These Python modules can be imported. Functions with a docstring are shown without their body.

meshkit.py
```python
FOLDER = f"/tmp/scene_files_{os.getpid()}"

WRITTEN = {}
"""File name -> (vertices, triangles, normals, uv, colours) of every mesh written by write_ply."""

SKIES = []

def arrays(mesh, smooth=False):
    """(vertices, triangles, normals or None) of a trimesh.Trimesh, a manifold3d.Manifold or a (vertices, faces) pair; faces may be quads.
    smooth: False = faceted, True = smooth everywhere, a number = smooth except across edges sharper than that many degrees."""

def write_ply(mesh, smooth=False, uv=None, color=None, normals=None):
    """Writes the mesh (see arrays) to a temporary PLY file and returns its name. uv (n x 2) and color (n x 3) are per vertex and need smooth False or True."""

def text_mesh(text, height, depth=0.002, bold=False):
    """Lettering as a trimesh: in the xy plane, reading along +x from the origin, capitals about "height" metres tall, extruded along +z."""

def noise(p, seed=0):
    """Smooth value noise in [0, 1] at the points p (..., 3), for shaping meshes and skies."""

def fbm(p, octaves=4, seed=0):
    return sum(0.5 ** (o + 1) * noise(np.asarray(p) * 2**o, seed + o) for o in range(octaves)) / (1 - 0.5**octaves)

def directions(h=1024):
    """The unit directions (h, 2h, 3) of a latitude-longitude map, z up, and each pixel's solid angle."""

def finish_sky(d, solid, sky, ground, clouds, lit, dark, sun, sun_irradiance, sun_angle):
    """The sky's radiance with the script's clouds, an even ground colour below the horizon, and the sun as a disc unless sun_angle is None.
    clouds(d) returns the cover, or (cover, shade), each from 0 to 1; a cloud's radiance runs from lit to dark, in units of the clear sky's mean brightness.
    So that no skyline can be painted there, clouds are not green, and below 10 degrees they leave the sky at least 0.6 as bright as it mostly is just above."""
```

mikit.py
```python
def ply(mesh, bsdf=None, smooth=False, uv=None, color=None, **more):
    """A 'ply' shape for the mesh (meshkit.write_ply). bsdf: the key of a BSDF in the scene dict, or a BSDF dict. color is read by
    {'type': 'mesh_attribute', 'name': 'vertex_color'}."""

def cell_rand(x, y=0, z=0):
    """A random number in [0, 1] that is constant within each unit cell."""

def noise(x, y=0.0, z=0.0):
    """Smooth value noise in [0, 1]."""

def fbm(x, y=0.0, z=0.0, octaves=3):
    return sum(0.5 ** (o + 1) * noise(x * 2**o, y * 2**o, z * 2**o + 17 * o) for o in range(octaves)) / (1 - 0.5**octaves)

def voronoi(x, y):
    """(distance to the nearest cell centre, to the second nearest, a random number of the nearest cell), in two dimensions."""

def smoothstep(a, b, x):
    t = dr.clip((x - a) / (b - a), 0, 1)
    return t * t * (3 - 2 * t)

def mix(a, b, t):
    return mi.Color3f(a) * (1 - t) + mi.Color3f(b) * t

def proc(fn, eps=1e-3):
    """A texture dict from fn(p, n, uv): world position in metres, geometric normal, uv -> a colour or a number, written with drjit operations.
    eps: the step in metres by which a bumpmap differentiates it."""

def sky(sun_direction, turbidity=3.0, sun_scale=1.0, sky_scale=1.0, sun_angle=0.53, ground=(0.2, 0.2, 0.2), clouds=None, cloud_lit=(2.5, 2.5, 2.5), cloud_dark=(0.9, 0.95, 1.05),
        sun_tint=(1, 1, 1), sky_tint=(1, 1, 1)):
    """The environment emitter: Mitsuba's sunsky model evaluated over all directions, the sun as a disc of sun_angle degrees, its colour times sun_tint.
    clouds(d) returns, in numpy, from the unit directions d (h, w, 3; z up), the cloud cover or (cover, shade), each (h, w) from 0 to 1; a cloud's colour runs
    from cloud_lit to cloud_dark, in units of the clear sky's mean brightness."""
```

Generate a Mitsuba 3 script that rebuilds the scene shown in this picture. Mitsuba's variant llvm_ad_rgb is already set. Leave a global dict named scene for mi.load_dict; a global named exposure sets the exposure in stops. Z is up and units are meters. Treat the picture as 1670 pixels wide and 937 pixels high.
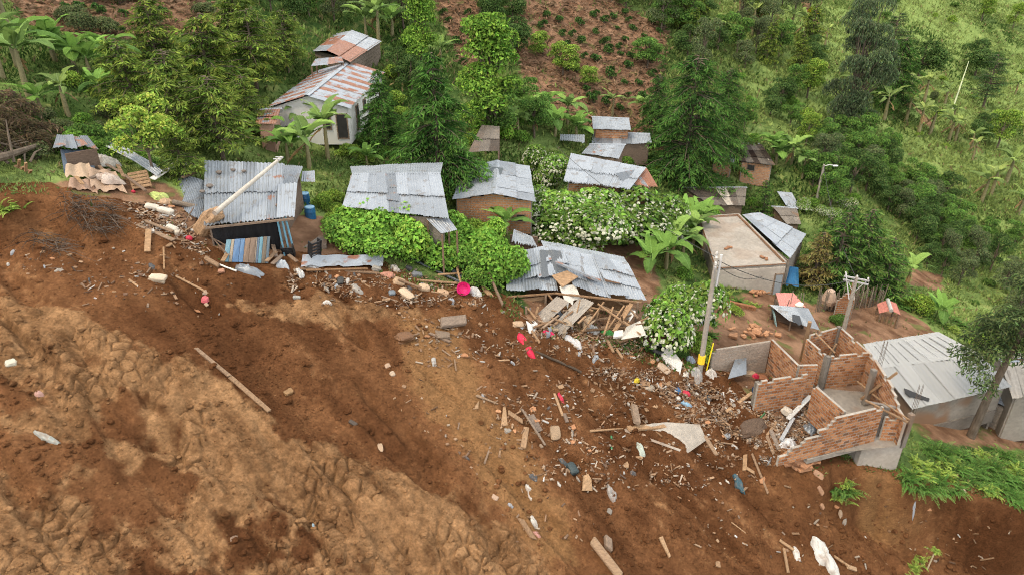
import math, numpy as np, trimesh, mitsuba as mi, mikit
import drjit as dr
from mikit import noise, fbm, voronoi, smoothstep, mix, cell_rand
from meshkit import fbm as nfbm, noise as nnoise
from scipy.interpolate import RBFInterpolator
from scipy.ndimage import map_coordinates
from scipy.spatial import cKDTree

T = mi.ScalarTransform4f
scene, labels = {}, {}

# ------------------------------------------------------------------ camera, sky, exposure
PITCH, FOV = math.radians(27.0), 73.0
CAM = np.array([0.0, 0.0, 30.0])
FW = np.array([0, math.cos(PITCH), -math.sin(PITCH)])
UP = np.array([0, math.sin(PITCH), math.cos(PITCH)])
scene['camera'] = {'type': 'perspective', 'fov': FOV, 'fov_axis': 'x', 'near_clip': 0.5, 'far_clip': 900.0,
                   'to_world': T().look_at(origin=CAM.tolist(), target=(CAM + FW).tolist(), up=[0, 0, 1])}
scene['sky'] = mikit.sky((-0.45, -0.35, 0.82), turbidity=3, sun_scale=0.2, sun_angle=14, clouds=lambda d: 1.0,
                         cloud_lit=(2.5, 2.5, 2.5), sun_tint=(1.0, 0.95, 0.86))
exposure = 3.2

# ------------------------------------------------------------------ helpers
F = 835.0 / math.tan(math.radians(FOV / 2))


def ray(u, v):
    return FW + (u - 835.0) / F * np.array([1.0, 0, 0]) - (v - 468.5) / F * UP


def pd(u, v, d):
    return CAM + d * ray(u, v)


def zp(u, v, z):
    r = ray(u, v)
    return CAM + r * (z - CAM[2]) / r[2]


_used = {}


def name(base):
    n = _used.get(base, 0)
    _used[base] = n + 1
    return base if n == 0 else f'{base}_{n:03d}'


def tag(key, label=None, cat=None, group=None, kind=None):
    d = labels.setdefault(key, {})
    for k, v in (('label', label), ('category', cat), ('group', group), ('kind', kind)):
        if v:
            d[k] = v
    return key


def rotz(a):
    c, s = math.cos(a), math.sin(a)
    return np.array([[c, -s, 0], [s, c, 0], [0, 0, 1.0]])


def unit(v):
    v = np.asarray(v, float)
    return v / (np.linalg.norm(v, axis=-1, keepdims=True) + 1e-12)


def frame(x, up=(0, 0, 1)):
    """Rows to columns: a rotation whose x axis runs along x and whose z axis is as near to up as can be."""
    x = unit(x)
    y = np.cross(up, x)
    if np.linalg.norm(y) < 1e-6:
        y = np.cross([0, 1.0, 0], x)
    y = unit(y)
    return np.stack([x, y, np.cross(x, y)], 1)


class MB:
    """Collects pieces of one mesh: vertices, triangles, a colour and a uv pair (tone, wear) per vertex."""

    def __init__(s):
        s.V, s.F, s.C, s.U, s.n = [], [], [], [], 0

    def add(s, v, f, c=(0.5, 0.5, 0.5), u=(0.5, 0.0)):
        v, f = np.asarray(v, float), np.asarray(f, int)
        if f.ndim == 2 and f.shape[1] == 4:
            f = np.vstack([f[:, [0, 1, 2]], f[:, [0, 2, 3]]])
        s.V.append(v); s.F.append(f + s.n); s.n += len(v)
        s.C.append(np.broadcast_to(np.asarray(c, float), (len(v), 3)))
        s.U.append(np.broadcast_to(np.asarray(u, float), (len(v), 2)))
        return s

    def box(s, c, size, R=None, col=(0.5, 0.5, 0.5), u=(0.5, 0), bev=0.0):
        v, f = box_vf(size, bev)
        if R is not None:
            v = v @ np.asarray(R).T
        return s.add(v + np.asarray(c, float), f, col, u)

    def bar(s, a, b, w, h, col=(0.5, 0.5, 0.5), u=(0.5, 0), up=(0, 0, 1), bev=0.0):
        a, b = np.asarray(a, float), np.asarray(b, float)
        return s.box((a + b) / 2, (np.linalg.norm(b - a), w, h), frame(b - a, up), col, u, bev)

    def tube(s, p, r, sides=6, col=(0.5, 0.5, 0.5), u=(0.5, 0), cap=True):
        p = np.asarray(p, float)
        r = np.broadcast_to(np.asarray(r, float), (len(p),))
        t = unit(np.gradient(p, axis=0))
        a = np.cross(t, np.where(np.abs(t[:, 2:]) < 0.9, [0, 0, 1.0], [1.0, 0, 0]))
        a = unit(a); b = np.cross(t, a)
        th = np.arange(sides) * 2 * np.pi / sides
        v = (p[:, None] + r[:, None, None] * (np.cos(th)[None, :, None] * a[:, None] + np.sin(th)[None, :, None] * b[:, None])).reshape(-1, 3)
        i, j = np.meshgrid(np.arange(len(p) - 1), np.arange(sides), indexing='ij')
        q = np.stack([i * sides + j, i * sides + (j + 1) % sides, (i + 1) * sides + (j + 1) % sides, (i + 1) * sides + j], -1).reshape(-1, 4)
        s.add(v, q, col, u)
        if cap:
            for e, o in ((0, -1), (len(p) - 1, 1)):
                k = np.arange(sides)
                f = np.stack([np.full(sides, sides), k, (k + 1) % sides][::1 if o > 0 else -1], 1)
                s.add(np.vstack([v[e * sides:(e + 1) * sides], p[e]]), f, col if np.ndim(col) == 1 else col[0], u)
        return s

    def mesh(s):
        return np.vstack(s.V), np.vstack(s.F), np.vstack(s.C), np.vstack(s.U)

    def shape(s, bsdf, smooth=False):
        v, f, c, u = s.mesh()
        return mikit.ply(trimesh.Trimesh(v, f, process=False), bsdf, smooth=smooth, uv=u, color=np.clip(c, 0, 1))

    def build(s, key, bsdf, smooth=False):
        assert key not in scene, key
        scene[key] = s.shape(bsdf, smooth)
        return key


_CF = np.array([[0, 1, 3], [0, 3, 2], [4, 6, 7], [4, 7, 5], [0, 4, 5], [0, 5, 1], [2, 3, 7], [2, 7, 6], [0, 2, 6], [0, 6, 4], [1, 5, 7], [1, 7, 3]])


def box_vf(size, bev=0.0):
    sx, sy, sz = np.asarray(size, float) / 2
    if bev <= 0:
        return np.array([[x, y, z] for x in (-sx, sx) for y in (-sy, sy) for z in (-sz, sz)]), _CF
    pts = []
    for x in (-1, 1):
        for y in (-1, 1):
            for z in (-1, 1):
                pts += [[x * (sx - bev), y * (sy - bev), z * sz], [x * (sx - bev), y * sy, z * (sz - bev)], [x * sx, y * (sy - bev), z * (sz - bev)]]
    h = trimesh.convex.convex_hull(np.array(pts))
    return np.array(h.vertices), np.array(h.faces)


def grid(nu, nv):
    i, j = np.meshgrid(np.arange(nu - 1), np.arange(nv - 1), indexing='ij')
    return np.stack([i * nv + j, (i + 1) * nv + j, (i + 1) * nv + j + 1, i * nv + j + 1], -1).reshape(-1, 4)


def inside(poly, x, y):
    """Signed distance to a polygon, positive inside."""
    p = np.asarray(poly, float); q = np.roll(p, -1, 0)
    x, y = np.asarray(x, float), np.asarray(y, float)
    d, ins = np.full(x.shape, 1e18), np.zeros(x.shape, bool)
    for (ax, ay), (bx, by) in zip(p, q):
        ex, ey = bx - ax, by - ay
        t = np.clip(((x - ax) * ex + (y - ay) * ey) / (ex * ex + ey * ey + 1e-12), 0, 1)
        d = np.minimum(d, (x - ax - t * ex) ** 2 + (y - ay - t * ey) ** 2)
        c = (ay > y) != (by > y)
        with np.errstate(divide='ignore', invalid='ignore'):
            ins ^= c & (x < (bx - ax) * (y - ay) / (by - ay + 1e-18) + ax)
    return np.sqrt(d) * np.where(ins, 1, -1)


def sst(a, b, x):
    t = np.clip((x - a) / (b - a), 0, 1)
    return t * t * (3 - 2 * t)


# ------------------------------------------------------------------ materials
def ref(k):
    return {'type': 'ref', 'id': k}


ATTR = {'type': 'mesh_attribute', 'name': 'vertex_color'}
W = lambda *c: np.array(c, float)


def two(b):
    return {'type': 'twosided', 'bsdf': b}


def tin_fn(p, n, uv):
    t, w = uv.x, uv.y
    a = fbm(p.x * 0.9 + 31 * t, p.y * 0.9, p.z * 0.9, 3)
    s = fbm(p.x * 5.0, p.y * 2.2 + 17 * t, p.z * 2.0, 3)
    c = mix((0.105, 0.121, 0.139), (0.228, 0.255, 0.286), smoothstep(0.2, 0.8, t * 0.75 + a * 0.3))
    c = c * (0.91 + 0.18 * s) * (0.80 + 0.4 * fbm(p.x * 0.55 + 9, p.y * 0.55, 3.0 + 7 * t, 3))
    spots = smoothstep(0.62, 0.72, fbm(p.x * 3.1 + 7, p.y * 3.1, p.z * 3.1, 3))
    c = mix(c, mi.Color3f(0.13, 0.12, 0.11), spots * 0.6)
    rust = smoothstep(-0.07, 0.07, w * 1.1 - fbm(p.x * 1.6 + 50 * t, p.y * 1.6, p.z * 3.0, 4) - 0.05)
    rc = mix((0.13, 0.045, 0.022), (0.24, 0.105, 0.055), s)
    return mix(c, rc, dr.clip(rust, 0, 1))


scene['tin'] = two({'type': 'principled', 'base_color': mikit.proc(tin_fn), 'roughness': 0.42, 'metallic': 0.25, 'specular': 0.5})


def wood_fn(p, n, uv):
    t, w = uv.x, uv.y
    g = fbm(p.x * 9 + 40 * t, p.y * 9, p.z * 30, 3)
    c = mix((0.10, 0.05, 0.025), (0.31, 0.20, 0.115), t)
    c = mix(c, mi.Color3f(0.17, 0.155, 0.14), w)
    return c * (0.6 + 0.75 * g)


scene['wood'] = two({'type': 'diffuse', 'reflectance': mikit.proc(wood_fn)})


def brick_fn(p, n, uv):
    t = uv.x
    c = mix((0.21, 0.083, 0.034), (0.44, 0.228, 0.118), t)
    c = mix(c, mi.Color3f(0.15, 0.085, 0.055), smoothstep(0.8, 0.95, t))
    c = mix(c, mi.Color3f(0.27, 0.24, 0.205), uv.y)
    d = fbm(p.x * 14, p.y * 14, p.z * 14, 3)
    e = fbm(p.x * 1.3 + 5, p.y * 1.3, p.z * 1.3, 3)
    return c * (0.7 + 0.55 * d) * (0.8 + 0.4 * e)


scene['brick_clay'] = two({'type': 'diffuse', 'reflectance': mikit.proc(brick_fn)})


def concrete_fn(p, n, uv):
    c = mix((0.13, 0.115, 0.10), (0.335, 0.305, 0.265), uv.x)
    a = fbm(p.x * 0.8 + 9, p.y * 0.8, p.z * 0.8, 4)
    b = fbm(p.x * 7, p.y * 7, p.z * 7, 3)
    c = c * (0.65 + 0.5 * a) * (0.8 + 0.4 * b)
    st = smoothstep(0.52, 0.68, fbm(p.x * 0.55 + 3, p.y * 0.55 + 8, p.z * 0.4, 3))
    return mix(c, mi.Color3f(0.19, 0.112, 0.068), st * uv.y)


scene['concrete'] = two({'type': 'diffuse', 'reflectance': mikit.proc(concrete_fn)})


def bark_fn(p, n, uv):
    c = mix((0.045, 0.033, 0.024), (0.20, 0.165, 0.13), uv.x)
    return c * (0.55 + 0.8 * fbm(p.x * 8, p.y * 8, p.z * 2.5, 3))


scene['bark'] = two({'type': 'diffuse', 'reflectance': mikit.proc(bark_fn)})
scene['leaf'] = {'type': 'principledthin', 'base_color': ATTR, 'roughness': 0.55, 'diff_trans': 0.55, 'spec_trans': 0.0, 'eta': 1.35}
scene['paint'] = two({'type': 'principled', 'base_color': ATTR, 'roughness': 0.6, 'specular': 0.35})
scene['gloss'] = two({'type': 'principled', 'base_color': ATTR, 'roughness': 0.3, 'specular': 0.5})


def dirty_fn(p, n, uv):
    """A grimy multiplier, and mud where uv.y says so."""
    return 0.7 + 0.5 * fbm(p.x * 4, p.y * 4, p.z * 4, 4)


def soil_fn(p, n, uv):
    d, k = uv.x, uv.y            # dryness, hue
    a = fbm(p.x * 0.45, p.y * 0.45, 0.0, 4)
    b = fbm(p.x * 3.0, p.y * 3.0, p.z * 3.0, 4)
    e = fbm(p.x * 17, p.y * 17, p.z * 17, 2)
    fx, fy = p.x * 0.78 - p.y * 0.62, p.x * 0.62 + p.y * 0.78
    st = fbm(fx * 0.30, fy * 1.7, p.z * 0.5, 4)
    wet = mix((0.063, 0.0275, 0.0125), (0.128, 0.0605, 0.0275), smoothstep(0.3, 0.7, a * 0.3 + st * 0.35 + k * 0.45))
    wet = mix(wet, mi.Color3f(0.168, 0.093, 0.041), smoothstep(0.62, 1.0, k) * 0.8)
    dry = mix((0.118, 0.0630, 0.030), (0.215, 0.123, 0.0605), smoothstep(0.3, 0.7, b * 0.35 + st * 0.65))
    c = mix(wet, dry, smoothstep(0.15, 0.85, d + (b - 0.5) * 0.8 + (a - 0.5) * 0.6 + (st - 0.5) * 0.8))
    e2 = fbm(p.x * 7.0 + 3, p.y * 7.0, p.z * 7.0, 3)
    return c * (0.70 + 0.5 * b) * (0.58 + 0.84 * e) * (0.75 + 0.5 * e2)


scene['soil'] = two({'type': 'diffuse', 'reflectance': mikit.proc(soil_fn)})


def turf_fn(p, n, uv):
    s, k = uv.x, uv.y            # bare soil, lushness
    a = fbm(p.x * 0.12, p.y * 0.12, 0.0, 4)
    b = fbm(p.x * 1.1, p.y * 1.1, p.z * 1.1, 4)
    e = fbm(p.x * 6, p.y * 6, p.z * 6, 3)
    g = mix((0.030, 0.058, 0.016), (0.155, 0.215, 0.066), smoothstep(0.25, 0.75, a * 0.6 + b * 0.4 + k - 0.5))
    g = mix(g, mi.Color3f(0.19, 0.18, 0.07), smoothstep(0.55, 0.8, b) * 0.45)
    r = mix((0.105, 0.058, 0.035), (0.20, 0.120, 0.075), smoothstep(0.25, 0.75, b))
    r = mix(r, mi.Color3f(0.09, 0.10, 0.035), smoothstep(0.62, 0.75, fbm(p.x * 0.9 + 40, p.y * 0.9, 0.0, 3)) * 0.8)
    c = mix(g, r, smoothstep(0.35, 0.65, s + (b - 0.5) * 0.9))
    return c * (0.6 + 0.5 * e + 0.3 * b)


scene['turf'] = two({'type': 'diffuse', 'reflectance': mikit.proc(turf_fn)})

# ------------------------------------------------------------------ the ground
plane = lambda u, v: 0.0178 - 1.62e-5 * u + 4.72e-5 * v
OFF = [(0, 4, 4), (-30, 4, 14), (30, 4, -4), (-60, 20, 25), (-62, 60, 32), (-80, 100, 40), (0, 165, 40), (60, 200, 40), (160, 230, 34), (190, 120, 6),
       (120, 45, -6), (70, 15, -8), (-30, 140, 42), (60, -40, -12), (-40, -40, 4), (-110, 0, 22), (-110, 200, 55), (230, 240, 45), (240, 0, -8), (0, -60, 0)]
sh = [(u, v, plane(u, v)) for u, v in ((480, 430), (1410, 750), (1230, 470), (0, 320), (800, 490), (1160, 600), (1670, 830), (560, 215), (250, 380), (640, 440), (950, 540),
                                       (1000, 350), (1300, 720), (1300, 560), (1200, 400), (300, 250), (700, 300), (1500, 700), (900, 300))]
sh += [(0, 0, .018), (250, 0, .016), (500, 0, .0125), (835, 0, .0115), (870, 170, .0154), (1250, 0, .009), (1670, 0, .006), (1670, 200, .0085), (1450, 150, .0095),
       (1300, 250, .0135), (1600, 400, .012), (1550, 480, .0155), (1600, 560, .0195), (1670, 700, .0235), (1000, 230, .0133), (1200, 330, .0140), (1100, 120, .0118), (640, 100, .0138), (570, 70, .0126)]
sl = [(0, 440, .034), (0, 600, .039), (0, 760, .044), (0, 937, .0485), (400, 480, .0325), (800, 520, .0285), (1100, 630, .0285), (1250, 745, .0300), (1430, 810, .0285),
      (1670, 850, .027), (400, 937, .044), (835, 937, .039), (1250, 937, .0335), (1670, 937, .0285), (835, 720, .0335), (400, 700, .0385), (1100, 780, .0318),
      (200, 430, .0335), (600, 500, .0305), (960, 590, .0283)]


def rbf(pts, off):
    w = np.array([pd(u, v, 1 / d) for u, v, d in pts] + [list(o) for o in off], float)
    r = RBFInterpolator(w[:, :2], w[:, 2], kernel='linear', smoothing=0.3)
    return lambda x, y: r(np.stack([np.ravel(x), np.ravel(y)], 1)).reshape(np.shape(x))


X0, Y0, CS, NX, NY = -110.0, -55.0, 0.5, 760, 620
gx, gy = X0 + CS * np.arange(NX), Y0 + CS * np.arange(NY)
_cx, _cy = np.meshgrid(X0 + 2.5 * np.arange(NX // 5 + 1), Y0 + 2.5 * np.arange(NY // 5 + 1), indexing='ij')


def fill(fn):
    from scipy.ndimage import gaussian_filter
    c = gaussian_filter(fn(_cx, _cy), 0.8)
    return c


SG, LG = fill(rbf(sh, OFF)), fill(rbf(sl + [s for s in sh if 0], [o for o in OFF] + [(-40, 30, 21), (-32, 22, 17), (45, 25, -2)]))


def look_up(G, x, y, cs):
    return map_coordinates(G, [(np.ravel(x) - X0) / cs, (np.ravel(y) - Y0) / cs], order=1, mode='nearest').reshape(np.shape(x))


def look3(G, x, y):
    return map_coordinates(G, [(np.ravel(x) - X0) / 2.5, (np.ravel(y) - Y0) / 2.5], order=3, mode='nearest').reshape(np.shape(x))


def meet(u, v, H):
    """Where the sight line through a pixel of the photograph meets the height function H."""
    u, v = np.broadcast_arrays(np.asarray(u, float), np.asarray(v, float))
    d = FW + (u[..., None] - 835.0) / F * np.array([1.0, 0, 0]) - (v[..., None] - 468.5) / F * UP
    t = np.geomspace(10, 330, 420)
    p = CAM + d[..., None, :] * t[:, None]
    g = p[..., 2] - H(p[..., 0], p[..., 1])
    k = np.argmax(g < 0, -1)
    k = np.where((g < 0).any(-1), np.maximum(k, 1), 419)
    g0, g1 = np.take_along_axis(g, k[..., None] - 1, -1)[..., 0], np.take_along_axis(g, k[..., None], -1)[..., 0]
    tt = t[k - 1] + (t[k] - t[k - 1]) * g0 / (g0 - g1 + 1e-12)
    return CAM + d * tt[..., None]


Hs = lambda x, y: look3(SG, x, y)
EDGE_PX = [(-160, 325), (0, 322), (60, 318), (120, 330), (190, 348), (250, 388), (332, 414), (350, 428), (420, 436), (500, 433), (600, 448), (700, 482), (800, 495), (860, 543), (960, 566), (1080, 596),
           (1160, 610), (1205, 660), (1270, 735), (1330, 772), (1400, 762), (1440, 766), (1480, 790), (1560, 802), (1670, 835), (1800, 880)]
_e = meet([p[0] for p in EDGE_PX], [p[1] for p in EDGE_PX], Hs)[:, :2]
SLIDE = np.vstack([[-70, 30], _e, [60, 20], [60, -55], [-70, -55]])
_ix, _iy = np.meshgrid(gx, gy, indexing='ij')


def poly_px(pts):
    return meet([p[0] for p in pts], [p[1] for p in pts], H0)[:, :2]


def edge_sd(x, y):
    return inside(SLIDE, x, y) + 0.9 * (nfbm(np.stack([x * 0.5, y * 0.5, x * 0], -1), 3, 5) - 0.5) * 2


def H0(x, y):
    """Ground without its fine relief."""
    x, y = np.asarray(x, float), np.asarray(y, float)
    m = sst(-0.15, 1.0, edge_sd(x, y))
    s = look3(SG, x, y)
    return s * (1 - m) + np.minimum(look3(LG, x, y), s - 0.45) * m


def relief(x, y, fine=True):
    """(height, dryness, hue) of the slide's own relief."""
    q = np.stack([x, y, x * 0], -1)
    sd = edge_sd(x, y)
    m = sst(0.0, 1.0, sd)
    wob = (nfbm(q * 0.35, 4, 11) - 0.5) + 0.55 * (nfbm(q * 1.7, 3, 12) - 0.5)
    dry = np.full(x.shape, -9.0)
    for pl in DRY:
        dry = np.maximum(dry, inside(pl, x, y))
    for pl, k in DARK:
        dry = np.minimum(dry, -inside(pl, x, y) * 1.0 + 0.0)
    dry = dry + wob * 3.0
    D = sst(-0.7, 0.6, dry)
    h = m * (0.9 * (nfbm(q * 0.22, 4, 3) - 0.5) + 0.16 * (nfbm(q * 0.9, 3, 4) - 0.5))
    band = sst(-1.2, 1.0, dry)
    h = h + m * 0.16 * band
    # gullies that follow the flow, down and to the right
    fl = x * 0.50 - y * 0.0
    fx, fy = x * 0.78 - y * 0.62, x * 0.62 + y * 0.78
    gul = nfbm(np.stack([fx * 0.22, fy * 0.9, x * 0], -1), 3, 21)
    h = h - m * 0.42 * sst(0.52, 0.75, gul)
    for (pl, dp, wd) in FURROW:
        dd = np.full(x.shape, 1e9)
        for (ax, ay), (bx, by) in zip(pl[:-1], pl[1:]):
            t = np.clip(((x - ax) * (bx - ax) + (y - ay) * (by - ay)) / ((bx - ax) ** 2 + (by - ay) ** 2), 0, 1)
            dd = np.minimum(dd, np.hypot(x - ax - t * (bx - ax), y - ay - t * (by - ay)))
        dd = np.abs(dd + 0.5 * wob)
        h = h - m * 0.6 * dp * np.exp(-(dd / wd) ** 2) + m * dp * 0.25 * np.exp(-((dd - 2.2 * wd) / wd) ** 2)
    hue = np.clip(0.32 + 0.5 * (nfbm(q * 1.1, 3, 24) - 0.5) + 1.0 * (nfbm(np.stack([fx * 0.12, fy * 0.45, x * 0], -1), 3, 23) - 0.5), 0, 1)
    for pl, k in HUE:
        hue = np.maximum(hue, k * sst(-1.2, 1.5, inside(pl, x, y) + wob * 2))
    if fine:
        rng = np.random.default_rng(4)

        def worley(s, seed):
            r = np.random.default_rng(seed)
            n = int(78 * 30 / s ** 2)
            pts = np.stack([r.uniform(-33, 45, n), r.uniform(8, 38, n)], 1)
            wv = 0.10 * s * (np.stack([nnoise(q * 3 / s * 0.4, 1), nnoise(q * 3 / s * 0.4, 2)], -1) - 0.5)
            d, _ = cKDTree(pts).query(np.stack([x, y], -1) + wv, k=2, workers=-1)
            return d[:, 0] / s, d[:, 1] / s
        rough = sst(0.40, 0.62, nfbm(q * 0.3, 3, 31))
        a1, a2 = worley(0.46, 1); b1, b2 = worley(0.24, 2); c1, c2 = worley(1.5, 3)
        crack = np.minimum(sst(0.03, 0.24, a2 - a1), sst(0.01, 0.09, c2 - c1))
        ck = sst(0.45, 0.55, nfbm(q * 0.5, 2, 37))
        h = h + m * D * (-0.17 * (1 - crack) * (0.25 + 0.75 * ck) + 0.012 * (0.5 - a1) + 0.02 * (0.5 - b1))
        lumps = (0.06 * np.clip(0.75 - a1, 0, 1) ** 1.3 + 0.10 * np.clip(0.8 - b1, 0, 1)) * rough
        h = h + m * lumps * (0.35 + 0.65 * sst(-3.5, 0.5, dry))
        h = h + m * (0.10 * (nfbm(q * 5, 3, 41) - 0.5) * (0.25 + rough) + 0.07 * (nfbm(q * 2.2, 3, 42) - 0.5))
        bank = np.exp(-((sd - 0.9) / 1.1) ** 2)
        h = h + bank * 0.45 * (nfbm(q * 1.4, 4, 43) - 0.5)
    return h, np.where(m > 0.2, D, 0.0), hue


DRY = [poly_px(p) for p in ([(-60, 480), (60, 478), (150, 530), (200, 570), (270, 606), (350, 600), (420, 640), (500, 690), (570, 730), (640, 785), (700, 815), (760, 855), (830, 905), (880, 960), (-60, 960)],
                            [(330, 500), (440, 506), (600, 500), (680, 508), (560, 520), (440, 518)])]
DARK = [(poly_px(p), 1) for p in ([(150, 640), (235, 650), (258, 695), (225, 705), (165, 690)], [(-80, 600), (60, 615), (110, 660), (70, 690), (-80, 680)],
                                  [(-60, 690), (90, 690), (175, 740), (110, 765), (60, 800), (-60, 800)], [(120, 740), (240, 735), (300, 790), (310, 850), (230, 880), (130, 850)],
                                  [(330, 840), (420, 830), (500, 890), (490, 937), (380, 937)], [(118, 560), (140, 560), (165, 600), (150, 612), (125, 590)], [(255, 668), (275, 672), (288, 705), (270, 712)])]
HUE = [(poly_px(p), k) for p, k in (([(620, 500), (760, 500), (800, 600), (870, 720), (960, 860), (1000, 960), (880, 960), (800, 840), (700, 740), (640, 620)], 0.95),
                                    ([(25, 330), (110, 335), (120, 395), (60, 400)], 1.0), ([(1370, 750), (1450, 765), (1520, 860), (1480, 920), (1400, 880)], 0.95),
                                    ([(430, 620), (560, 640), (640, 700), (560, 720), (450, 680)], 0.75), ([(140, 400), (260, 400), (280, 450), (150, 440)], 0.7))]

FURROW = [(poly_px(p), d, w) for p, d, w in (([(250, 700), (345, 748), (375, 778), (425, 788), (490, 818), (560, 860)], .55, .38), ([(118, 545), (150, 605)], .5, .35), ([(285, 615), (245, 655)], .35, .3),
                                           ([(400, 560), (480, 640), (600, 740), (700, 800)], .35, .6), ([(860, 640), (960, 780), (1040, 900)], .3, .7), ([(20, 690), (120, 705)], .4, .4))]


def hill_bits(x, y):
    q = np.stack([x, y, x * 0], -1)
    far = sst(30, 70, y)
    return far * (2.2 * (nfbm(q * 0.045, 3, 51) - 0.5)) + (0.3 + 0.5 * far) * (nfbm(q * 0.35, 3, 52) - 0.5)


def H(x, y):
    x, y = np.asarray(x, float), np.asarray(y, float)
    sh_ = np.shape(x)
    x, y = np.ravel(x), np.ravel(y)
    near = (edge_sd(x, y) > -0.5)
    z = H0(x, y)
    calm = 1 - sst(-0.5, 0.8, edge_sd(x, y))
    z = z + calm * hill_bits(x, y)
    return z.reshape(sh_)


CG = None
def _cache():
    global CG
    g = np.empty((NX, NY)); g[:] = H(_ix, _iy)
    hh, _, _ = relief(_ix.ravel(), _iy.ravel(), False)
    CG = g + hh.reshape(NX, NY)


_cache()
Hf = lambda x, y: look_up(CG, x, y, CS)


def G(u, v):
    """The point of the ground under a pixel of the photograph."""
    return meet(u, v, Hf)


BARE = [poly_px([(1486, 170), (1494, 170), (1528, 210), (1518, 212)]), poly_px([(1305, 5), (1318, 5), (1336, 42), (1324, 44)])] + [poly_px([(1150, 560), (1260, 545), (1370, 525), (1440, 580), (1490, 680), (1280, 745), (1200, 680)])] + [poly_px(p) for p in ([(85, 300), (190, 285), (280, 300), (300, 350), (100, 340)],)] + [poly_px(p) for p in ([(700, -20), (770, -20), (790, 60), (800, 130), (780, 150), (740, 70)], [(830, -20), (980, -10), (1090, 50), (1070, 130), (1060, 200), (1090, 250), (960, 210), (900, 190), (850, 120), (840, 60)],
                             [(20, 0), (330, -20), (360, 60), (230, 70), (100, 60), (50, 40)], [(1130, 480), (1260, 480), (1340, 505), (1440, 500), (1530, 545), (1500, 570), (1400, 560), (1340, 640), (1210, 640), (1130, 600)],
                             [(180, 320), (280, 300), (350, 380), (470, 350), (560, 360), (620, 440), (500, 470), (330, 450)], [(840, 380), (1060, 400), (1100, 560), (860, 540)], [(1310, 500), (1420, 470), (1550, 560), (1400, 600)], [(1490, 440), (1540, 450), (1530, 480), (1480, 470)],
                             [(1480, 660), (1670, 650), (1700, 740), (1500, 720)])]


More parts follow.
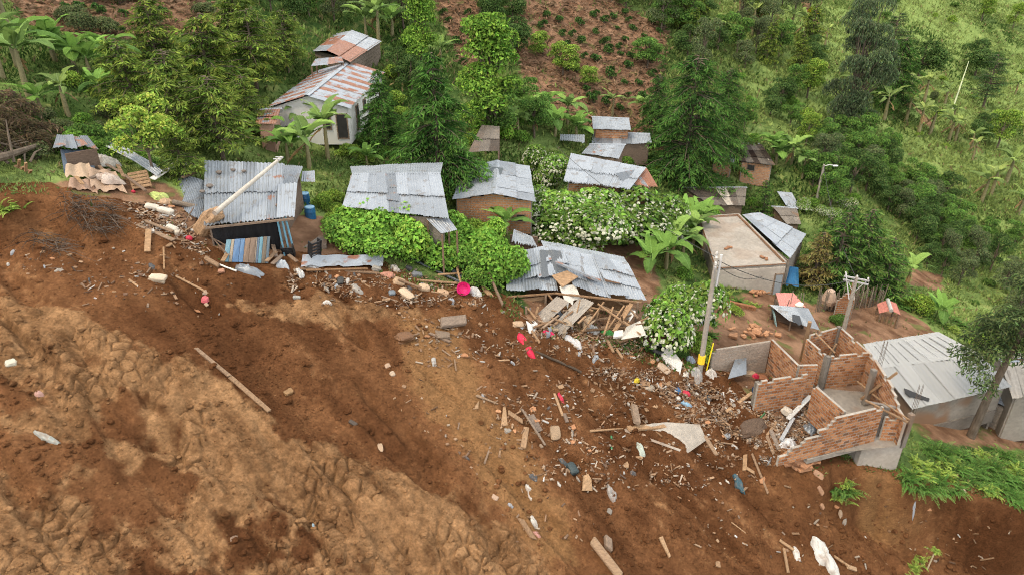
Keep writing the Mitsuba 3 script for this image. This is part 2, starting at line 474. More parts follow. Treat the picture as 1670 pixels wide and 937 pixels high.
def ground():
    # the near sheet, fine enough for clods and cracks; its foreground finer still
    for k, (s, xa, xb, ya, yb) in enumerate(((0.040, -18, 3, 10.4, 25.0), (0.075, -31, -17.9, 10.4, 36.5), (0.075, -18, 3, 24.9, 36.5), (0.075, 2.9, 44, 10.4, 36.5))):
        xs, ys = np.arange(xa, xb, s), np.arange(ya, yb, s)
        xx, yy = np.meshgrid(xs, ys, indexing='ij')
        f = grid(len(xs), len(ys))
        x, y = xx.ravel(), yy.ravel()
        sd = edge_sd(x, y)
        keep_v = (sd > -1.2) & (np.abs(x) < 4 + 0.80 * (y + 12))
        fk = f[keep_v[f].all(1)]
        used = np.unique(fk)
        idx = np.full(len(x), -1); idx[used] = np.arange(len(used))
        x, y = x[used], y[used]
        h, D, hue = relief(x, y)
        z = H(x, y) + h
        key = name('landslide_soil_ground')
        MB().add(np.stack([x, y, z], 1), idx[fk], (0.2, 0.1, 0.05), np.stack([D, hue], 1)).build(key, 'soil', True)
        tag(key, 'bare brown soil of the landslide with a cracked dry crust', kind='structure')
    # the rest of the ground
    cell = 0.5
    x, y = _ix.ravel(), _iy.ravel()
    f = grid(NX, NY)
    c = f.mean(1)
    sdc = edge_sd(x, y)
    ks = (sdc > -0.55) & (x > -30.4) & (x < 43.4) & (y > 10.6) & (y < 36) & (np.abs(x) < 3.4 + 0.80 * (y + 12))
    z = CG.ravel() - 0.05 * (sdc > -1.3)
    fk = f[~ks[f].all(1)]
    bare = np.full(len(x), -9.0)
    for pl in BARE:
        bare = np.maximum(bare, inside(pl, x, y))
    bare = np.maximum(sst(-1.0, 1.0, bare), sst(-0.9, 0.2, sdc))
    lush = np.clip(0.5 + 0.9 * (nfbm(np.stack([x * 0.06, y * 0.06, x * 0], -1), 3, 61) - 0.5) + 0.25 * sst(20, 60, x), 0, 1)
    MB().add(np.stack([x, y, z], 1), fk, (0.1, 0.1, 0.05), np.stack([bare, lush], 1)).build('hillside_ground', 'turf', True)
    tag('hillside_ground', 'green hillside with bare brown plots around the houses', kind='structure')
    return


ground()

# ------------------------------------------------------------------ builders for houses
R = np.random.default_rng(20)


def sheet_vf(Q, pitch=0.16, amp=0.022, rows=5, sag=0.0, seed=0, ragged=0.0):
    """A corrugated sheet on the quad Q (a, b along the eave; c, d above b, a), its waves running up the slope."""
    a, b, c, d = [np.asarray(q, float) for q in Q]
    w = max(np.linalg.norm(b - a), np.linalg.norm(c - d))
    n = max(int(round(w / pitch)), 1) * 6 + 1
    s, t = np.meshgrid(np.linspace(0, 1, n), np.linspace(0, 1, rows), indexing='ij')
    r = np.random.default_rng(seed)
    if ragged:
        t = t + (t < 1e-6) * ragged * r.uniform(-1, 1, n)[:, None]
    p = (a * ((1 - s) * (1 - t))[..., None] + b * (s * (1 - t))[..., None] + c * (s * t)[..., None] + d * ((1 - s) * t)[..., None])
    nn = unit(np.cross(b - a, d - a))
    k = amp * np.sin(s * (n - 1) / 6 * 2 * np.pi) - sag * 4 * s * (1 - s) * t * (1 - t) * 4
    k = k + 0.03 * (nnoise(np.stack([s * 2 + seed, t * 2, s * 0], -1), seed) - 0.5)
    return (p + nn * k[..., None]).reshape(-1, 3), grid(n, rows)


def lerp4(Q, s, t):
    a, b, c, d = Q
    return a * (1 - s) * (1 - t) + b * s * (1 - t) + c * s * t + d * (1 - s) * t


def tin_roof(thing, Q, nu, nv, tone=0.6, rust=0.1, seed=0, part='roof_sheet', skip=(), jitter=0.05, tones=None, rusts=None, pitch=0.16, amp=0.013, ragged=0.018, bsdf='tin', warp=0.0, c=(.5, .5, .5)):
    """One part per sheet; each row overlaps the one below it."""
    Q = [np.asarray(q, float) for q in Q]
    r = np.random.default_rng(seed)
    nn = unit(np.cross(Q[1] - Q[0], Q[3] - Q[0]))
    for j in range(nv):
        for i in range(nu):
            e = r.normal(0, jitter, 4)
            if (i, j) in skip:
                continue
            s0, s1 = (i - 0.07) / nu, (i + 1.07) / nu
            t0, t1 = j / nv - (0.05 if j else 0.0), (j + 1) / nv + 0.02
            o = nn * (0.012 * (i % 2) + 0.02 + (0.035 if j else 0.0) + 0.01 * abs(e[0]))
            L = np.linalg.norm(Q[3] - Q[0])
            q = [lerp4(Q, s0, t0 + e[1] * 0.5 / L) + o * 1.4, lerp4(Q, s1, t0 + e[2] * 0.5 / L) + o * 1.4, lerp4(Q, s1, t1) + o, lerp4(Q, s0, t1) + o]
            if warp:
                q = [p + nn * x for p, x in zip(q, np.abs(r.normal(0, warp, 4)) * [1, 1, .5, .5])]
            tn = np.clip((tones[i % len(tones)] if tones else tone) + r.normal(0, 0.13), -.5, 1.6)
            rs = np.clip((rusts[i % len(rusts)] if rusts else rust) + r.normal(0, 0.05), 0, 1)
            v, f = sheet_vf(q, pitch, amp, 5, 0, seed * 77 + i * 13 + j, ragged)
            MB().add(v, f, np.asarray(c) * (1 + .35 * (tn - tone)), (tn, rs)).build(name(f'{thing}__{part}'), bsdf, True)


BR_N = {}


def brick_wall(thing, A, B, z0, zt, thick=0.14, bl=0.32, bh=0.165, wear=0.0, seed=0, parts=0, top=None, part='wall', cut=None, tone=(0, .97), mortar=(0.8, 0.6), crumble=0.0):
    """A wall from A to B: recessed mortar, and every brick proud of it; the first of them as entries, the rest as one part."""
    A, B = np.asarray(A, float)[:2], np.asarray(B, float)[:2]
    L = np.linalg.norm(B - A)
    r = np.random.default_rng(seed + 5)
    Rm = frame([*(B - A), 0])
    key = name(f'{thing}__{part}')
    core, rest = MB(), MB()
    bt = trimesh.Trimesh(*box_vf((bl - 0.035, thick, bh - 0.04)), process=False)
    nrow = int(round((max(np.max(zt), 0.1) - z0) / bh))
    left = parts
    zt = np.atleast_1d(zt).astype(float)
    prof = lambda s: np.interp(s, np.linspace(0, 1, len(zt)), zt)
    for j in range(nrow):
        z = z0 + (j + 0.5) * bh
        off = (j % 2) * 0.5 * bl
        xs = np.arange(-off + bl / 2, L + bl / 2 - 0.02, bl)
        run = []
        for x in xs:
            x0, x1 = max(x - bl / 2, 0), min(x + bl / 2, L)
            if x1 - x0 < 0.06:
                continue
            xm = (x0 + x1) / 2
            if z + bh / 2 > prof(xm / L) + 0.06 - crumble * abs(r.normal()) or (cut and cut(xm / L, z)):
                continue
            run.append((x0, x1))
            c = np.array([*(A + (B - A) * xm / L), z])
            u = (np.clip(r.uniform(*tone), 0, 1), wear)
            sz = (x1 - x0 - 0.035, thick + r.uniform(-0.006, 0.01), bh - 0.04)
            v, f = box_vf(sz)
            v = v @ Rm.T + c
            if left > 0:
                left -= 1
                MB().add(v, f, u=u).build(name(f'{key}__brick'), 'brick_clay')
            else:
                rest.add(v, f, u=u)
        # the mortar of this course, one strip per unbroken run
        k = 0
        while k < len(run):
            m = k
            while m + 1 < len(run) and run[m + 1][0] - run[m][1] < 0.02:
                m += 1
            x0, x1 = run[k][0], run[m][1]
            core.box([*(A + (B - A) * (x0 + x1) / 2 / L), z], (x1 - x0, thick - 0.018, bh), Rm, u=mortar)
            k = m + 1
    if core.n:
        core.build(key, 'concrete')
    if rest.n:
        rest.build(f'{key}__brickwork', 'brick_clay')
        tag(f'{key}__brickwork', kind='stuff')
    return key


def slab_wall(thing, A, B, z0, zt, thick=0.13, bsdf='concrete', u=(0.8, 0.3), col=(0.5, 0.5, 0.5), part='wall', bev=0.01):
    A, B = np.asarray(A, float), np.asarray(B, float)
    L = np.linalg.norm(B[:2] - A[:2])
    if np.ndim(zt) == 0:
        MB().box([*(A[:2] + B[:2]) / 2, (z0 + zt) / 2], (L, thick, zt - z0), frame([*(B - A)[:2], 0]), col, u, bev).build(name(f'{thing}__{part}'), bsdf)
    else:  # a gable: the top follows the profile
        n = len(zt)
        s = np.linspace(0, 1, n)
        d = unit([*(B - A)[:2], 0]); nn = np.array([-d[1], d[0], 0]) * thick / 2
        base = np.array([[*(A[:2] + (B - A)[:2] * t), 0] for t in s])
        lo, hi = base + [0, 0, z0], base + np.stack([0 * s, 0 * s, np.asarray(zt, float)], 1)
        v = np.vstack([lo - nn, hi - nn, lo + nn, hi + nn])
        f = []
        for i in range(n - 1):
            f += [[i, i + 1, n + i + 1, n + i], [2 * n + i + 1, 2 * n + i, 3 * n + i, 3 * n + i + 1], [n + i, n + i + 1, 3 * n + i + 1, 3 * n + i], [i + 1, i, 2 * n + i, 2 * n + i + 1]]
        f += [[0, n, 3 * n, 2 * n], [n - 1, 3 * n - 1, 4 * n - 1, 2 * n - 1]]
        MB().add(v, f, col, u).build(name(f'{thing}__{part}'), bsdf)


def ring(Q, d):
    """The quad's corners moved d towards its centre, in plan."""
    Q = [np.asarray(q, float) for q in Q]
    out = []
    for i in range(4):
        e1, e2 = unit((Q[(i + 1) % 4] - Q[i])[:2]), unit((Q[i - 1] - Q[i])[:2])
        out.append(np.array([*(Q[i][:2] + d * (e1 + e2)), Q[i][2]]))
    return out


def gable_house(thing, px, ze, z0, rise, axis, roof, wall, over=0.25, mid=0.5, seed=0):
    """px: eave corners (front left, front right, back right, back left) at height ze. axis 'fb': the ridge runs front to back; 'lr': left to right."""
    fl, fr, br, bl = [zp(u, v, ze) for u, v in px]
    up = np.array([0, 0, rise])
    if axis == 'fb':
        a, b = fl * (1 - mid) + fr * mid + up, bl * (1 - mid) + br * mid + up
        tin_roof(thing, [bl, fl, a, b], roof['nu'], roof['nv'], seed=seed + 1, **roof['k'])
        tin_roof(thing, [fr, br, b, a], roof['nu'], roof['nv'], seed=seed + 2, **roof['k'])
    else:
        a, b = fl * (1 - mid) + bl * mid + up, fr * (1 - mid) + br * mid + up
        tin_roof(thing, [fl, fr, b, a], roof['nu'], roof['nv'], seed=seed + 1, **roof['k'])
        tin_roof(thing, [br, bl, a, b], roof['nu'], 1, seed=seed + 2, **roof['k'])
    rv = unit(b - a)
    MB().add(*sheet_vf([a - rv * .1 + [0, 0, 0.05] + np.cross(rv, [0, 0, .22]), b + rv * .1 + [0, 0, 0.05] + np.cross(rv, [0, 0, .22]), b + rv * .1 + [0, 0, .09], a - rv * .1 + [0, 0, .09]], 9, 0),
             u=(roof['k'].get('tone', .6) + .12, .1)).add(*sheet_vf([b + rv * .1 + [0, 0, .05] - np.cross(rv, [0, 0, .22]), a - rv * .1 + [0, 0, .05] - np.cross(rv, [0, 0, .22]), a - rv * .1 + [0, 0, .09], b + rv * .1 + [0, 0, .09]], 9, 0),
                                                        u=(roof['k'].get('tone', .6) + .12, .1)).build(name(f'{thing}__ridge_cap'), 'tin')
    w = ring([fl, fr, br, bl], over)
    names = [('front', 0, 1), ('right', 1, 2), ('back', 2, 3), ('left', 3, 0)]
    gables = ('front', 'back') if axis == 'fb' else ('left', 'right')
    for nm, i, j in names:
        z = z0 - 0.3
        g = nm in gables
        zt = [ze - 0.02, ze + rise - 0.06, ze - 0.02] if g else ze - 0.03
        k = wall.get(nm, wall['all'])
        if k == 'brick':
            brick_wall(thing, w[i], w[j], z0 - 0.1, np.atleast_1d(zt), parts=0, seed=seed + i, wear=wall.get('wear', 0), tone=wall.get('tone', (0, 1)))
        elif k is not None:
            slab_wall(thing, w[i], w[j], z, zt, bsdf=k[0], u=k[1], col=k[2] if len(k) > 2 else (.5, .5, .5))
    return w


def thing(base, label, cat, group=None):
    k = name(base)
    tag(k, label, cat, group)
    return k


def opening(th, A, B, s, z, w, h, part, bsdf='paint', col=(0.02, 0.02, 0.02), out=0.08):
    """A framed window or door leaf set into the outer face of the wall from A to B (outside on the right of A to B)."""
    A, B = np.asarray(A, float)[:2], np.asarray(B, float)[:2]
    d = unit(B - A); n = np.array([d[1], -d[0]])
    c = np.array([*(A + (B - A) * s + n * out), z])
    Rm = frame([*d, 0])
    k = name(f'{th}__{part}')
    MB().box(c, (w, 0.05, h), Rm, col, (0.3, 0.3)).build(k, bsdf)
    m = MB()
    for sx in (-1, 1):
        m.box(c + Rm @ [sx * w / 2, 0, 0], (0.07, 0.09, h + .14), Rm, u=(.45, .5))
        m.box(c + Rm @ [0, 0, sx * h / 2], (w - .07, 0.09, 0.07), Rm, u=(.45, .5))
    m.build(f'{k}__frame', 'wood')


GREYTIN = dict(tone=0.62, rust=0.02)
PLASTER = ('concrete', (0.95, 0.2))
DARKWOOD = ('wood', (0.1, 0.6))
zg = lambda u, v: float(G(u, v)[2])

# --- the two-slope grey roof behind the shrubs (second from the left)
h = thing('tin_roof_house', 'low house behind shrubs, its grey tin roof split by a dark rusty strip', 'house')
fl, fr = zp(559, 338, 17.1), zp(731, 357, 16.9)
br_, bl_ = zp(717, 284, 17.9), zp(576, 285, 17.9)
cutp = lambda s, t: lerp4([fl, fr, br_, bl_], s, t)
tin_roof(h, [cutp(0, 0), cutp(.44, 0), cutp(.38, 1), cutp(0, 1)], 4, 2, seed=31, tone=.66, rust=.01)
tin_roof(h, [cutp(.44, 0), cutp(.55, 0), cutp(.5, 1), cutp(.38, 1)], 1, 3, seed=32, tone=.22, rust=.42)
tin_roof(h, [cutp(.55, 0), cutp(1, 0), cutp(1, 1), cutp(.5, 1)], 4, 2, seed=33, tone=.7, rust=.01)
bk = [zp(717, 278, 17.0) + [0, 1.6, 0], zp(560, 290, 17.0) + [0, 2.2, 0]]
tin_roof(h, [bk[0], bk[1], cutp(0, 1), cutp(1, 1)], 6, 1, seed=34, tone=.75, rust=.02)
w = ring([fl, fr, bk[0], bk[1]], .3)
for i in range(4):
    slab_wall(h, w[i], w[(i + 1) % 4], 14.2, [16.9, 17.6, 16.9] if i % 2 else 16.8, u=(.45, .4))
h = thing('lean_to_roof', 'small grey tin lean-to roof below the house with the rusty strip', 'lean-to')
q = [zp(721, 382, 16.3), zp(745, 376, 16.3), zp(731, 357, 16.75), zp(697, 358, 16.75)]
tin_roof(h, q, 2, 1, seed=35, tone=.75, rust=.01)
for k in range(4):
    MB().bar(q[k] * [1, 1, 0] + [0, 0, zg(735, 400) - .3], q[k] - [0, 0, .04], .09, .09, u=(.3, .3)).build(name(h + '__post'), 'wood')

# --- grey roof with a brick gable towards the camera
h = thing('brick_gable_house', 'brick house facing the slide, a black patch on its grey tin roof', 'house')
w = gable_house(h, [(738, 325), (873, 329), (864, 272), (757, 273)], 14.9, 12.7, .42, 'fb', dict(nu=5, nv=2, k=dict(tone=.62, rust=.015)), dict(all=('concrete', (.5, .3)), front='brick', tone=(.55, .79)), seed=40)
c0 = (w[0] + w[1]) / 2 * .3 + (w[2] + w[3]) / 2 * .7
MB().add(*sheet_vf([c0 + [-.75, -.5, .43], c0 + [.35, -.9, .45], c0 + [.5, .45, .5], c0 + [-.3, .6, .52]], 3, .01, 6, 0, 5, .25), c=(.06, .075, .085)).build(h + '__tarpaulin_patch', 'paint')
opening(h, w[0], w[1], .86, 13.7, .55, .5, 'window', out=.09)

# --- grey roof behind the flowering hedge, and the cluster behind it
h = thing('battered_tin_house', 'house above the white flowered hedge with a battered grey tin roof and rusty right end', 'house')
q = [zp(920, 296, 14.0), zp(1026, 309, 13.7), zp(1052, 275, 14.5), zp(932, 252, 14.6)]
tin_roof(h, q, 6, 2, seed=44, tone=.72, rust=.02, jitter=.2, ragged=.09)
q2 = [zp(1024, 305, 13.6), zp(1070, 302, 13.6), zp(1053, 274, 14.4), zp(1005, 283, 14.5)]
tin_roof(h, q2, 3, 1, seed=45, tone=.35, rusts=[.1, .6, .75], jitter=.25, ragged=.1)
w = ring([q[0], q2[1], q[2], q[3]], .3)
for i in range(4):
    brick_wall(h, w[i], w[(i + 1) % 4], 11.6, 13.7, seed=i + 70) if i < 2 else slab_wall(h, w[i], w[(i + 1) % 4], 11.4, 13.7, u=(.4, .4))
h = thing('upper_tin_shack', 'small shack with bluish white tin roof standing highest against the brown plot', 'shack')
z0 = zg(1000, 214)
gable_house(h, [(968, 211), (1028, 213), (1024, 193), (966, 190)], z0 + 2.1, z0, .12, 'lr', dict(nu=4, nv=1, k=dict(tones=[.65, .7, .72, 1.0], rust=.03)), dict(all=('brick_clay', (.3, .2)), front='brick'), mid=.85, seed=50)
h = thing('patched_tin_shack', 'wide shack under a dark patched tin roof below the highest shack', 'shack')
z0 = zg(1010, 236)
gable_house(h, [(966, 238), (1062, 234), (1058, 219), (967, 215)], z0 + 1.9, z0, .1, 'lr', dict(nu=6, nv=1, k=dict(tones=[.2, .25, .75, .3, .7, .8], rusts=[.1, .3, .02], jitter=.1)), dict(all=('wood', (.2, .5))), mid=.9, seed=52)
h = thing('leaning_tin_shack', 'shack with a slanting pale tin roof between the dark patched shack and the battered roof', 'shack')
z0 = zg(990, 258)
gable_house(h, [(950, 250), (1008, 260), (1020, 236), (964, 236)], z0 + 1.8, z0, .1, 'lr', dict(nu=4, nv=1, k=dict(tones=[.6, .55, .7], rusts=[.02, .25, .05], jitter=.12)), dict(all=('wood', (.2, .5))), mid=.9, seed=54)
h = thing('crumpled_tin_sheet', 'crumpled white tin sheet lying above the battered roof', 'tin sheet')
a = G(930, 243)
MB().add(*sheet_vf([a + [-1.0, -.3, .9], a + [1.2, -.8, .8], a + [1.3, .4, 1.2], a + [-.9, .7, 1.15]], .16, .03, 8, .1, 3, .15), u=(.95, .12)).build(h, 'tin', True)

# --- dark open shed between the conifer and the bananas
h = thing('dark_open_shed', 'open shed on wooden posts with a dark sagging roof beside the tall conifer', 'shed')
z0 = zg(795, 252)
q = [zp(764, 250, z0 + 1.7), zp(813, 246, z0 + 1.7), zp(814, 208, z0 + 2.2), zp(786, 206, z0 + 2.2)]
tin_roof(h, q, 3, 2, seed=56, tones=[.02, .05, .1], rusts=[.2, .05], jitter=.1, bsdf='concrete')
for k in range(4):
    MB().bar(q[k] * [1, 1, 0] + [0, 0, z0 - .4], q[k] - [0, 0, .03], .1, .1, u=(.6, .5)).build(name(h + '__post'), 'wood')

# --- orange brick house behind the dark conifer
h = thing('orange_brick_house', 'orange brick house with dark roof and one small window beyond the dark conifer', 'house')
z0 = zg(1240, 300)
w = gable_house(h, [(1207, 264), (1264, 270), (1238, 234), (1192, 232)], z0 + 2.3, z0, .15, 'lr', dict(nu=5, nv=3, k=dict(tones=[-.3, -.2, -.35, -.1], rusts=[.05, .25, .1], jitter=.12, bsdf='concrete')), dict(all='brick', wear=.1, tone=(.5, .8)), mid=.9, over=.3, seed=58)
opening(h, w[0], w[1], .32, z0 + 1.75, .75, .6, 'window', out=.09)
h2 = thing('brick_side_house', 'brick house half hidden behind the conifer beside the orange brick house', 'house')
z0 = zg(1180, 296)
gable_house(h2, [(1160, 262), (1196, 266), (1206, 233), (1168, 229)], z0 + 1.9, z0, .15, 'lr', dict(nu=4, nv=2, k=dict(tones=[.1, .5, .15, .7], rusts=[.3, .1], jitter=.12)), dict(all='brick', tone=(.4, .8)), mid=.9, seed=60)
# --- dark grey corrugated roof
h = thing('dark_corrugated_house', 'house under a dark grey corrugated roof patched with pale sheets behind the flat concrete roof', 'house')
z0 = zg(1180, 345)
gable_house(h, [(1160, 335), (1214, 336), (1216, 306), (1110, 306)], z0 + 1.9, z0, .15, 'lr', dict(nu=6, nv=2, k=dict(tones=[-.2, -.1, -.25, 1.2, -.2, .2], rusts=[.05, .2, .6], jitter=.12, bsdf='concrete')), dict(all=('wood', (.25, .5))), mid=.9, seed=62)
# --- flat concrete roof house
h = thing('flat_concrete_house', 'squat house with a flat stained concrete roof edged by a brick kerb', 'house')
zc = 9.55
q = [zp(1168, 437, zc), zp(1281, 430, zc), zp(1204, 352, zc), zp(1141, 356, zc)]
z0 = min(zg(1254, 471), zg(1170, 472))
for i, u in ((0, (1.3, .35)), (1, (.9, .3)), (2, (.5, .5)), (3, (.35, .6))):
    slab_wall(h, q[i], q[(i + 1) % 4], z0 - .4, zc - .2, .16, u=u)
inn = ring(q, .13)
v = np.array([[*p[:2], zz] for zz in (zc - .2, zc) for p in q])
n = 24
s_, t_ = np.meshgrid(np.linspace(0, 1, n), np.linspace(0, 1, n), indexing='ij')
top = np.stack([lerp4(inn, a, b) for a, b in zip(s_.ravel(), t_.ravel())])
top[:, 2] += 0.02 + .05 * (nfbm(top * 1.2, 3, 3) - .5)
MB().add(v, [[0, 1, 5, 4], [1, 2, 6, 5], [2, 3, 7, 6], [3, 0, 4, 7], [3, 2, 1, 0]], u=(.7, .6)).add(top, grid(n, n), u=(.85, .25)).build(h + '__roof_slab', 'concrete')
for i in range(4):
    brick_wall(h, q[i], q[(i + 1) % 4], zc - .02, zc + (.10 if i == 0 else .22 if i < 3 else .15), .15, .22, .1, seed=80 + i, part='roof_kerb', tone=(.0, .6), wear=.1)
opening(h, q[0], q[1], .18, z0 + .5, 1.5, .8, 'door', col=(.035, .045, .05), out=.12)
opening(h, q[0], q[1], .93, z0 + .95, .6, 1.6, 'door', col=(.22, .25, .27), out=.12)
for u, v in ((1185, 405), (1243, 419), (1250, 422), (1190, 403)):
    k = thing('roof_brick', 'loose broken brick lying on the flat concrete roof', 'brick', 'bricks left on the flat concrete roof')
    MB().box(zp(u, v, zc + .1), (.38, .2, .12), rotz(u * 1.7), u=(.2, .2), bev=.02).build(k, 'brick_clay')
# --- grey tin roof beside it and the brown roof behind
h = thing('grey_annex_house', 'house with a smooth blue grey tin roof attached to the flat concrete roof', 'house')
q = [zp(1290, 422, 9.0), zp(1316, 384, 9.0), zp(1236, 348, 9.75), zp(1214, 351, 9.75)]
q = [zp(1289, 421, 9.3), zp(1314, 383, 9.0), zp(1240, 348, 9.5), zp(1212, 352, 9.75)]
tin_roof(h, [q[0], q[1], q[2], q[3]], 3, 3, seed=64, tone=.66, rust=.01, pitch=.2, amp=.012)
w = ring(q, .2)
for i in range(4):
    slab_wall(h, w[i], w[(i + 1) % 4], 7.0, 8.95, u=(.4, .4))
h = thing('brown_tin_shed', 'shed with a faded brown roof behind the blue grey annex', 'shed')
z0 = zg(1285, 370)
gable_house(h, [(1284, 366), (1306, 366), (1297, 339), (1257, 336)], z0 + 1.7, z0, .1, 'lr', dict(nu=3, nv=2, k=dict(tones=[.1, .25], rusts=[.6, .5, .9], bsdf='concrete')), dict(all=('wood', (.2, .4))), mid=.9, seed=66)
h = thing('loose_roof_sheet', 'pale tin sheet propped up beside the brown roofed shed', 'tin sheet')
a = zp(1283, 322, zg(1290, 332) + .8)
MB().add(*sheet_vf([a + [-.3, -.9, -.5], a + [1.2, -1.2, -.9], a + [.8, .9, .2], a + [-.7, 1.0, .3]], .16, .02), u=(.8, .05)).build(h, 'tin', True)

# --- white house and its neighbours, top left
h = thing('white_house', 'white walled house among bananas with a tin roof striped by rust', 'house')
w = gable_house(h, [(434, 177), (571, 177), (627, 119), (516, 116)], 19.3, 17.0, .85, 'fb', dict(nu=16, nv=1, k=dict(tones=[1.3, 1.1], rusts=[.0, .50, .0, .58], jitter=.08, tone=.95)), dict(all=('paint', (0, 0), (.50, .50, .485))), over=.3, seed=68)
opening(h, w[0], w[1], .72, 18.3, .5, 1.0, 'window', out=.09)
opening(h, w[0], w[1], .92, 18.0, .75, 1.7, 'door', out=.09)
opening(h, w[1], w[2], .2, 18.0, .8, 1.7, 'door', out=.09)
opening(h, w[1], w[2], .4, 18.3, .9, .9, 'window', out=.09)
h = thing('rusty_roof_house', 'upper house with a low roof half rust red and half pale tin', 'house')
z0 = 18.4
Q = [zp(572, 101, z0 + 2.0), zp(622, 69, z0 + 2.0), zp(574, 51, z0 + 2.5), zp(534, 83, z0 + 2.5)]
tin_roof(h, Q, 4, 2, seed=70, tones=[.5, .5, .9, .9], rusts=[.95, .95, .0, .0], jitter=.05)
Q2 = [zp(545, 56, z0 + 2.0), zp(511, 84, z0 + 2.0), Q[3], Q[2]]
tin_roof(h, Q2, 4, 1, seed=71, tones=[.8, .6, .5, .7], rusts=[.05, .6, .9, .2], jitter=.05)
w = ring([Q[0], Q[1], Q2[0], Q2[1]], .25)
for i in range(4):
    zt = z0 + 2.05
    A, B = w[i], w[(i + 1) % 4]
    for k in range(8):
        zz = z0 - .3 + k * .3
        MB().bar([*A[:2], zz + .15], [*B[:2], zz + .15], .05, .28, u=(.4 + .2 * R.random(), .75)).build(name(h + '__wall_plank'), 'wood')
h = thing('brown_roof_hut', 'small hut with dull brown roof and pink wall against the white house', 'hut')
z0 = zg(455, 222)
w = gable_house(h, [(417, 203), (449, 203), (459, 178), (424, 180)], z0 + 1.7, z0, .1, 'lr', dict(nu=3, nv=2, k=dict(tones=[.1], rusts=[.7, .6])), dict(all=('paint', (0, 0), (.36, .22, .17))), mid=.9, seed=72)
h = thing('sunken_tin_roof', 'sagging grey tin roof squeezed between the white house and the rusty roof', 'roof')
z0 = zg(525, 128) + 1.6
q = [zp(508, 109, z0), zp(560, 103, z0), zp(556, 93, z0 + .25), zp(515, 97, z0 + .25)]
tin_roof(h, q, 4, 1, seed=73, tones=[.3, .6, .45], rusts=[.5, .2, .7], jitter=.15)
for k in range(4):
    MB().bar(q[k] - [0, 0, 2.0], q[k], .1, .1, u=(.3, .4)).build(name(h + '__post'), 'wood')

# --- long grey roof at the right and the kiosk at its end
h = thing('long_grey_house', 'long low house with smooth grey roof right of the brick ruin', 'house')
q = [zp(1489, 667, 7.3), zp(1660, 628, 7.3), zp(1690, 577, 7.75), zp(1437, 601, 7.75)]
qb = [zp(1437, 601, 7.75), zp(1690, 577, 7.75), zp(1640, 545, 7.5), zp(1410, 561, 7.5)]
q = [zp(1489, 667, 7.3), zp(1648, 631, 7.3), zp(1600, 580, 7.85), zp(1437, 601, 7.85)]
qb = [q[3], q[2], zp(1530, 542, 7.6), zp(1409, 561, 7.6)]
tin_roof(h, q, 7, 1, seed=74, tone=.6, rust=.0, pitch=.33, amp=.016, jitter=.03, ragged=0, bsdf='paint', c=(.225, .23, .225))
tin_roof(h, qb, 6, 1, seed=75, tone=.6, rust=.0, pitch=.33, amp=.016, jitter=.03, ragged=0, bsdf='paint', c=(.245, .25, .245))
w = ring([q[0], q[1], qb[2], qb[3]], .25)
z0 = zg(1540, 695)
slab_wall(h, w[0], w[1], z0 - .5, 7.2, .15, u=(.42, .9))
slab_wall(h, w[0] - [0, .1, 0], w[1] - [0, .1, 0], z0 - .5, z0 + .35, .1, u=(.15, .1), part='plinth')
for i in (1, 2, 3):
    slab_wall(h, w[i], w[(i + 1) % 4], 4.0, 7.1, .15, u=(.4, .5))
MB().add(*sheet_vf([pd(1458, 640, 1) * 0 + lerp4(q, .02, .30) + [0, 0, .09], lerp4(q, .16, .05) + [0, 0, .09], lerp4(q, .20, .12) + [0, 0, .1], lerp4(q, .05, .45) + [0, 0, .1]], 3, .02, 6, 0, 9, .3), c=(.015, .015, .015)).build(h + '__tarpaulin_patch', 'paint')
for i in range(9):
    MB().bar(lerp4(qb, .1 + i * .1, .12) + [0, 0, .05], lerp4(qb, .1 + i * .1, .85) + [0, 0, .05], .03, .02, col=(.1, .1, .1)).build(name(h + '__roof_seam'), 'paint')
h = thing('second_grey_roof_house', 'pale roofed house at the frame edge behind the tall leaning tree', 'house')
gable_house(h, [(1652, 650), (1745, 640), (1730, 575), (1620, 577)], 7.0, 4.0, .4, 'lr', dict(nu=5, nv=1, k=dict(tone=.9, rust=0, pitch=.33, amp=.016, bsdf='concrete')), dict(all=('concrete', (.6, .3))), mid=.7, seed=76)
h = thing('white_kiosk', 'small hut at the frame edge with one white wall and one grey block wall', 'hut')
z0 = zg(1655, 715)
q = [zp(1616, 652, z0 + 2.1), zp(1652, 668, z0 + 2.1), zp(1720, 640, z0 + 2.1), zp(1668, 628, z0 + 2.1)]
brick_wall(h, q[0], q[1], z0 - .2, z0 + 2.0, .14, .4, .2, wear=.95, seed=7)
slab_wall(h, q[1], q[2], z0 - .3, z0 + 2.0, .14, u=(1.3, .1))
slab_wall(h, q[2], q[3], z0 - .3, z0 + 2.0, .14, u=(1.2, .1))
slab_wall(h, q[3], q[0], z0 - .3, z0 + 2.0, .14, u=(.5, .1))
tin_roof(h, [p + [0, 0, .05] for p in (q[1], q[2], q[3], q[0])], 3, 1, seed=77, tone=.6, rust=.0)

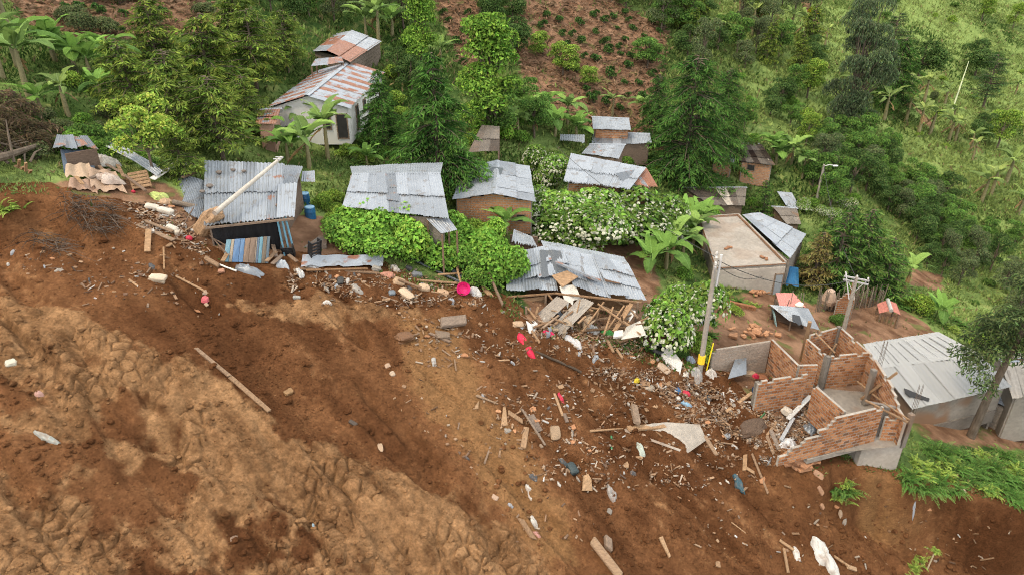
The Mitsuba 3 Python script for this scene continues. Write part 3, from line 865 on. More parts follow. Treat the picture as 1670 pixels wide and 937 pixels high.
# ------------------------------------------------------------------ the roofless brick house
ZT, ZF = 10.9, 8.85
h = thing('brick_ruin', 'roofless orange brick house broken open by the landslide, rubble inside', 'ruined house')
RW = lambda a, b, z=ZT, z2=None: (zp(*a, z), zp(*b, z if z2 is None else z2))
A, B = RW((1352, 681), (1441, 660))
d = unit((B - A)[:2]); A2 = np.array([*(A[:2] - d * 2.35), ZT])
brick_wall(h, A2, B, ZF, [ZF + .45, ZF + .75, ZF + 1.15, ZF + 1.3, ZT - .35, ZT, ZT, ZT, ZT + .02, ZT], parts=190, mortar=(.9, .35), crumble=.09, seed=90, part='front_wall')
C = zp(1487, 676, 10.35)
brick_wall(h, B + [d[0] * .32, d[1] * .32, 0], C, ZF, [10.15, 10.2, 10.35], parts=40, mortar=(.9, .35), crumble=.09, seed=91, part='front_wall')
A, B3 = RW((1237, 620), (1317, 608))
brick_wall(h, A, B3, ZF - .3, [ZT - .05, ZT, ZT, ZT], parts=70, mortar=(.9, .35), crumble=.09, seed=92)
A, B = RW((1260, 550), (1304, 593)); brick_wall(h, A, B, ZF - .2, [ZT] * 2, mortar=(.9, .35), crumble=.09, seed=93)
A, B = RW((1304, 593), (1334, 592)); brick_wall(h, A, B, ZF, [ZT] * 2, mortar=(.9, .35), crumble=.09, seed=94)
A, B = RW((1322, 544), (1366, 532)); brick_wall(h, A, B, ZF, [ZT] * 2, mortar=(.9, .35), crumble=.09, seed=95)
A, B = RW((1317, 550), (1347, 576)); brick_wall(h, A, B, ZF, [ZT] * 2, mortar=(.9, .35), crumble=.09, seed=96)
A, B = RW((1372, 532), (1428, 581)); brick_wall(h, A, B, ZF, [ZT] * 2, mortar=(.9, .35), crumble=.09, seed=97)
A, B = RW((1356, 578), (1424, 571.5)); brick_wall(h, A, B, ZF, [ZT] * 2, mortar=(.9, .35), crumble=.09, seed=98)
A, B = RW((1428, 584), (1483, 668)); brick_wall(h, A, B, ZF, [ZT, ZT, ZT - .1, ZT - .1, ZT - .4, ZT - .6], mortar=(.9, .35), crumble=.09, seed=99)
A, B = RW((1329, 625), (1379, 668)); brick_wall(h, A, B, ZF, [ZT, ZT, ZT], mortar=(.9, .35), crumble=.09, seed=100)
A, B = RW((1163, 566), (1257, 551.5)); brick_wall(h, A, B, ZF - .5, [ZT - .1, ZT, ZT], bl=.4, bh=.2, wear=.85, mortar=(.9, .35), crumble=.09, seed=101, part='block_wall')
for k, (u, v, zt, s) in enumerate([(1369, 532, ZT + .02, .2), (1426, 602, ZT + .05, .24), (1446, 661, ZT - .35, .24), (1487, 674, ZT - .45, .24), (1236, 622, ZT - .3, .22), (1351, 580, ZT, .2)]):
    p = zp(u, v, zt)
    MB().box([p[0], p[1], (zt + ZF - .3) / 2], (s, s, zt - ZF + .3), rotz(.27), u=(.25, .5), bev=.015).build(name(h + '__column'), 'concrete')
p0, p1 = zp(1435, 590, ZT), zp(1491, 664, ZT - .6)
for p in (p0, p1):
    for k in range(4):
        b = p + [(k % 2) * .14, (k // 2) * .14, -.5]
        MB().tube([b, b + [.03 * k - .04, .02, 1.7]], .012, 4, (.10, .075, .06)).build(name(h + '__reinforcing_bar'), 'paint')
    MB().tube([p + [0, 0, .5], p + [.14, 0, .5], p + [.14, .14, .5], p + [0, .14, .5], p + [0, 0, .5]], .008, 4, (.10, .075, .06)).build(name(h + '__reinforcing_bar'), 'paint')
fp = [zp(u, v, ZF) for u, v in ((1384, 668), (1419, 646), (1399, 622), (1352, 632))]
fq = [zp(1330, 690, ZF), zp(1478, 700, ZF), zp(1424, 640, ZF), zp(1330, 640, ZF)]
n = 20
s_, t_ = np.meshgrid(np.linspace(0, 1, n), np.linspace(0, 1, n), indexing='ij')
A11, C11 = zp(1352, 681, ZT), zp(1485, 668, ZT)
B9, W7 = zp(1426, 584, ZT), zp(1356, 578, ZT)
fl4 = [np.array([*p[:2], ZF - .01]) for p in (A11, C11, B9, W7)]
top = np.stack([lerp4(fl4, a, b) for a, b in zip(s_.ravel(), t_.ravel())]); top[:, 2] += .06 * (nfbm(top * 1.5, 3, 8) - .5)
MB().add(top, grid(n, n), u=(.45, .7)).build(h + '__floor', 'concrete')
# plinth under the right front corner, with its corner pillar
A = np.array([*(zp(1441, 660, ZT)[:2] - d * .55), 0])
Cc = np.array([*C[:2], 0])
nn = np.array([d[1], -d[0], 0])
slab_wall(h, A + nn * .0, Cc + nn * .0, 7.2, ZF - .02, .2, u=(1.1, .35), part='plinth')
slab_wall(h, np.array([*(A2[:2] + d * 1.6), 0]), A, ZF - .28, ZF - .02, .22, u=(.75, .4), part='beam')
E1 = np.array([*zp(1483, 668, ZT)[:2], 0]); E2 = np.array([*zp(1428, 584, ZT)[:2], 0])
slab_wall(h, Cc, E2, 6.5, ZF - .02, .2, u=(.6, .4), part='plinth')
slab_wall(h, A + np.array([-d[1], d[0], 0]) * 2, A, 6.8, ZF - .3, .2, u=(.5, .6), part='plinth')
MB().box([*A[:2], (7.0 + ZF - .02) / 2], (.3, .3, ZF - .02 - 7.0), rotz(.27), u=(.95, .3), bev=.02).build(name(h + '__pillar'), 'concrete')
# timbers of the ruin
for a, za, b, zb, wd in (((1321, 524), 11.6, (1306, 588), ZF, .19), ((1463, 607), 11.2, (1404, 650), 9.1, .13), ((1411, 652), 10.5, (1481, 688), 10.2, .1), ((1411, 655), 10.4, (1460, 664), 10.3, .16),
                         ((1398, 621), 9.6, (1455, 668), 9.6, .09), ((1330, 543), 11.0, (1362, 575), 10.6, .08), ((1364, 560), 11.0, (1340, 598), 9.4, .1), ((1440, 655), 10.9, (1483, 684), 10.5, .07)):
    k = thing('roof_timber', {(1321, 524): 'thick pale timber post standing upright in the brick ruin', (1463, 607): 'long timber beam leaning out over the right wall of the ruin',
                              (1411, 655): 'short dark metal purlin lying across the ruin corner', (1411, 652): 'pole laid slantwise to the front corner of the ruin'}.get(a, 'thin roof batten hanging across the open rooms of the brick ruin'), 'timber',
              None if a in ((1321, 524), (1463, 607), (1411, 655), (1411, 652)) else 'roof battens left in the brick ruin')
    MB().bar(zp(*a, za), zp(*b, zb), wd, wd * .8, u=(.65 if wd != .16 else .1, .1 if wd != .16 else .9), bev=.01).build(k, 'wood')

# ------------------------------------------------------------------ the wrecked shack at the left
h = thing('wrecked_tin_shack', 'wrecked shack at the slide edge with a corrugated tin roof and black tarpaulin front', 'shack')
zs = zg(470, 425)
q = [zp(334, 369, zs + 2.05), zp(456, 357, zs + 2.05), zp(463, 270, zs + 2.75), zp(335, 265, zs + 2.75)]
tin_roof(h, q, 6, 2, seed=110, tones=[.5, .42, .6, .45, .62, .55], rusts=[.02, .06, .3], pitch=.2, amp=.03, jitter=.05)
q2 = [zp(453, 355, zs + 2.1), zp(479, 354, zs + 2.1), zp(483, 299, zs + 2.55), zp(455, 302, zs + 2.55)]
tin_roof(h, q2, 1, 1, seed=111, tone=1.6, rust=0, pitch=.2, amp=.03)
q3 = [zp(457, 302, zs + 2.5), zp(483, 299, zs + 2.5), zp(492, 272, zs + 2.85), zp(462, 270, zs + 2.8)]
tin_roof(h, q3, 1, 1, seed=112, tone=.6, rust=0, pitch=.12, amp=.025)
q4 = [zp(276, 330, zs + 1.85), zp(338, 366, zs + 1.8), zp(346, 300, zs + 2.35), zp(298, 286, zs + 2.5)]
tin_roof(h, q4, 3, 1, seed=113, tones=[.75, .85, .6], rust=.02, pitch=.2, amp=.035)
w = ring([q[0], q2[1], q3[2], q[3]], .2)
pt = ('paint', (0, 0), (.012, .012, .014))
MB().add(*sheet_vf([w[0] * [1, 1, 0] + [0, .25, zs - .5], w[1] * [1, 1, 0] + [-.7, .25, zs - .5], w[1] - [.7, 0, .1], w[0] - [0, 0, .12]], .5, .05, 6, 0, 4), c=(.010, .010, .012)).build(h + '__front_tarpaulin', 'paint', True)
slab_wall(h, w[1] + [-.9, .9, 0], w[2], zs - .2, zs + 2.3, .08, 'wood', (.1, .5))
slab_wall(h, w[2], w[3], zs - .4, zs + 2.55, .08, 'wood', (.2, .5))
slab_wall(h, w[3], w[0], zs - .4, zs + 2.0, .08, 'wood', (.2, .5))
for i, (u, v) in enumerate(((455, 358), (461, 357), (466, 356))):
    b = zp(u, v, zs + 2.0)
    MB().bar(b + [.05 * i, .1 * i, -2.1], b + [-.08, .1 * i, 0], .12, .05, col=(.12, .27, .36)).build(name(h + '__post'), 'paint')
MB().bar(q[0] - [0, .03, .08], q2[1] - [0, .03, .08], .09, .09, u=(.5, .5)).build(h + '__eave_beam', 'wood')
for (u, v, s) in ((357, 281, .17), (380, 277, .14), (398, 279, .13), (342, 303, .18), (330, 312, .14)):
    k = thing('roof_stone', 'stone weighing down the corrugated roof of the wrecked shack', 'stone', 'stones on the corrugated roof')
    st = trimesh.creation.icosphere(1, 1)
    vv = st.vertices * [s, s * .8, s * .6] * (0.75 + .5 * nnoise(st.vertices * 1.7 + u, 3))[:, None]
    MB().add(vv + zp(u, v, zs + 2.05 + .7 * (357 - v) / 90 + .12), st.faces, (.12, .10, .085)).build(k, 'paint')


def ragged(thingkey, bsdf, pts, th=.03, c=(.5, .5, .5), u=(.5, 0)):
    """A flat polygon of the given corners (world), with thickness th."""
    p = np.asarray(pts, float)
    n = unit(np.cross(p[1] - p[0], p[2] - p[0]))
    if n[2] < 0:
        n = -n
    m = len(p)
    v = np.vstack([p, p - n * th])
    f = [[0, i, i + 1] for i in range(1, m - 1)] + [[m, m + i + 1, m + i] for i in range(1, m - 1)]
    q_ = [[i, m + i, m + (i + 1) % m, (i + 1) % m] for i in range(m)]
    MB().add(v, np.vstack([np.array(f), np.array(q_)[:, [0, 1, 2]], np.array(q_)[:, [0, 2, 3]]]), c, u).build(thingkey, bsdf)


# the striped board leaning in front of it
k = thing('striped_board', 'blue and brown striped board leaning before the black tarpaulin front', 'board')
bl_, br_ = G(364, 428) + [0, 0, .05], G(438, 431) + [0, 0, .05]
dd_ = float(np.dot(bl_ - CAM, FW)) + .45
tr_, tl_ = pd(441, 386, dd_), pd(369, 391, dd_)
cols = [(.12, .30, .40), (.38,.31,.22), (.07, .20, .42), (.08, .22, .44), (.27, .17, .10), (.25, .16, .10), (.38,.31,.24), (.12, .20, .30), (.16, .40, .52), (.24, .19, .13), (.14, .22, .28)]
edge = [0, .12, .19, .33, .43, .55, .68, .71, .76, .84, .93, 1]
for i, c in enumerate(cols):
    a, b = edge[i] + .004, edge[i + 1] - .004
    ragged(name(k + '__board_strip'), 'paint', [bl_ * (1 - a) + br_ * a, bl_ * (1 - b) + br_ * b, tl_ * (1 - b) + tr_ * b, tl_ * (1 - a) + tr_ * a], .05 + .01 * (i % 2), np.asarray(c) * .5 + .03)

# fallen pole and its footing
k = thing('fallen_utility_pole', 'pale fallen pole lying slantwise across the corrugated roof with its footing torn out', 'utility pole')
a, b = zp(350, 348, zs + 2.75), zp(459, 257, zs + 3.65)
t = np.linspace(0, 1, 8)[:, None]
MB().tube(a * (1 - t) + b * t, np.linspace(.125, .085, 8), 10, (.42, .42, .40), (1.55, .45)).build(k + '__shaft', 'concrete', True)
a2, b2 = zp(318, 400, zs + .35), zp(354, 344, zs + 2.6)
st = trimesh.creation.icosphere(4, 1)
vv = st.vertices.copy()
vv = np.sign(vv) * np.abs(vv) ** .55
vv = unit(vv) * np.linalg.norm(vv, axis=1, keepdims=True)
vv = vv * (0.82 + .32 * nfbm(vv * 2.4, 4, 9))[:, None]
L = np.linalg.norm(b2 - a2)
vv = (vv * [L * .50, .48, .42]) @ frame(b2 - a2).T + (a2 + b2) / 2
cc = np.array([.29, .185, .105]) * (.6 + .7 * nfbm(vv * 3, 4, 2))[:, None]
MB().add(vv, st.faces, cc).build(k + '__footing', 'paint', True)
cb = unit(b - a); cx = np.cross(cb, [0, 0, 1])
for s in (.93, .97):
    MB().bar(a + (b - a) * s - cx * .22 + [0, 0, .1], a + (b - a) * s + cx * .22 + [0, 0, .1], .05, .05, col=(.35, .36, .36)).build(name(k + '__bracket'), 'paint')


def lathe(prof, base, axis=(0, 0, 1), seg=20, col=(.5, .5, .5)):
    prof = np.asarray(prof, float)
    th = np.arange(seg) * 2 * np.pi / seg
    v = np.stack([prof[:, 0, None] * np.cos(th), prof[:, 0, None] * np.sin(th), prof[:, 1, None] + 0 * th], -1).reshape(-1, 3)
    A = frame(axis, (0, 1, 0)) if abs(axis[2]) < .99 else None
    Rm = np.stack([A[:, 1], A[:, 2], A[:, 0]], 1) if A is not None else np.eye(3)
    i, j = np.meshgrid(np.arange(len(prof) - 1), np.arange(seg), indexing='ij')
    f = np.stack([i * seg + j, i * seg + (j + 1) % seg, (i + 1) * seg + (j + 1) % seg, (i + 1) * seg + j], -1).reshape(-1, 4)
    return v @ Rm.T + base, f


BAR = [(0, 0), (.26, 0), (.28, .03), (.285, .25), (.30, .27), (.30, .3), (.285, .32), (.285, .6), (.30, .62), (.30, .65), (.285, .67), (.275, .86), (.25, .9)]
for (u, v, lab, tilt) in ((508, 363, 'blue plastic barrel standing on the patio right of the wrecked shack', 0), (499, 340, 'darker blue barrel in the shade behind the front blue barrel', 0)):
    k = thing('water_barrel', lab, 'barrel')
    base = np.array(zp(u, v, zs + (.05 if u == 508 else .2)))
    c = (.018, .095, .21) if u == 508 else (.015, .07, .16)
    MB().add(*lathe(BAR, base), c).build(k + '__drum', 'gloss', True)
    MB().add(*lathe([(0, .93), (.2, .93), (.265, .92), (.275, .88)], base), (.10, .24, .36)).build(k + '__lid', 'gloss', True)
k = thing('patio_slab', 'worn brown concrete patio floor beside the wrecked shack', 'patio')
P_ = [zp(u, v, zs + .04) for u, v in ((463, 408), (532, 398), (538, 372), (512, 362), (486, 358), (474, 372))]
ragged(k, 'concrete', P_, .25, u=(.35, 1.0))
for (u, v, w_, l_, a_, tl, lab) in ((470, 409, .5, .75, .1, .5, 'black slatted plastic crate standing against the patio edge'), (513, 408, .55, 1.1, .9, .25, 'black slatted rack tipped over at the patio corner')):
    k = thing('slatted_crate', lab, 'crate')
    c0 = zp(u, v, zs + .35)
    Rm = rotz(a_) @ trimesh.transformations.rotation_matrix(tl, [1, 0, 0])[:3, :3]
    for s in (-1, 1):
        MB().box(c0 + Rm @ [s * w_ / 2, 0, 0], (.05, .3, l_), Rm, (.012, .012, .013)).build(name(k + '__side'), 'paint')
    for j in range(6):
        MB().box(c0 + Rm @ [0, -.1, -l_ / 2 + (j + .5) * l_ / 6], (w_ - .05, .04, l_ / 10), Rm, (.02, .02, .022)).build(name(k + '__slat'), 'paint')
k = thing('pale_roof_piece', 'short pale tin piece hanging at the back corner above the blue barrels', 'tin sheet')
a = zp(500, 285, zs + 2.5)
MB().add(*sheet_vf([a + [-.2, -.5, -.2], a + [.5, -.3, -.3], a + [.35, .4, .1], a + [-.3, .3, .1]], .12, .02), u=(.9, .2)).build(k, 'tin', True)

# ------------------------------------------------------------------ the collapsed house in the middle
h = thing('collapsed_tin_house', 'collapsed house with a broken patched tin roof at the middle of the slide edge', 'ruined house')
zc = zg(930, 500)
e = zc + 1.25
qa = [zp(827, 481, e - .15), zp(908, 474, e - .1), zp(892, 404, e + .95), zp(829, 418, e + .6)]
qb = [zp(908, 474, e - .1), zp(1051, 489, e - .3), zp(1022, 431, e + .7), zp(892, 404, e + .95)]
tin_roof(h, qa, 3, 3, seed=120, tones=[.9, .6, 1.1, .8], rusts=[.03, .12, .3], jitter=.14, ragged=.05, warp=.16)
tin_roof(h, qb, 5, 3, seed=121, tones=[1.2, .7, 1.3, .6, .9], rusts=[.02, .05, .28, .03], jitter=.16, ragged=.05, warp=.18, skip=((0, 0),))
bk = [zp(1019, 424, e + .3) + [0, .8, -.2], zp(884, 399, e + .4) + [0, .8, -.1]]
tin_roof(h, [bk[0], bk[1], zp(889, 405, e + .9), zp(1022, 431, e + .7)], 5, 1, seed=122, tones=[.95, .9, .6], rust=.03, jitter=.1)
MB().add(*sheet_vf([zp(884, 452, e + .42), zp(923, 440, e + .55), zp(914, 408, e + 1.1), zp(880, 408, e + 1.05)], .9, .03, 8, .1, 6, .2), c=(.075, .085, .095)).build(h + '__tarpaulin_patch', 'paint')
for i, (a, za, b, zb) in enumerate((((838, 484), e - .2, (842, 515), zc - .2), ((890, 480), e - .2, (890, 520), zc - .3), ((1040, 492), e - .3, (1042, 520), zc - .1), ((985, 430), e, (985, 470), zc - 1), ((858, 500), e - .2, (858, 520), zc - .2))):
    p = zp(*a, za)
    MB().bar(p * [1, 1, 0] + [0, 0, zc - .6], p, .11, .11, u=(.5, .4)).build(name(h + '__post'), 'wood')
for i, (a, za, b, zb, wd, tn) in enumerate((((906, 478), e, (1046, 493), e - .35, .12, .5), ((826, 484), e - .2, (906, 478), e - .2, .12, .5), ((893, 479), e - .2, (935, 530), zc + .1, .07, .6),
                                        ((975, 495), e - .2, (1045, 545), zc + .2, .07, .8), ((985, 492), e - .2, (950, 540), zc + .1, .07, .75), ((1030, 495), e - .3, (1002, 540), zc + .1, .22, .75),
                                        ((1018, 498), e - .3, (990, 538), zc + .1, .07, .85), ((955, 500), e - .4, (1010, 508), e - .7, .07, .8), ((1000, 500), e - .4, (985, 545), zc + .1, .09, .7))):
    MB().bar(zp(*a, za), zp(*b, zb), wd, .07, u=(tn, .05)).build(name(h + '__rafter'), 'wood')
B0, B1 = zp(905, 478, e - .3) + [0, 1.7, 0], zp(1042, 492, e - .35) + [0, 1.7, 0]
slab_wall(h, B0, B1, zc - .5, e - .3, .06, 'wood', (.5, .0), part='inner_wall')
slab_wall(h, B0 + [0, .9, 0], zp(830, 482, e - .3) + [0, 2.2, 0], zc - .6, e - .3, .06, 'wood', (.1, .5), part='inner_wall')
for i in range(3):
    MB().bar(zp(818, 494 + 5 * i, e - .5 - .22 * i), zp(891, 485 + 5 * i, e - .5 - .22 * i), .04, .2, u=(.62 - .1 * i, .1), up=(0, .3, 1)).build(name(h + '__wall_plank'), 'wood')
RT = np.random.default_rng(60)
for i in range(46):
    u = RT.uniform(838, 1046); v = RT.uniform(492, 540)
    p = zp(u, v, zc + RT.uniform(.0, .9)) + [0, RT.uniform(-.1, .5), 0]
    d_ = unit(RT.normal(0, 1, 3) * [1, .7, .55]); l = RT.uniform(.5, 1.7)
    k = thing('splintered_timber', 'splintered timber in the tangle under the collapsed roof', 'timber', 'splintered timbers under the collapsed roof')
    MB().bar(p - d_ * l / 2, p + d_ * l / 2, RT.uniform(.05, .13), RT.uniform(.04, .08), u=(RT.uniform(.35, 1), RT.uniform(0, .4))).build(k, 'wood')
for i in range(9):
    u = RT.uniform(845, 1040); v = RT.uniform(500, 545)
    p = zp(u, v, zc + RT.uniform(.1, .6)); s_ = RT.uniform(.25, .55)
    k = thing('torn_sheet', 'torn sheet caught in the tangle under the collapsed roof', 'sheet', 'torn sheets under the collapsed roof')
    A = trimesh.transformations.random_rotation_matrix(RT.random(3))[:3, :3]
    q_ = [p + A @ [-s_, -s_ * .6, 0], p + A @ [s_, -s_ * .7, 0], p + A @ [s_ * .9, s_ * .6, 0], p + A @ [-s_, s_ * .5, 0]]
    MB().add(*sheet_vf(q_, .3, .04, 6, .1, i, .2), c=np.array([(.45, .44, .42), (.25, .19, .13), (.2, .22, .25)][i % 3])).build(k, 'paint', True)
tk = lambda lab, cat='board': thing(cat.replace(' ', '_'), lab, cat)
k = thing('plywood_board', 'square tan plywood board lying on the collapsed roof', 'board')
ragged(k, 'wood', [zp(900, 449, e + .5), zp(917, 468, e + .35), zp(943, 451, e + .5), zp(925, 441, e + .6)], .04, u=(.85, .1))
k = thing('ridge_beam_strip', 'long grey channel strip lying slantwise on the collapsed roof', 'metal strip')
a, b = zp(906, 428, e + .85), zp(980, 459, e + .42)
MB().add(*sheet_vf([a + [0, -.16, 0], b + [0, -.16, 0], b + [0, .16, .05], a + [0, .16, .05]], 5, .03, 4), u=(.5, .35)).add(*sheet_vf([a + [0, -.18, 0], b + [0, -.18, 0], b + [0, -.16, .1], a + [0, -.16, .1]], 5, .0, 2), u=(.9, .1)).build(k, 'tin')
k = thing('white_plastic_sheet', 'dirty white plastic sheet draped over the broken eave of the collapsed roof', 'plastic sheet')
MB().add(*sheet_vf([zp(925, 500, e - .5), zp(948, 487, e - .3), zp(938, 463, e + .3), zp(912, 467, e + .25)], .7, .05, 9, 0, 8, .25), c=(.44, .42, .37)).build(k, 'paint', True)
for (a0, a1, lab) in (((918, 487), (868, 533), 'grey corrugated sheet slid off the collapsed roof, the longer of two'), ((958, 488), (906, 540), 'grey corrugated sheet slid off the collapsed roof beside a white edge, nearer the rafters')):
    k = thing('slid_sheet', lab, 'roof sheet')
    a, b = zp(*a0, e - .2), zp(*a1, zc + .15)
    d_ = unit(b - a); sd_ = unit(np.cross(d_, [0, 0, 1])) * .45
    MB().add(*sheet_vf([b - sd_, b + sd_, a + sd_, a - sd_], .15, .03, 5, 0, 3, .08), u=(.75, .1)).build(k, 'concrete', True)
k = thing('white_door_panel', 'white panel leaning at the right end of the collapsed house', 'panel')
ragged(k, 'paint', [zp(1013, 553, zc + .1), zp(1054, 546, zc + .1), zp(1044, 522, zc + .7), zp(1022, 532, zc + .65)], .04, (.46, .43, .37))
k = thing('white_box_panel', 'smaller white panel lying beside the leaning white panel', 'panel')
ragged(k, 'paint', [zp(1000, 549, zc + .15), zp(1018, 547, zc + .2), zp(1016, 537, zc + .3), zp(1002, 539, zc + .3)], .12, (.47, .45, .41))
k = thing('broken_tin_awning', 'white crumpled tin awning between the brick gable and the collapsed house', 'tin sheet')
a = zp(853, 388, zg(853, 400) + 1.0)
MB().add(*sheet_vf([zp(834, 394, a[2]), zp(876, 402, a[2] - .1), zp(868, 386, a[2] + .2), zp(838, 374, a[2] + .5)], .17, .03, 8, .1, 6, .2), u=(.97, .12)).build(k, 'tin', True)
k = thing('dark_doorway_hut', 'low dark hut below the crumpled white tin awning', 'hut')
g = zg(862, 408)
a, b = zp(832, 398, g + .8), zp(878, 404, g + .7)
slab_wall(k, a, b, g - .4, g + .8, .1, 'wood', (.02, .4)); slab_wall(k, a + [0, 1, 0], b + [0, 1, 0], g - .4, g + 1.0, .1, 'wood', (.05, .4))

# ------------------------------------------------------------------ yard sheds, poles, fence
h = thing('pink_roof_coop', 'low coop with a pink tin roof above the blue grey lean-to', 'coop')
g = zg(1300, 505)
tin_roof(h, [zp(1272, 500, g + 1.1), zp(1314, 499, g + 1.1), zp(1294, 477, g + 1.5), zp(1265, 477, g + 1.5)], 2, 1, seed=130, tone=.6, rust=0, part='roof_sheet')
for kk in [x for x in list(scene) if x.startswith(h + '__roof_sheet')]:
    v, f = sheet_vf([zp(1272 + 21 * int(kk.endswith('001')), 500, g + 1.12), zp(1293 + 21 * int(kk.endswith('001')), 500, g + 1.12), zp(1280 + 14 * int(kk.endswith('001')), 477, g + 1.5), zp(1265 + 15 * int(kk.endswith('001')), 477, g + 1.5)], .16, .02, 5)
    scene[kk] = MB().add(v, f, (.42, .175, .15)).shape('paint', True)
for u, v, z in ((1274, 499, 1.05), (1312, 498, 1.05), (1294, 478, 1.45), (1266, 478, 1.45)):
    p = zp(u, v, g + z); MB().bar(p * [1, 1, 0] + [0, 0, g - .5], p, .08, .08, u=(.3, .5)).build(name(h + '__post'), 'wood')
slab_wall(h, zp(1266, 479, g + 1.4), zp(1273, 499, g + 1.05), g - .3, g + 1.05, .05, 'wood', (.1, .7)); slab_wall(h, zp(1273, 499, g + 1.05), zp(1312, 498, g + 1.05), g - .3, g + 1.0, .05, 'wood', (.1, .7))
k = thing('white_bundle', 'small white bundle on the right corner of the pink roof', 'bundle')
st = trimesh.creation.icosphere(2, .22); MB().add(st.vertices * (0.8 + .4 * nnoise(st.vertices * 6, 1))[:, None] * [1.3, 1, .8] + zp(1304, 497, g + 1.35), st.faces, (.62, .56, .48)).build(k, 'paint', True)
h = thing('blue_grey_lean_to', 'open lean-to with a bent blue grey tin roof in front of the pink coop', 'lean-to')
g = zg(1300, 535)
tin_roof(h, [zp(1288, 523, g + 1.0), zp(1337, 540, g + .75), zp(1317, 503, g + 1.35), zp(1257, 497, g + 1.5)], 3, 1, seed=131, tones=[.6, .75, .6], rusts=[.02, .02, .2], jitter=.08)
MB().add(*sheet_vf([zp(1292, 524, g + 1.12), zp(1308, 528, g + 1.05), zp(1304, 514, g + 1.3), zp(1292, 512, g + 1.36)], 2, .02, 6, 0, 5, .3), c=(.03, .034, .04)).build(h + '__tarpaulin_patch', 'paint')
MB().add(*sheet_vf([zp(1259, 506, g + .2), zp(1268, 545, g + .0), zp(1263, 512, g + 1.2), zp(1258, 499, g + 1.4)], .6, .06, 8, 0, 3, .1), c=(.20, .30, .30)).build(h + '__side_sheet', 'paint', True)
for u, v, z in ((1290, 522, .95), (1334, 539, .7), (1316, 505, 1.3), (1260, 499, 1.45)):
    p = zp(u, v, g + z); MB().bar(p * [1, 1, 0] + [0, 0, g - .6], p, .08, .08, u=(.3, .5)).build(name(h + '__post'), 'wood')
slab_wall(h, zp(1260, 498, g + 1.4), zp(1316, 504, g + 1.3), g - .4, g + 1.2, .05, 'wood', (.05, .4))
h = thing('red_roof_kennel', 'tiny wooden kennel with a pinkish red roof and grey ridge strip', 'kennel')
g = zg(1450, 530)
a, b, c_, d_ = zp(1434, 510, g + 1.05), zp(1469, 513, g + 1.05), zp(1462, 494, g + 1.05), zp(1430, 495, g + 1.05)
ra, rb = (a + b) / 2 + [0, 0, .3], (c_ + d_) / 2 + [0, 0, .3]
for Q in ([d_, a, ra, rb], [b, c_, rb, ra]):
    MB().add(*sheet_vf(Q, .16, .02, 4), c=(.34, .125, .095)).build(name(h + '__roof_sheet'), 'paint', True)
MB().tube([ra - (rb - ra) * .05 + [0, 0, .02], rb + [0, 0, .02]], .14, 8, (.30, .295, .28)).build(h + '__ridge_cap', 'paint', True)
for p in (a, b, c_, d_):
    p = p * .86 + (a + b + c_ + d_) / 4 * .14
    MB().bar(p * [1, 1, 0] + [0, 0, g - .3], p - [0, 0, .05], .1, .1, u=(.45, .4)).build(name(h + '__post'), 'wood')
for i in range(5):
    t = .1 + .2 * i
    MB().bar((a * (1 - t) + b * t) * [1, 1, 0] + [0, .15, g - .2], (a * (1 - t) + b * t) * [1, 1, 0] + [.05 * (i - 2), .15, g + .75], .16, .03, u=(.4 + .08 * i, .1), up=(0, 1, 0)).build(name(h + '__plank'), 'wood')
h = thing('brick_oven_hut', 'small broken brick outbuilding by the leaning pole behind the ruin', 'outbuilding')
g = zg(1365, 520)
a, b = zp(1350, 478, g + 1.9), zp(1386, 478, g + 1.9)
brick_wall(h, zp(1358, 520, g), zp(1385, 519, g), g - .3, [g + 1.3, g + 1.9, g + 2.0, g + 1.5], seed=140, tone=(0, .4)); brick_wall(h, zp(1385, 519, g), zp(1383, 495, g), g - .3, [g + 1.5, g + 1.8], seed=141, tone=(0, .4))
MB().add(*lathe([(.01, .9), (.3, .7), (.45, .3), (.55, 0), (.5, -.3)], zp(1352, 488, g + .9), seg=8), (.33, .24, .18)).build(h + '__rubble_bag', 'paint')
k = thing('blue_water_tarp', 'bright blue tarpaulin stretched between the concrete house and the cypress trees', 'tarpaulin')
g = zg(1280, 470)
MB().add(*sheet_vf([zp(1264, 461, g + .4), zp(1303, 467, g + .3), zp(1302, 436, g + 1.5), zp(1266, 432, g + 1.6)], .9, .09, 10, .15, 7, .1), c=(.015, .11, .24)).build(k, 'paint', True)


def pole(lab, base_px, top_px, r=.14, arm=1.3, kind='utility_pole', z=None, lean=0.0):
    k = thing(kind, lab, kind.replace('_', ' '))
    b = G(*base_px)
    dd = math.hypot(b[0] - 0, b[1])
    hs = np.linspace(2, 14, 600)
    pr = np.array([proj(b + [0, 0, x]) for x in hs])
    hh = hs[np.argmin(np.abs(pr[:, 1] - top_px[1]))]
    tpt = b + [lean * hh, 0, hh]
    MB().tube([b - [0, 0, .5], b * .5 + tpt * .5, tpt], [r * 1.15, r, r * .75], 10, (.30, .295, .28), (.9, .35)).build(k + '__shaft', 'concrete', True)
    return k, b, tpt


def proj(p):
    q = np.asarray(p, float) - CAM
    zz = q @ FW
    return np.array([835 + F * q[0] / zz, 468.5 - F * (q @ UP) / zz])


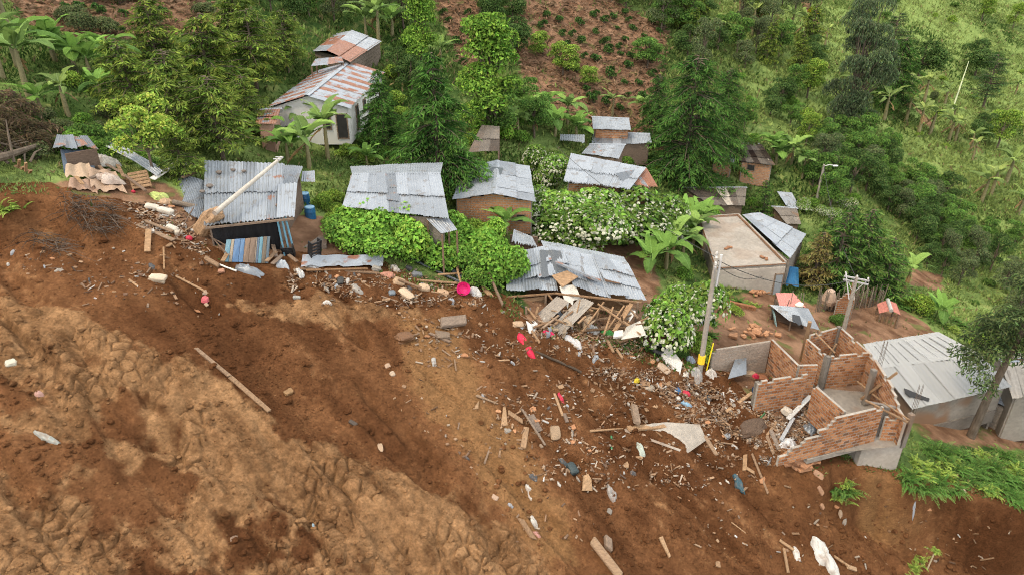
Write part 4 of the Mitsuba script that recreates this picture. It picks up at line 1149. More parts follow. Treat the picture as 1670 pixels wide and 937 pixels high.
def crossarm(k, t, d, n=2, gap=.55):
    d = unit(np.array([*d, 0.0]))
    for j in range(n):
        MB().bar(t - [0, 0, .2 + gap * j] - d * .75, t - [0, 0, .2 + gap * j] + d * .75, .09, .09, col=(.34, .34, .345)).build(name(k + '__crossarm'), 'paint')
    for s in (-.65, 0, .65):
        MB().add(*lathe([(0, 0), (.05, 0), (.07, .06), (.05, .1), (.065, .14), (.02, .2)], t + d * s - [0, 0, .14], seg=8), (.5, .48, .45)).build(name(k + '__insulator'), 'gloss', True)
    MB().bar(t - [0, 0, 1.2], t - [0, 0, .25] + d * .6, .04, .04, col=(.4, .4, .4)).build(name(k + '__brace'), 'paint')
    MB().bar(t - [0, 0, 1.2], t - [0, 0, .25] - d * .6, .04, .04, col=(.4, .4, .4)).build(name(k + '__brace'), 'paint')


k, b1, t1 = pole('tall grey pole with yellow band standing beside the small flowering tree', (1141, 606), (1174, 420), .125)
MB().tube([b1 + [0, 0, .55], b1 + [0, 0, 1.05]], .185, 10, (.75, .50, .03)).build(k + '__marker_band', 'paint')
MB().tube([t1 + [.22, .1, -1.6], t1 + [.26, .1, .1]], .06, 8, (.5, .5, .5)).build(k + '__pipe', 'paint', True)
crossarm(k, t1, (.3, 1), 1)
k, b2, t2 = pole('grey pole with steel cross arms behind the brick ruin', (1374, 545), (1398, 452), .13)
crossarm(k, t2 + [0, 0, .1], (-.9, .5), 2, .25)
MB().tube([t2 - [.15, 0, 1.6], t2 + [-.65, .3, .25]], .035, 6, (.55, .55, .56)).build(name(k + '__brace'), 'paint')
k, b3, t3 = pole('street lamp pole standing at the thicket above the concrete house', (1331, 330), (1341, 268), .12, kind='street_lamp')
MB().tube([t3 - [0, 0, .2], t3 + [.5, -.1, .0], t3 + [1.0, -.1, -.1]], .04, 6, (.5, .5, .5)).build(k + '__arm', 'paint')
MB().box(t3 + [1.1, -.1, -.12], (.5, .22, .12), None, (.55, .56, .56), bev=.03).build(k + '__lamp_head', 'paint')
k = thing('yellow_guy_marker', 'thin bright yellow marker tube standing right of the grey pole', 'marker')
b = G(1151, 606); MB().tube([b - [0, 0, .2], b + [.2, .1, 1.7]], .035, 8, (.78, .60, .02)).build(k, 'paint', True)
for (a, b, lab) in ((t1, t2, 'slack power line strung between the two grey poles'), (t2, t3, 'thin power line running up to the street lamp pole')):
    t = np.linspace(0, 1, 20)[:, None]
    p = a * (1 - t) + b * t - np.array([0, 0, 1.0]) * 4 * t * (1 - t) * .9 - [0, 0, .1]
    k = thing('power_line', lab, 'cable'); MB().tube(p, .02, 4, (.03, .03, .03), cap=False).build(k, 'paint')
for (a, b, lab) in ((t1 - [0, 0, .3], zp(1245, 450, 8.6), 'slack wire dropping from the tall grey pole to the flat concrete house'), (t1, G(905, 300) + [0, 0, 3.2], 'thin wire running from the tall grey pole to the battered tin roof')):
    t = np.linspace(0, 1, 20)[:, None]
    k = thing('power_line', lab, 'cable'); MB().tube(a * (1 - t) + b * t - np.array([0, 0, 1.0]) * 4 * t * (1 - t) * .5, .02, 4, (.03, .03, .03), cap=False).build(k, 'paint')
# brushwood fence behind the yard
k = thing('stick_fence', 'fence of thin upright sticks behind the yard under the cypress trees', 'fence')
for i in range(64):
    u = 1330 + i * 1.85 + R.uniform(-1, 1)
    if i > 58:
        u = 1270 + (i - 58) * 8
    b = G(u, 508 - .10 * (u - 1330) + R.uniform(-2, 2))
    MB().tube([b - [0, 0, .2], b + [R.normal(0, .1), R.normal(0, .1), R.uniform(1.1, 1.9)]], .03, 5, np.array([.19, .16, .125]) * R.uniform(.6, 1.2)).build(name(k + '__stick'), 'paint')
# low brick kerb and rubble heaps in the yard
k = thing('brick_border', 'low rusty brick border across the bare yard', 'kerb')
a, b = G(1168, 492), G(1231, 505)
for i in range(16):
    c_ = a + (b - a) * (i + .5) / 16
    MB().box(c_ + [0, 0, .1], (np.linalg.norm(b - a) / 16 - .02, .3, .3), frame(b - a) @ rotz(R.normal(0, .06)), u=(R.uniform(0, .3), .1), bev=.02).build(name(k + '__brick'), 'brick_clay')
for (u, v, n_, lab, sp) in ((1225, 545, 26, 'heap of tan broken roof tiles behind the grey block wall', 1.1), (1240, 478, 14, 'small heap of tan rubble before the flat concrete house', .7)):
    k = thing('tile_heap', lab, 'rubble heap')
    for i in range(n_):
        p = G(u + R.normal(0, 14 * sp), v + R.normal(0, 5 * sp)) + [0, 0, .08 + .15 * R.random()]
        MB().box(p, R.uniform(.18, .55, 3) * [1, .8, .35], rotz(R.uniform(0, 3)) @ trimesh.transformations.rotation_matrix(R.normal(0, .3), [1, 0, 0])[:3, :3], u=(R.uniform(.5, 1) * .79, .15), bev=.02).build(name(k + '__tile'), 'brick_clay')

# ------------------------------------------------------------------ plants
def leaves(P, D, N, length, width, col, fold=0.15):
    """Diamond leaves: at P, pointing along D, facing N; length, width and col per leaf. Two triangles each."""
    n = len(P)
    D = unit(D); S = unit(np.cross(D, N)); U = np.cross(S, D)
    l, w = np.broadcast_to(length, (n,))[:, None], np.broadcast_to(width, (n,))[:, None]
    v = np.stack([P, P + D * l * .45 + S * w / 2 + U * l * fold, P + D * l - U * l * fold * .6, P + D * l * .45 - S * w / 2 + U * l * fold], 1).reshape(-1, 3)
    i = np.arange(n)[:, None] * 4
    f = np.vstack([i + [0, 1, 2], i + [0, 2, 3]])
    return v, f, np.repeat(col, 4, 0)


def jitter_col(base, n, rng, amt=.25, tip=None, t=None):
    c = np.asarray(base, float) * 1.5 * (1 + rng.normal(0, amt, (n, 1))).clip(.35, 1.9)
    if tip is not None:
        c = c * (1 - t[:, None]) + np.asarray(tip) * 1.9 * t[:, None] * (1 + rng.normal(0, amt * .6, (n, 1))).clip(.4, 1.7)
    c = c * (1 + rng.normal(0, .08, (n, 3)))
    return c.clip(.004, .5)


def blob_crown(rng, blobs, per, size, base, tip, droop=.25, aspect=.5, shell=.55, amt=.25):
    """Leaves over and inside a set of ellipsoid clumps; the young leaves outside are the paler ones."""
    m = MB()
    for (c, r) in blobs:
        r = np.broadcast_to(np.asarray(r, float), (3,))
        n = int(per * (r[0] * r[1] + r[1] * r[2] + r[0] * r[2]) / 3 * 4)
        if n < 3:
            continue
        d = unit(rng.normal(0, 1, (n, 3))); d[:, 2] = np.where(d[:, 2] < -.35, -d[:, 2], d[:, 2])
        k = shell + (1 - shell) * rng.random(n) ** .5
        lump = .82 + .42 * nfbm(d * 2.6 + np.asarray(c) * 3, 3, 7)
        P = np.asarray(c) + d * r * (k * lump)[:, None]
        D = unit(np.cross(d, rng.normal(0, 1, (n, 3)))) + d * .5 - [0, 0, droop]
        N = d + rng.normal(0, .45, (n, 3)) + [0, 0, .35]
        tone = rng.normal(1, .14)
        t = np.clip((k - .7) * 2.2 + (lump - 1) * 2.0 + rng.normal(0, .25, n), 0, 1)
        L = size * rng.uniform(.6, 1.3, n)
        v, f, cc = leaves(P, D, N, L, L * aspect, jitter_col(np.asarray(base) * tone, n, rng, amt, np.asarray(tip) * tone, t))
        m.add(v, f, cc)
    return m


def limbs(rng, base, tops, r0, col=(.13, .10, .075), wob=.12):
    m = MB()
    for t in tops:
        s = np.linspace(0, 1, 6)[:, None]
        mid = np.asarray(base) * (1 - s) + np.asarray(t) * s
        mid[:, :2] = np.asarray(base)[:2] + (np.asarray(t)[:2] - np.asarray(base)[:2]) * s ** 1.6 + rng.normal(0, wob, (6, 2)) * np.sin(s * np.pi)
        m.tube(mid, np.linspace(r0, r0 * .25, 6), 6, col, (.5, 0))
    return m


KINDS = {}


def kind(nm, **parts):
    scene['kind_' + nm] = {'type': 'shapegroup', **parts}
    KINDS[nm] = 1


def plant(nm, base, pos, s=1.0, yaw=None, label=None, cat=None, group=None, tilt=(0, 0), sz=None, rng=R):
    key = name(base)
    yaw = rng.uniform(0, 360) if yaw is None else yaw
    s3 = [s, s, s * (sz or 1)]
    scene[key] = {'type': 'instance', 'to_world': T().translate([float(x) for x in pos]).rotate([0, 1, 0], tilt[0]).rotate([1, 0, 0], tilt[1]).rotate([0, 0, 1], yaw).scale(s3),
                  'group': {'type': 'ref', 'id': 'kind_' + nm}}
    tag(key, label, cat, group)
    return key


def conifer(nm, seed, h, Rr, base, tip, whorls=15, per=5, sprays=70, low=.10, droop=.28, spray=.42, power=.85, trunk=.16, wide=.24):
    rng = np.random.default_rng(seed)
    m, tm = MB(), MB()
    lean = rng.normal(0, .02, 2)
    tm.tube([[0, 0, -.4], [lean[0] * h * .5, lean[1] * h * .5, h * .5], [lean[0] * h, lean[1] * h, h]], [trunk, trunk * .65, .02], 7, (.11, .085, .065))
    for i in range(whorls):
        t = low + (1 - low) * (i + .5) / whorls
        for j in range(per):
            L = Rr * ((1 - t) ** power + .10) * rng.uniform(.55, 1.2)
            az = rng.uniform(0, 6.283)
            z0 = h * (t + rng.normal(0, .015))
            o = np.array([math.cos(az), math.sin(az), 0])
            sc = lambda s: np.stack([o[0] * L * s, o[1] * L * s, z0 + L * (.30 * s - (droop + .3) * s ** 2) + 0 * s], -1) + np.array([lean[0] * z0, lean[1] * z0, 0])
            tm.tube(sc(np.linspace(0, .9, 4)), [.05, .035, .025, .01], 4, (.10, .08, .06), cap=False)
            n = max(int(sprays * L / Rr), 8)
            s = rng.uniform(.12, 1, n) ** .8
            side = np.array([-o[1], o[0], 0])
            lat = rng.normal(0, .20, n) * L * (1.15 - s)
            P = sc(s) + side * lat[:, None] + rng.normal(0, .06, (n, 3)) - np.stack([0 * s, 0 * s, np.abs(lat) * .25], -1)
            D = o * .6 + side * (np.sign(lat) * .55)[:, None] + rng.normal(0, .28, (n, 3)) - [0, 0, .45]
            N = rng.normal(0, .5, (n, 3)) + [0, 0, 1]
            tone = rng.normal(1, .16)
            ln = spray * rng.uniform(.6, 1.3, n)
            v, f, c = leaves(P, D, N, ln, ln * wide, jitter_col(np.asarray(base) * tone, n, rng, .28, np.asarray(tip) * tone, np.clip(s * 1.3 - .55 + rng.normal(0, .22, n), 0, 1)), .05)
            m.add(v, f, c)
    kind(nm, trunk=tm.shape('bark'), crown=m.shape('leaf'))


conifer('conifer_a', 1, 10.0, 3.4, (.020, .052, .013), (.060, .125, .026), whorls=22, per=7, sprays=165, spray=.36, wide=.2)
conifer('conifer_b', 2, 10.0, 3.8, (.020, .048, .014), (.055, .112, .024), whorls=22, per=7, sprays=170, power=.5, spray=.36, wide=.2)
conifer('conifer_c', 3, 7.0, 2.6, (.038, .065, .014), (.120, .155, .030), whorls=15, per=6, sprays=80, power=.55, droop=.12)
conifer('conifer_d', 4, 7.5, 3.0, (.036, .062, .014), (.112, .150, .030), whorls=14, per=6, sprays=80, power=.42, droop=.1, low=.2)
conifer('cypress_a', 5, 6.0, 1.8, (.026, .060, .017), (.080, .135, .030), whorls=18, per=6, sprays=60, power=.75, droop=-.05, spray=.3)
conifer('cypress_b', 6, 5.0, 1.5, (.085, .070, .028), (.14, .13, .045), whorls=17, per=6, sprays=55, power=.7, droop=-.05, spray=.28)
conifer('pine_a', 7, 8.0, 2.6, (.030, .055, .024), (.065, .105, .038), whorls=13, per=5, sprays=70, power=.6, droop=-.2, spray=.5, wide=.12, low=.25)


def bush(nm, seed, base, tip, n=6, r=1.0, size=.17, per=330, flower=None, tall=1.0, fl_n=200, aspect=.5, stems=True):
    rng = np.random.default_rng(seed)
    blobs = []
    for i in range(n):
        a, q = rng.uniform(0, 6.283), r * .72 * math.sqrt(rng.random())
        rr = r * rng.uniform(.38, .66)
        blobs.append(((q * math.cos(a), q * math.sin(a), rr * .6 + tall * r * rng.uniform(.1, .75) * (1 - .5 * q / r)), (rr, rr, rr * rng.uniform(.7, 1.0))))
    m = blob_crown(rng, blobs, per, size, base, tip, aspect=aspect)
    st = limbs(rng, (0, 0, -.3), [b[0] for b in blobs], .06)
    parts = dict(crown=m.shape('leaf'), stem=st.shape('bark'))
    if flower is not None:
        fm = MB()
        for (c, rr) in blobs:
            k = int(fl_n * rr[0] ** 2 / r ** 2)
            d = unit(rng.normal(0, 1, (k, 3))); d[:, 2] = np.abs(d[:, 2]) * 1.0 - .15
            P = np.asarray(c) + d * np.asarray(rr) * (1.0 + .1 * rng.random((k, 1)))
            for p, dd in zip(P, d):
                s = rng.uniform(.025, .06); a = np.arange(6) * 1.047 + rng.random()
                N = unit(dd + [0, 0, .6]); A = frame(np.cross(N, [.3, .9, .1]), N)
                v = np.vstack([[0, 0, .03]] + [[math.cos(x) * s, math.sin(x) * s, rng.normal(0, .012)] for x in a]) @ A.T + p
                fm.add(v, [[0, i + 1, (i + 1) % 6 + 1] for i in range(6)], np.asarray(flower) * rng.uniform(.75, 1.05))
        parts['blossom'] = fm.shape('leaf')
    kind(nm, **parts)


G_MID, G_MIDT = (.040, .085, .018), (.105, .19, .034)
bush('shrub_a', 11, G_MID, G_MIDT)
bush('shrub_b', 12, (.030, .062, .017), (.075, .130, .030), n=7)
bush('shrub_c', 13, (.060, .105, .018), (.16, .235, .042), n=6)
bush('shrub_d', 14, (.040, .058, .026), (.095, .115, .050), n=7, size=.14)
bush('flower_a', 15, (.045, .09, .02), (.105, .175, .036), n=8, r=1.3, flower=(.62, .64, .50), fl_n=760)
bush('flower_b', 16, (.045, .09, .02), (.110, .180, .036), n=9, r=1.3, flower=(.62, .64, .50), fl_n=760)
bush('flower_c', 22, (.045, .09, .02), (.110, .180, .036), n=8, r=1.3, flower=(.62, .64, .50), fl_n=700)
bush('yellow_a', 23, (.05, .09, .02), (.12, .17, .03), n=6, flower=(.5, .40, .02), fl_n=900)
bush('coffee_a', 17, (.020, .045, .014), (.050, .10, .025), n=4, r=.5, size=.16, per=420, tall=1.6)
bush('vine_a', 18, (.055, .115, .018), (.15, .27, .042), n=9, r=1.4, size=.2, per=260, aspect=.7)
bush('vine_b', 19, (.050, .105, .018), (.13, .24, .040), n=9, r=1.4, size=.2, per=260, aspect=.7)


def broad(nm, seed, base, tip, h=6.0, r=2.2, n=12, size=.24, per=150, low=.35, trunk=.14, tcol=(.14, .11, .085), droop=.3, aspect=.5, flat=1.0, cr=(.3, .5), column=0.0):
    rng = np.random.default_rng(seed)
    blobs, tops = [], []
    for i in range(n):
        a, q = rng.uniform(0, 6.283), r * .75 * math.sqrt(rng.random())
        zz = h * (low + (1 - low) * rng.random())
        q *= (1 - column * abs((zz / h - .45)))
        rr = r * rng.uniform(*cr)
        blobs.append(((q * math.cos(a), q * math.sin(a), zz - rr * .5), (rr, rr, rr * rng.uniform(.6, .9) * flat)))
        tops.append(blobs[-1][0])
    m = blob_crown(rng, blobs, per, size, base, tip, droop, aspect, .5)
    tm = MB()
    tm.tube([[0, 0, -.4], [rng.normal(0, .1), rng.normal(0, .1), h * .45], [0, 0, h * .85]], [trunk, trunk * .75, trunk * .25], 8, tcol)
    lb = limbs(rng, (0, 0, h * low * .8), tops, trunk * .5, tcol)
    kind(nm, trunk=tm.shape('bark'), limb=lb.shape('bark'), crown=m.shape('leaf'))


broad('broad_a', 31, (.032, .070, .018), (.085, .150, .034))
broad('broad_b', 32, (.026, .054, .018), (.065, .105, .032), n=14)
broad('broad_c', 33, (.060, .110, .020), (.17, .245, .044), n=13)
broad('broad_d', 34, (.045, .062, .030), (.095, .120, .055), n=13, size=.2)
broad('column_tree', 35, (.048, .10, .018), (.13, .22, .036), h=8.0, r=1.9, n=26, low=.12, column=1.0, cr=(.34, .52))
broad('pale_tree', 36, (.085, .145, .024), (.23, .31, .055), h=4.6, r=1.9, n=17, low=.45, trunk=.075, tcol=(.34, .33, .22), cr=(.2, .34), per=170, size=.2)
broad('grey_willow', 37, (.040, .058, .032), (.085, .115, .060), h=15, r=5.5, n=42, low=.15, trunk=.3, size=.42, per=55, droop=1.3, aspect=.22, cr=(.2, .34), column=1.3)
broad('flower_tree', 38, (.045, .09, .02), (.11, .185, .038), h=3.4, r=1.5, n=15, low=.45, per=220, size=.18, cr=(.34, .5))


def banana(nm, seed, h=2.2, n=8, L=1.9, old=1, young=0.3, green=(.135, .215, .065)):
    """Each leaf blade is a part: an arched midrib with torn halves."""
    rng = np.random.default_rng(seed)
    st = MB()
    st.tube([[0, 0, -.2], [.02, 0, h * .5], [.05, .03, h], [.05, .03, h + .35]], [.15, .125, .09, .03], 8, [np.array([.17, .15, .075])] * 32)
    parts = {'pseudostem': st.shape('paint', True)}
    for i in range(n + old):
        dead = i >= n
        az = i * 2.4 + rng.normal(0, .3)
        el = (rng.uniform(.75, 1.25) if i < n * .5 else rng.uniform(.25, .8)) if not dead else -.5
        l = L * rng.uniform(.75, 1.1) * (.8 if dead else 1)
        k = 11
        s = np.linspace(0, 1, k)
        bend = rng.uniform(.7, 1.5) if not dead else .6
        ang = el - bend * s ** 1.6
        o = np.array([math.cos(az), math.sin(az)])
        dr_ = np.cos(ang) * l / k; dz = np.sin(ang) * l / k
        r_, z_ = np.cumsum(dr_) - dr_[0] + .05, np.cumsum(dz) - dz[0] + h + (.25 if not dead else -.1)
        mid = np.stack([o[0] * r_, o[1] * r_, z_], -1)
        side = np.array([-o[1], o[0], 0])
        tang = unit(np.gradient(mid, axis=0)); up = np.cross(tang, side) * -1
        up = np.where(up[:, 2:3] < 0, -up, up) if not dead else up
        wd = .17 * L * (np.sin(np.pi * np.clip(s * .92 + .10, 0, 1)) ** .6) * (s > .12) + .02
        if dead:
            wd = wd * .45
        g = np.asarray(green) * rng.uniform(.75, 1.25)
        if i < n * young:
            g = g * [1.35, 1.3, 1.1]
        if dead:
            g = np.array([.20, .135, .065])
        m = MB()
        m.tube(mid, np.linspace(.035, .008, k), 5, g * 1.3 + .03, cap=False)
        roll = rng.uniform(-.25, .55)
        for sd in (-1, 1):
            ofs = rng.normal(0, .05, k)
            outer = mid + side * sd * (wd * np.cos(roll))[:, None] + up * (wd * np.sin(roll) + ofs * wd)[:, None]
            inner = mid
            # torn into strips: each strip has vertices of its own
            j = 0
            while j < k - 1:
                e = min(j + rng.integers(2, 6), k - 1)
                if rng.random() < .2 and 0 < j:
                    j = e; continue
                dz_ = rng.normal(0, .10) * wd[j:e + 1, None] * np.array([0, 0, 1.0])
                v = np.vstack([inner[j:e + 1], (inner[j:e + 1] + outer[j:e + 1]) / 2 + up[j:e + 1] * .02, outer[j:e + 1] + dz_])
                q = e - j + 1
                f = []
                for a in range(q - 1):
                    f += [[a, a + 1, q + a + 1, q + a], [q + a, q + a + 1, 2 * q + a + 1, 2 * q + a]]
                m.add(v, f, g * rng.uniform(.85, 1.15))
                j = e
        parts['leaf' if i == 0 else f'leaf_{i:03d}'] = m.shape('leaf')
    kind(nm, **parts)


banana('banana_a', 41, h=1.6, n=9, L=2.2)
banana('banana_b', 42, h=2.1, n=9, L=2.2)
banana('banana_c', 43, h=1.5, n=6, L=1.5, old=2, green=(.15, .22, .07))
banana('banana_d', 44, h=1.0, n=8, L=2.3, old=0, young=.6, green=(.115, .215, .055))
banana('banana_e', 45, h=1.7, n=5, L=1.2, old=3, green=(.18, .235, .08))


def fern(nm, seed, base, tip, n=26, L=1.1, up=.9):
    rng = np.random.default_rng(seed)
    m = MB()
    for i in range(n):
        az, l, e = rng.uniform(0, 6.283), L * rng.uniform(.6, 1.15), rng.uniform(.5, 1.3) * up
        k = 17
        s = np.linspace(.08, 1, k)
        ang = e - 1.5 * s ** 1.5
        r_, z_ = np.cumsum(np.cos(ang)) * l / k, np.cumsum(np.sin(ang)) * l / k
        o = np.array([math.cos(az), math.sin(az), 0]); sd = np.array([-o[1], o[0], 0])
        off = np.array([*rng.normal(0, .18, 2), 0])
        P = o * r_[:, None] + np.array([0, 0, 1.0]) * z_[:, None] + off
        tg = unit(np.gradient(P, axis=0))
        tone = rng.normal(1, .2)
        for sg in (-1, 1):
            D = tg * .5 + sd * sg + [0, 0, -.15]
            v, f, c = leaves(P, D, np.tile([0, 0, 1.0], (k, 1)) + rng.normal(0, .2, (k, 3)), .26 * l * (1.1 - s), .055, jitter_col(np.asarray(base) * tone, k, rng, .15, np.asarray(tip) * tone, s * .8))
            m.add(v, f, c)
    kind(nm, foliage=m.shape('leaf'))


fern('fern_a', 51, (.035, .080, .018), (.080, .150, .036), n=30)
fern('fern_b', 52, (.040, .085, .02), (.092, .158, .042), L=1.3, n=30)
fern('tuft_a', 53, (.07, .12, .022), (.19, .245, .055), n=30, L=.8, up=1.2)


def scatter(poly, n, seed, mind=14):
    """n spots of the ground seen inside a polygon of the photograph, kept apart."""
    rng = np.random.default_rng(seed)
    P = np.asarray(poly, float); lo, hi = P.min(0), P.max(0)
    out, tries = [], 0
    while len(out) < n and tries < 4000:
        tries += 1
        c = rng.uniform(lo, hi)
        if inside(P, c[0], c[1]) > 0 and all((c[0] - o[0]) ** 2 + 2 * (c[1] - o[1]) ** 2 > mind ** 2 for o in out):
            out.append(c)
    return out, rng


def grove(poly, n, seed, kinds, base, label, cat, group, smin, smax, mind=14, sz=None):
    pts, rng = scatter(poly, n, seed, mind)
    for c in pts:
        nm = kinds[rng.integers(len(kinds))]
        plant(nm, base, G(*c) - [0, 0, .1], rng.uniform(smin, smax), label=label, cat=cat, group=group, sz=rng.uniform(.8, 1.25) if sz is None else sz, rng=rng)


def fit(nm, base, bpx, top_v, h, label, cat='tree', group=None, yaw=None, wide=1.0, tilt=(0, 0)):
    """A tree standing on the ground under bpx, as tall as it must be to reach the row top_v; h: the height of its kind."""
    b = G(*bpx)
    hs = np.linspace(.5, 24, 900)
    pr = np.array([proj(b + [0, 0, x])[1] for x in hs])
    s = hs[np.argmin(np.abs(pr - top_v))] / h
    return plant(nm, base, b - [0, 0, .1], s * wide, yaw, label, cat, group, tilt, 1 / wide)


# --- trees one can tell apart
fit('conifer_a', 'conifer_tree', (715, 312), 86, 10, 'tall drooping dark conifer between the rusty strip roof and the brick gable house', wide=1.3, yaw=20)
fit('conifer_a', 'conifer_tree', (628, 248), 112, 10, 'smaller feathery conifer beside the white house, left of the tall drooping one', wide=1.15)
fit('conifer_b', 'conifer_tree', (1112, 308), 88, 10, 'huge dark conifer standing over the battered tin roof', wide=1.12, yaw=50)
fit('conifer_b', 'conifer_tree', (1065, 240), 120, 10, 'dark conifer behind the huge one, on the brown plot edge', wide=.8)
fit('conifer_b', 'conifer_tree', (1172, 262), 110, 10, 'dark conifer close to the half hidden brick house', wide=.85)
fit('column_tree', 'column_tree', (800, 232), 18, 8, 'bright green columnar tree standing in front of the brown plot', wide=1.15)
fit('column_tree', 'column_tree', (690, 130), -20, 8, 'bright green tree at the top edge beside the bare strip', wide=1.0)
for i, (u, v, t, k, w, lab) in enumerate(((232, 200, 60, 'conifer_c', 1.3, 'olive green feathery tree, farthest left of the feathery grove'), (300, 235, 78, 'conifer_d', 1.3, 'olive green feathery tree behind the pale young tree'),
                                         (365, 262, 120, 'conifer_d', 1.35, 'olive green feathery tree directly behind the corrugated shack roof'), (420, 150, 12, 'conifer_d', 1.3, 'olive green feathery tree nearest the rusty roof house'),
                                         (345, 175, 20, 'conifer_c', 1.4, 'olive green feathery tree in the middle of the feathery grove'), (255, 105, -8, 'conifer_c', 1.3, 'olive green feathery tree at the lower edge of the upper left brown plot'),
                                         (470, 118, 14, 'conifer_d', 1.2, 'olive green feathery tree overhanging the rusty roof house'), (385, 85, -30, 'conifer_c', 1.3, 'olive green feathery tree reaching past the top edge'),
                                         (410, 222, 120, 'conifer_d', 1.1, 'olive green feathery tree beside the brown roofed hut'), (300, 290, 205, 'conifer_c', 1.3, 'low olive green feathery tree behind the shack, lowest of its grove'))):
    fit(k, 'feathery_tree', (u, v), t, 7.0 if k == 'conifer_c' else 7.5, lab, wide=w)
fit('pale_tree', 'pale_green_tree', (252, 292), 158, 4.6, 'pale yellow green young tree with bare pale trunk above the rubble of the shack', wide=1.15)
fit('cypress_b', 'cypress_tree', (1322, 468), 378, 5, 'browning cypress at the left end of the yard cypress row', wide=1.25)
for (u, v, t, w) in ((1352, 472, 345, 1.25), (1392, 474, 338, 1.35), (1440, 482, 388, 1.5), (1370, 448, 330, 1.2), (1335, 450, 352, 1.1)):
    fit('cypress_a', 'cypress_tree', (u, v), t, 6, 'green cypress in the row behind the yard', wide=w, group='green cypresses behind the yard')
fit('grey_willow', 'grey_green_tree', (1378, 222), -14, 15, 'big grey green tree with hanging foliage on the upper right hillside', wide=.8)
fit('pine_a', 'pine_tree', (1602, 178), 88, 8, 'dark spiky pine on the right hillside', wide=1.2)
fit('pine_a', 'pine_tree', (1448, 105), 20, 8, 'dark pine right of the big grey green tree', wide=1.3)
fit('conifer_b', 'dark_tree', (1450, 180), 60, 10, 'dark layered tree among small bananas right of the big grey green tree', wide=1.0)
fit('broad_b', 'round_tree', (1497, 130), 62, 6, 'round dark tree on the grassy slope right of the dark pine', wide=1.4)
fit('broad_b', 'round_tree', (1590, 125), 62, 6, 'flat topped dark tree beside the pale diagonal stem', wide=1.3)
fit('broad_b', 'round_tree', (1597, 232), 182, 6, 'small round dark tree on a thin trunk on the right hillside', wide=1.0)
fit('broad_c', 'round_tree', (1625, 245), 178, 6, 'yellow green tree next to the small round dark tree', wide=1.1)
for (u, v, nm, s) in ((600, 206, 'shrub_a', .9), (612, 188, 'shrub_c', .9), (590, 216, 'fern_b', 1.0), (622, 168, 'shrub_a', .8), (560, 222, 'shrub_c', .6), (520, 224, 'fern_a', .8), (470, 222, 'shrub_a', .6)):
    plant(nm, 'house_plant', G(u, v) - [0, 0, .1], s, label='leafy plant growing against the walls of the white house', cat='plant', group='plants against the white house')
fit('broad_c', 'field_tree', (918, 125), 66, 6, 'small bright green tree with pale trunk in the middle of the brown plot', wide=1.3)
fit('broad_c', 'field_tree', (954, 145), 106, 6, 'small round tree with white trunk, lower right of the bright field tree', wide=1.4)
fit('broad_c', 'field_tree', (885, 92), 50, 6, 'bright green bush tree at the left edge of the brown plot', wide=1.5)
fit('broad_a', 'field_tree', (1055, 110), 52, 6, 'rounded green tree at the right edge of the brown plot', wide=1.5)
fit('broad_b', 'field_tree', (835, 95), 22, 6, 'dark tree between the columnar tree and the brown plot', wide=1.3)
fit('flower_a', 'flowering_shrub', (892, 300), 228, 2.0, 'white flowering shrub between the brick gable house and the battered roof', 'shrub', wide=.85)
for (u, v, t) in ((885, 375, 296), (925, 392, 302), (965, 398, 298), (1005, 396, 296), (1045, 392, 304), (905, 345, 290), (980, 352, 300), (945, 370, 298), (1030, 370, 296), (1070, 376, 312)):
    fit('flower_a' if u % 20 else 'flower_b', 'flowering_shrub', (u, v), t, 2.1, 'white flowered bush of the long hedge above the collapsed house', 'shrub', 'white flowered hedge bushes', wide=1.2)
b = G(1108, 558)
pts = fit('flower_c', 'flowering_tree', (1106, 556), 436, 2.05, 'round white flowering tree left of the tall grey pole', 'tree', wide=.8)

# the tall leaning tree at the right edge: trunk, limbs, hanging crown
k = thing('eucalyptus_tree', 'tall leaning tree with bare trunk and dark airy crown at the right edge', 'tree')
rng = np.random.default_rng(77)
b = G(1582, 712)
tp = [b - [0, 0, .4], b + [.15, 0, 2.5], b + [.5, .1, 5.0], b + [.75, .1, 7.0], b + [.9, .2, 9.6]]
m = MB(); m.tube(tp, [.24, .20, .17, .12, .05], 9, (.16, .13, .10)); m.build(k + '__trunk', 'bark')
ends = []
for i in range(44):
    hh = rng.uniform(4.9, 9.6) if i < 38 else rng.uniform(3.6, 5)
    o = np.interp(hh, [0, 2.5, 5, 7, 9.6], [0, .15, .5, .75, .9])
    L = rng.uniform(.9, 2.6) * (1.1 - .05 * hh); az = rng.uniform(0, 6.283) if i < 38 else rng.uniform(2.3, 3.9)
    ends.append((b + [o, 0, hh], b + [o + math.cos(az) * L, math.sin(az) * L, hh + rng.uniform(-.1, 1.0)]))
for i, (a, e_) in enumerate(ends[::4]):
    MB().tube([a, a * .5 + e_ * .5 + [0, 0, -.15], e_], [.06, .04, .015], 5, (.15, .12, .10), cap=False).build(name(k + '__limb'), 'bark')
bl = [(e_, (rng.uniform(.6, 1.15),) * 2 + (rng.uniform(.4, .7),)) for a, e_ in ends]
blob_crown(rng, bl, 95, .26, (.038, .058, .026), (.085, .115, .045), 1.0, .3, .25).build(k + '__crown', 'leaf')
# the pale diagonal stem on the right hillside
k = thing('flower_stalk', 'long thin pale bare stem slanting up from the right hillside', 'stem')
b = G(1552, 182); e_ = pd(1580, 100, np.dot(b - CAM, FW) + 1.5)
MB().tube([b, b * .5 + e_ * .5, e_], [.14, .12, .05], 6, (.36, .40, .24)).build(k, 'paint', True)

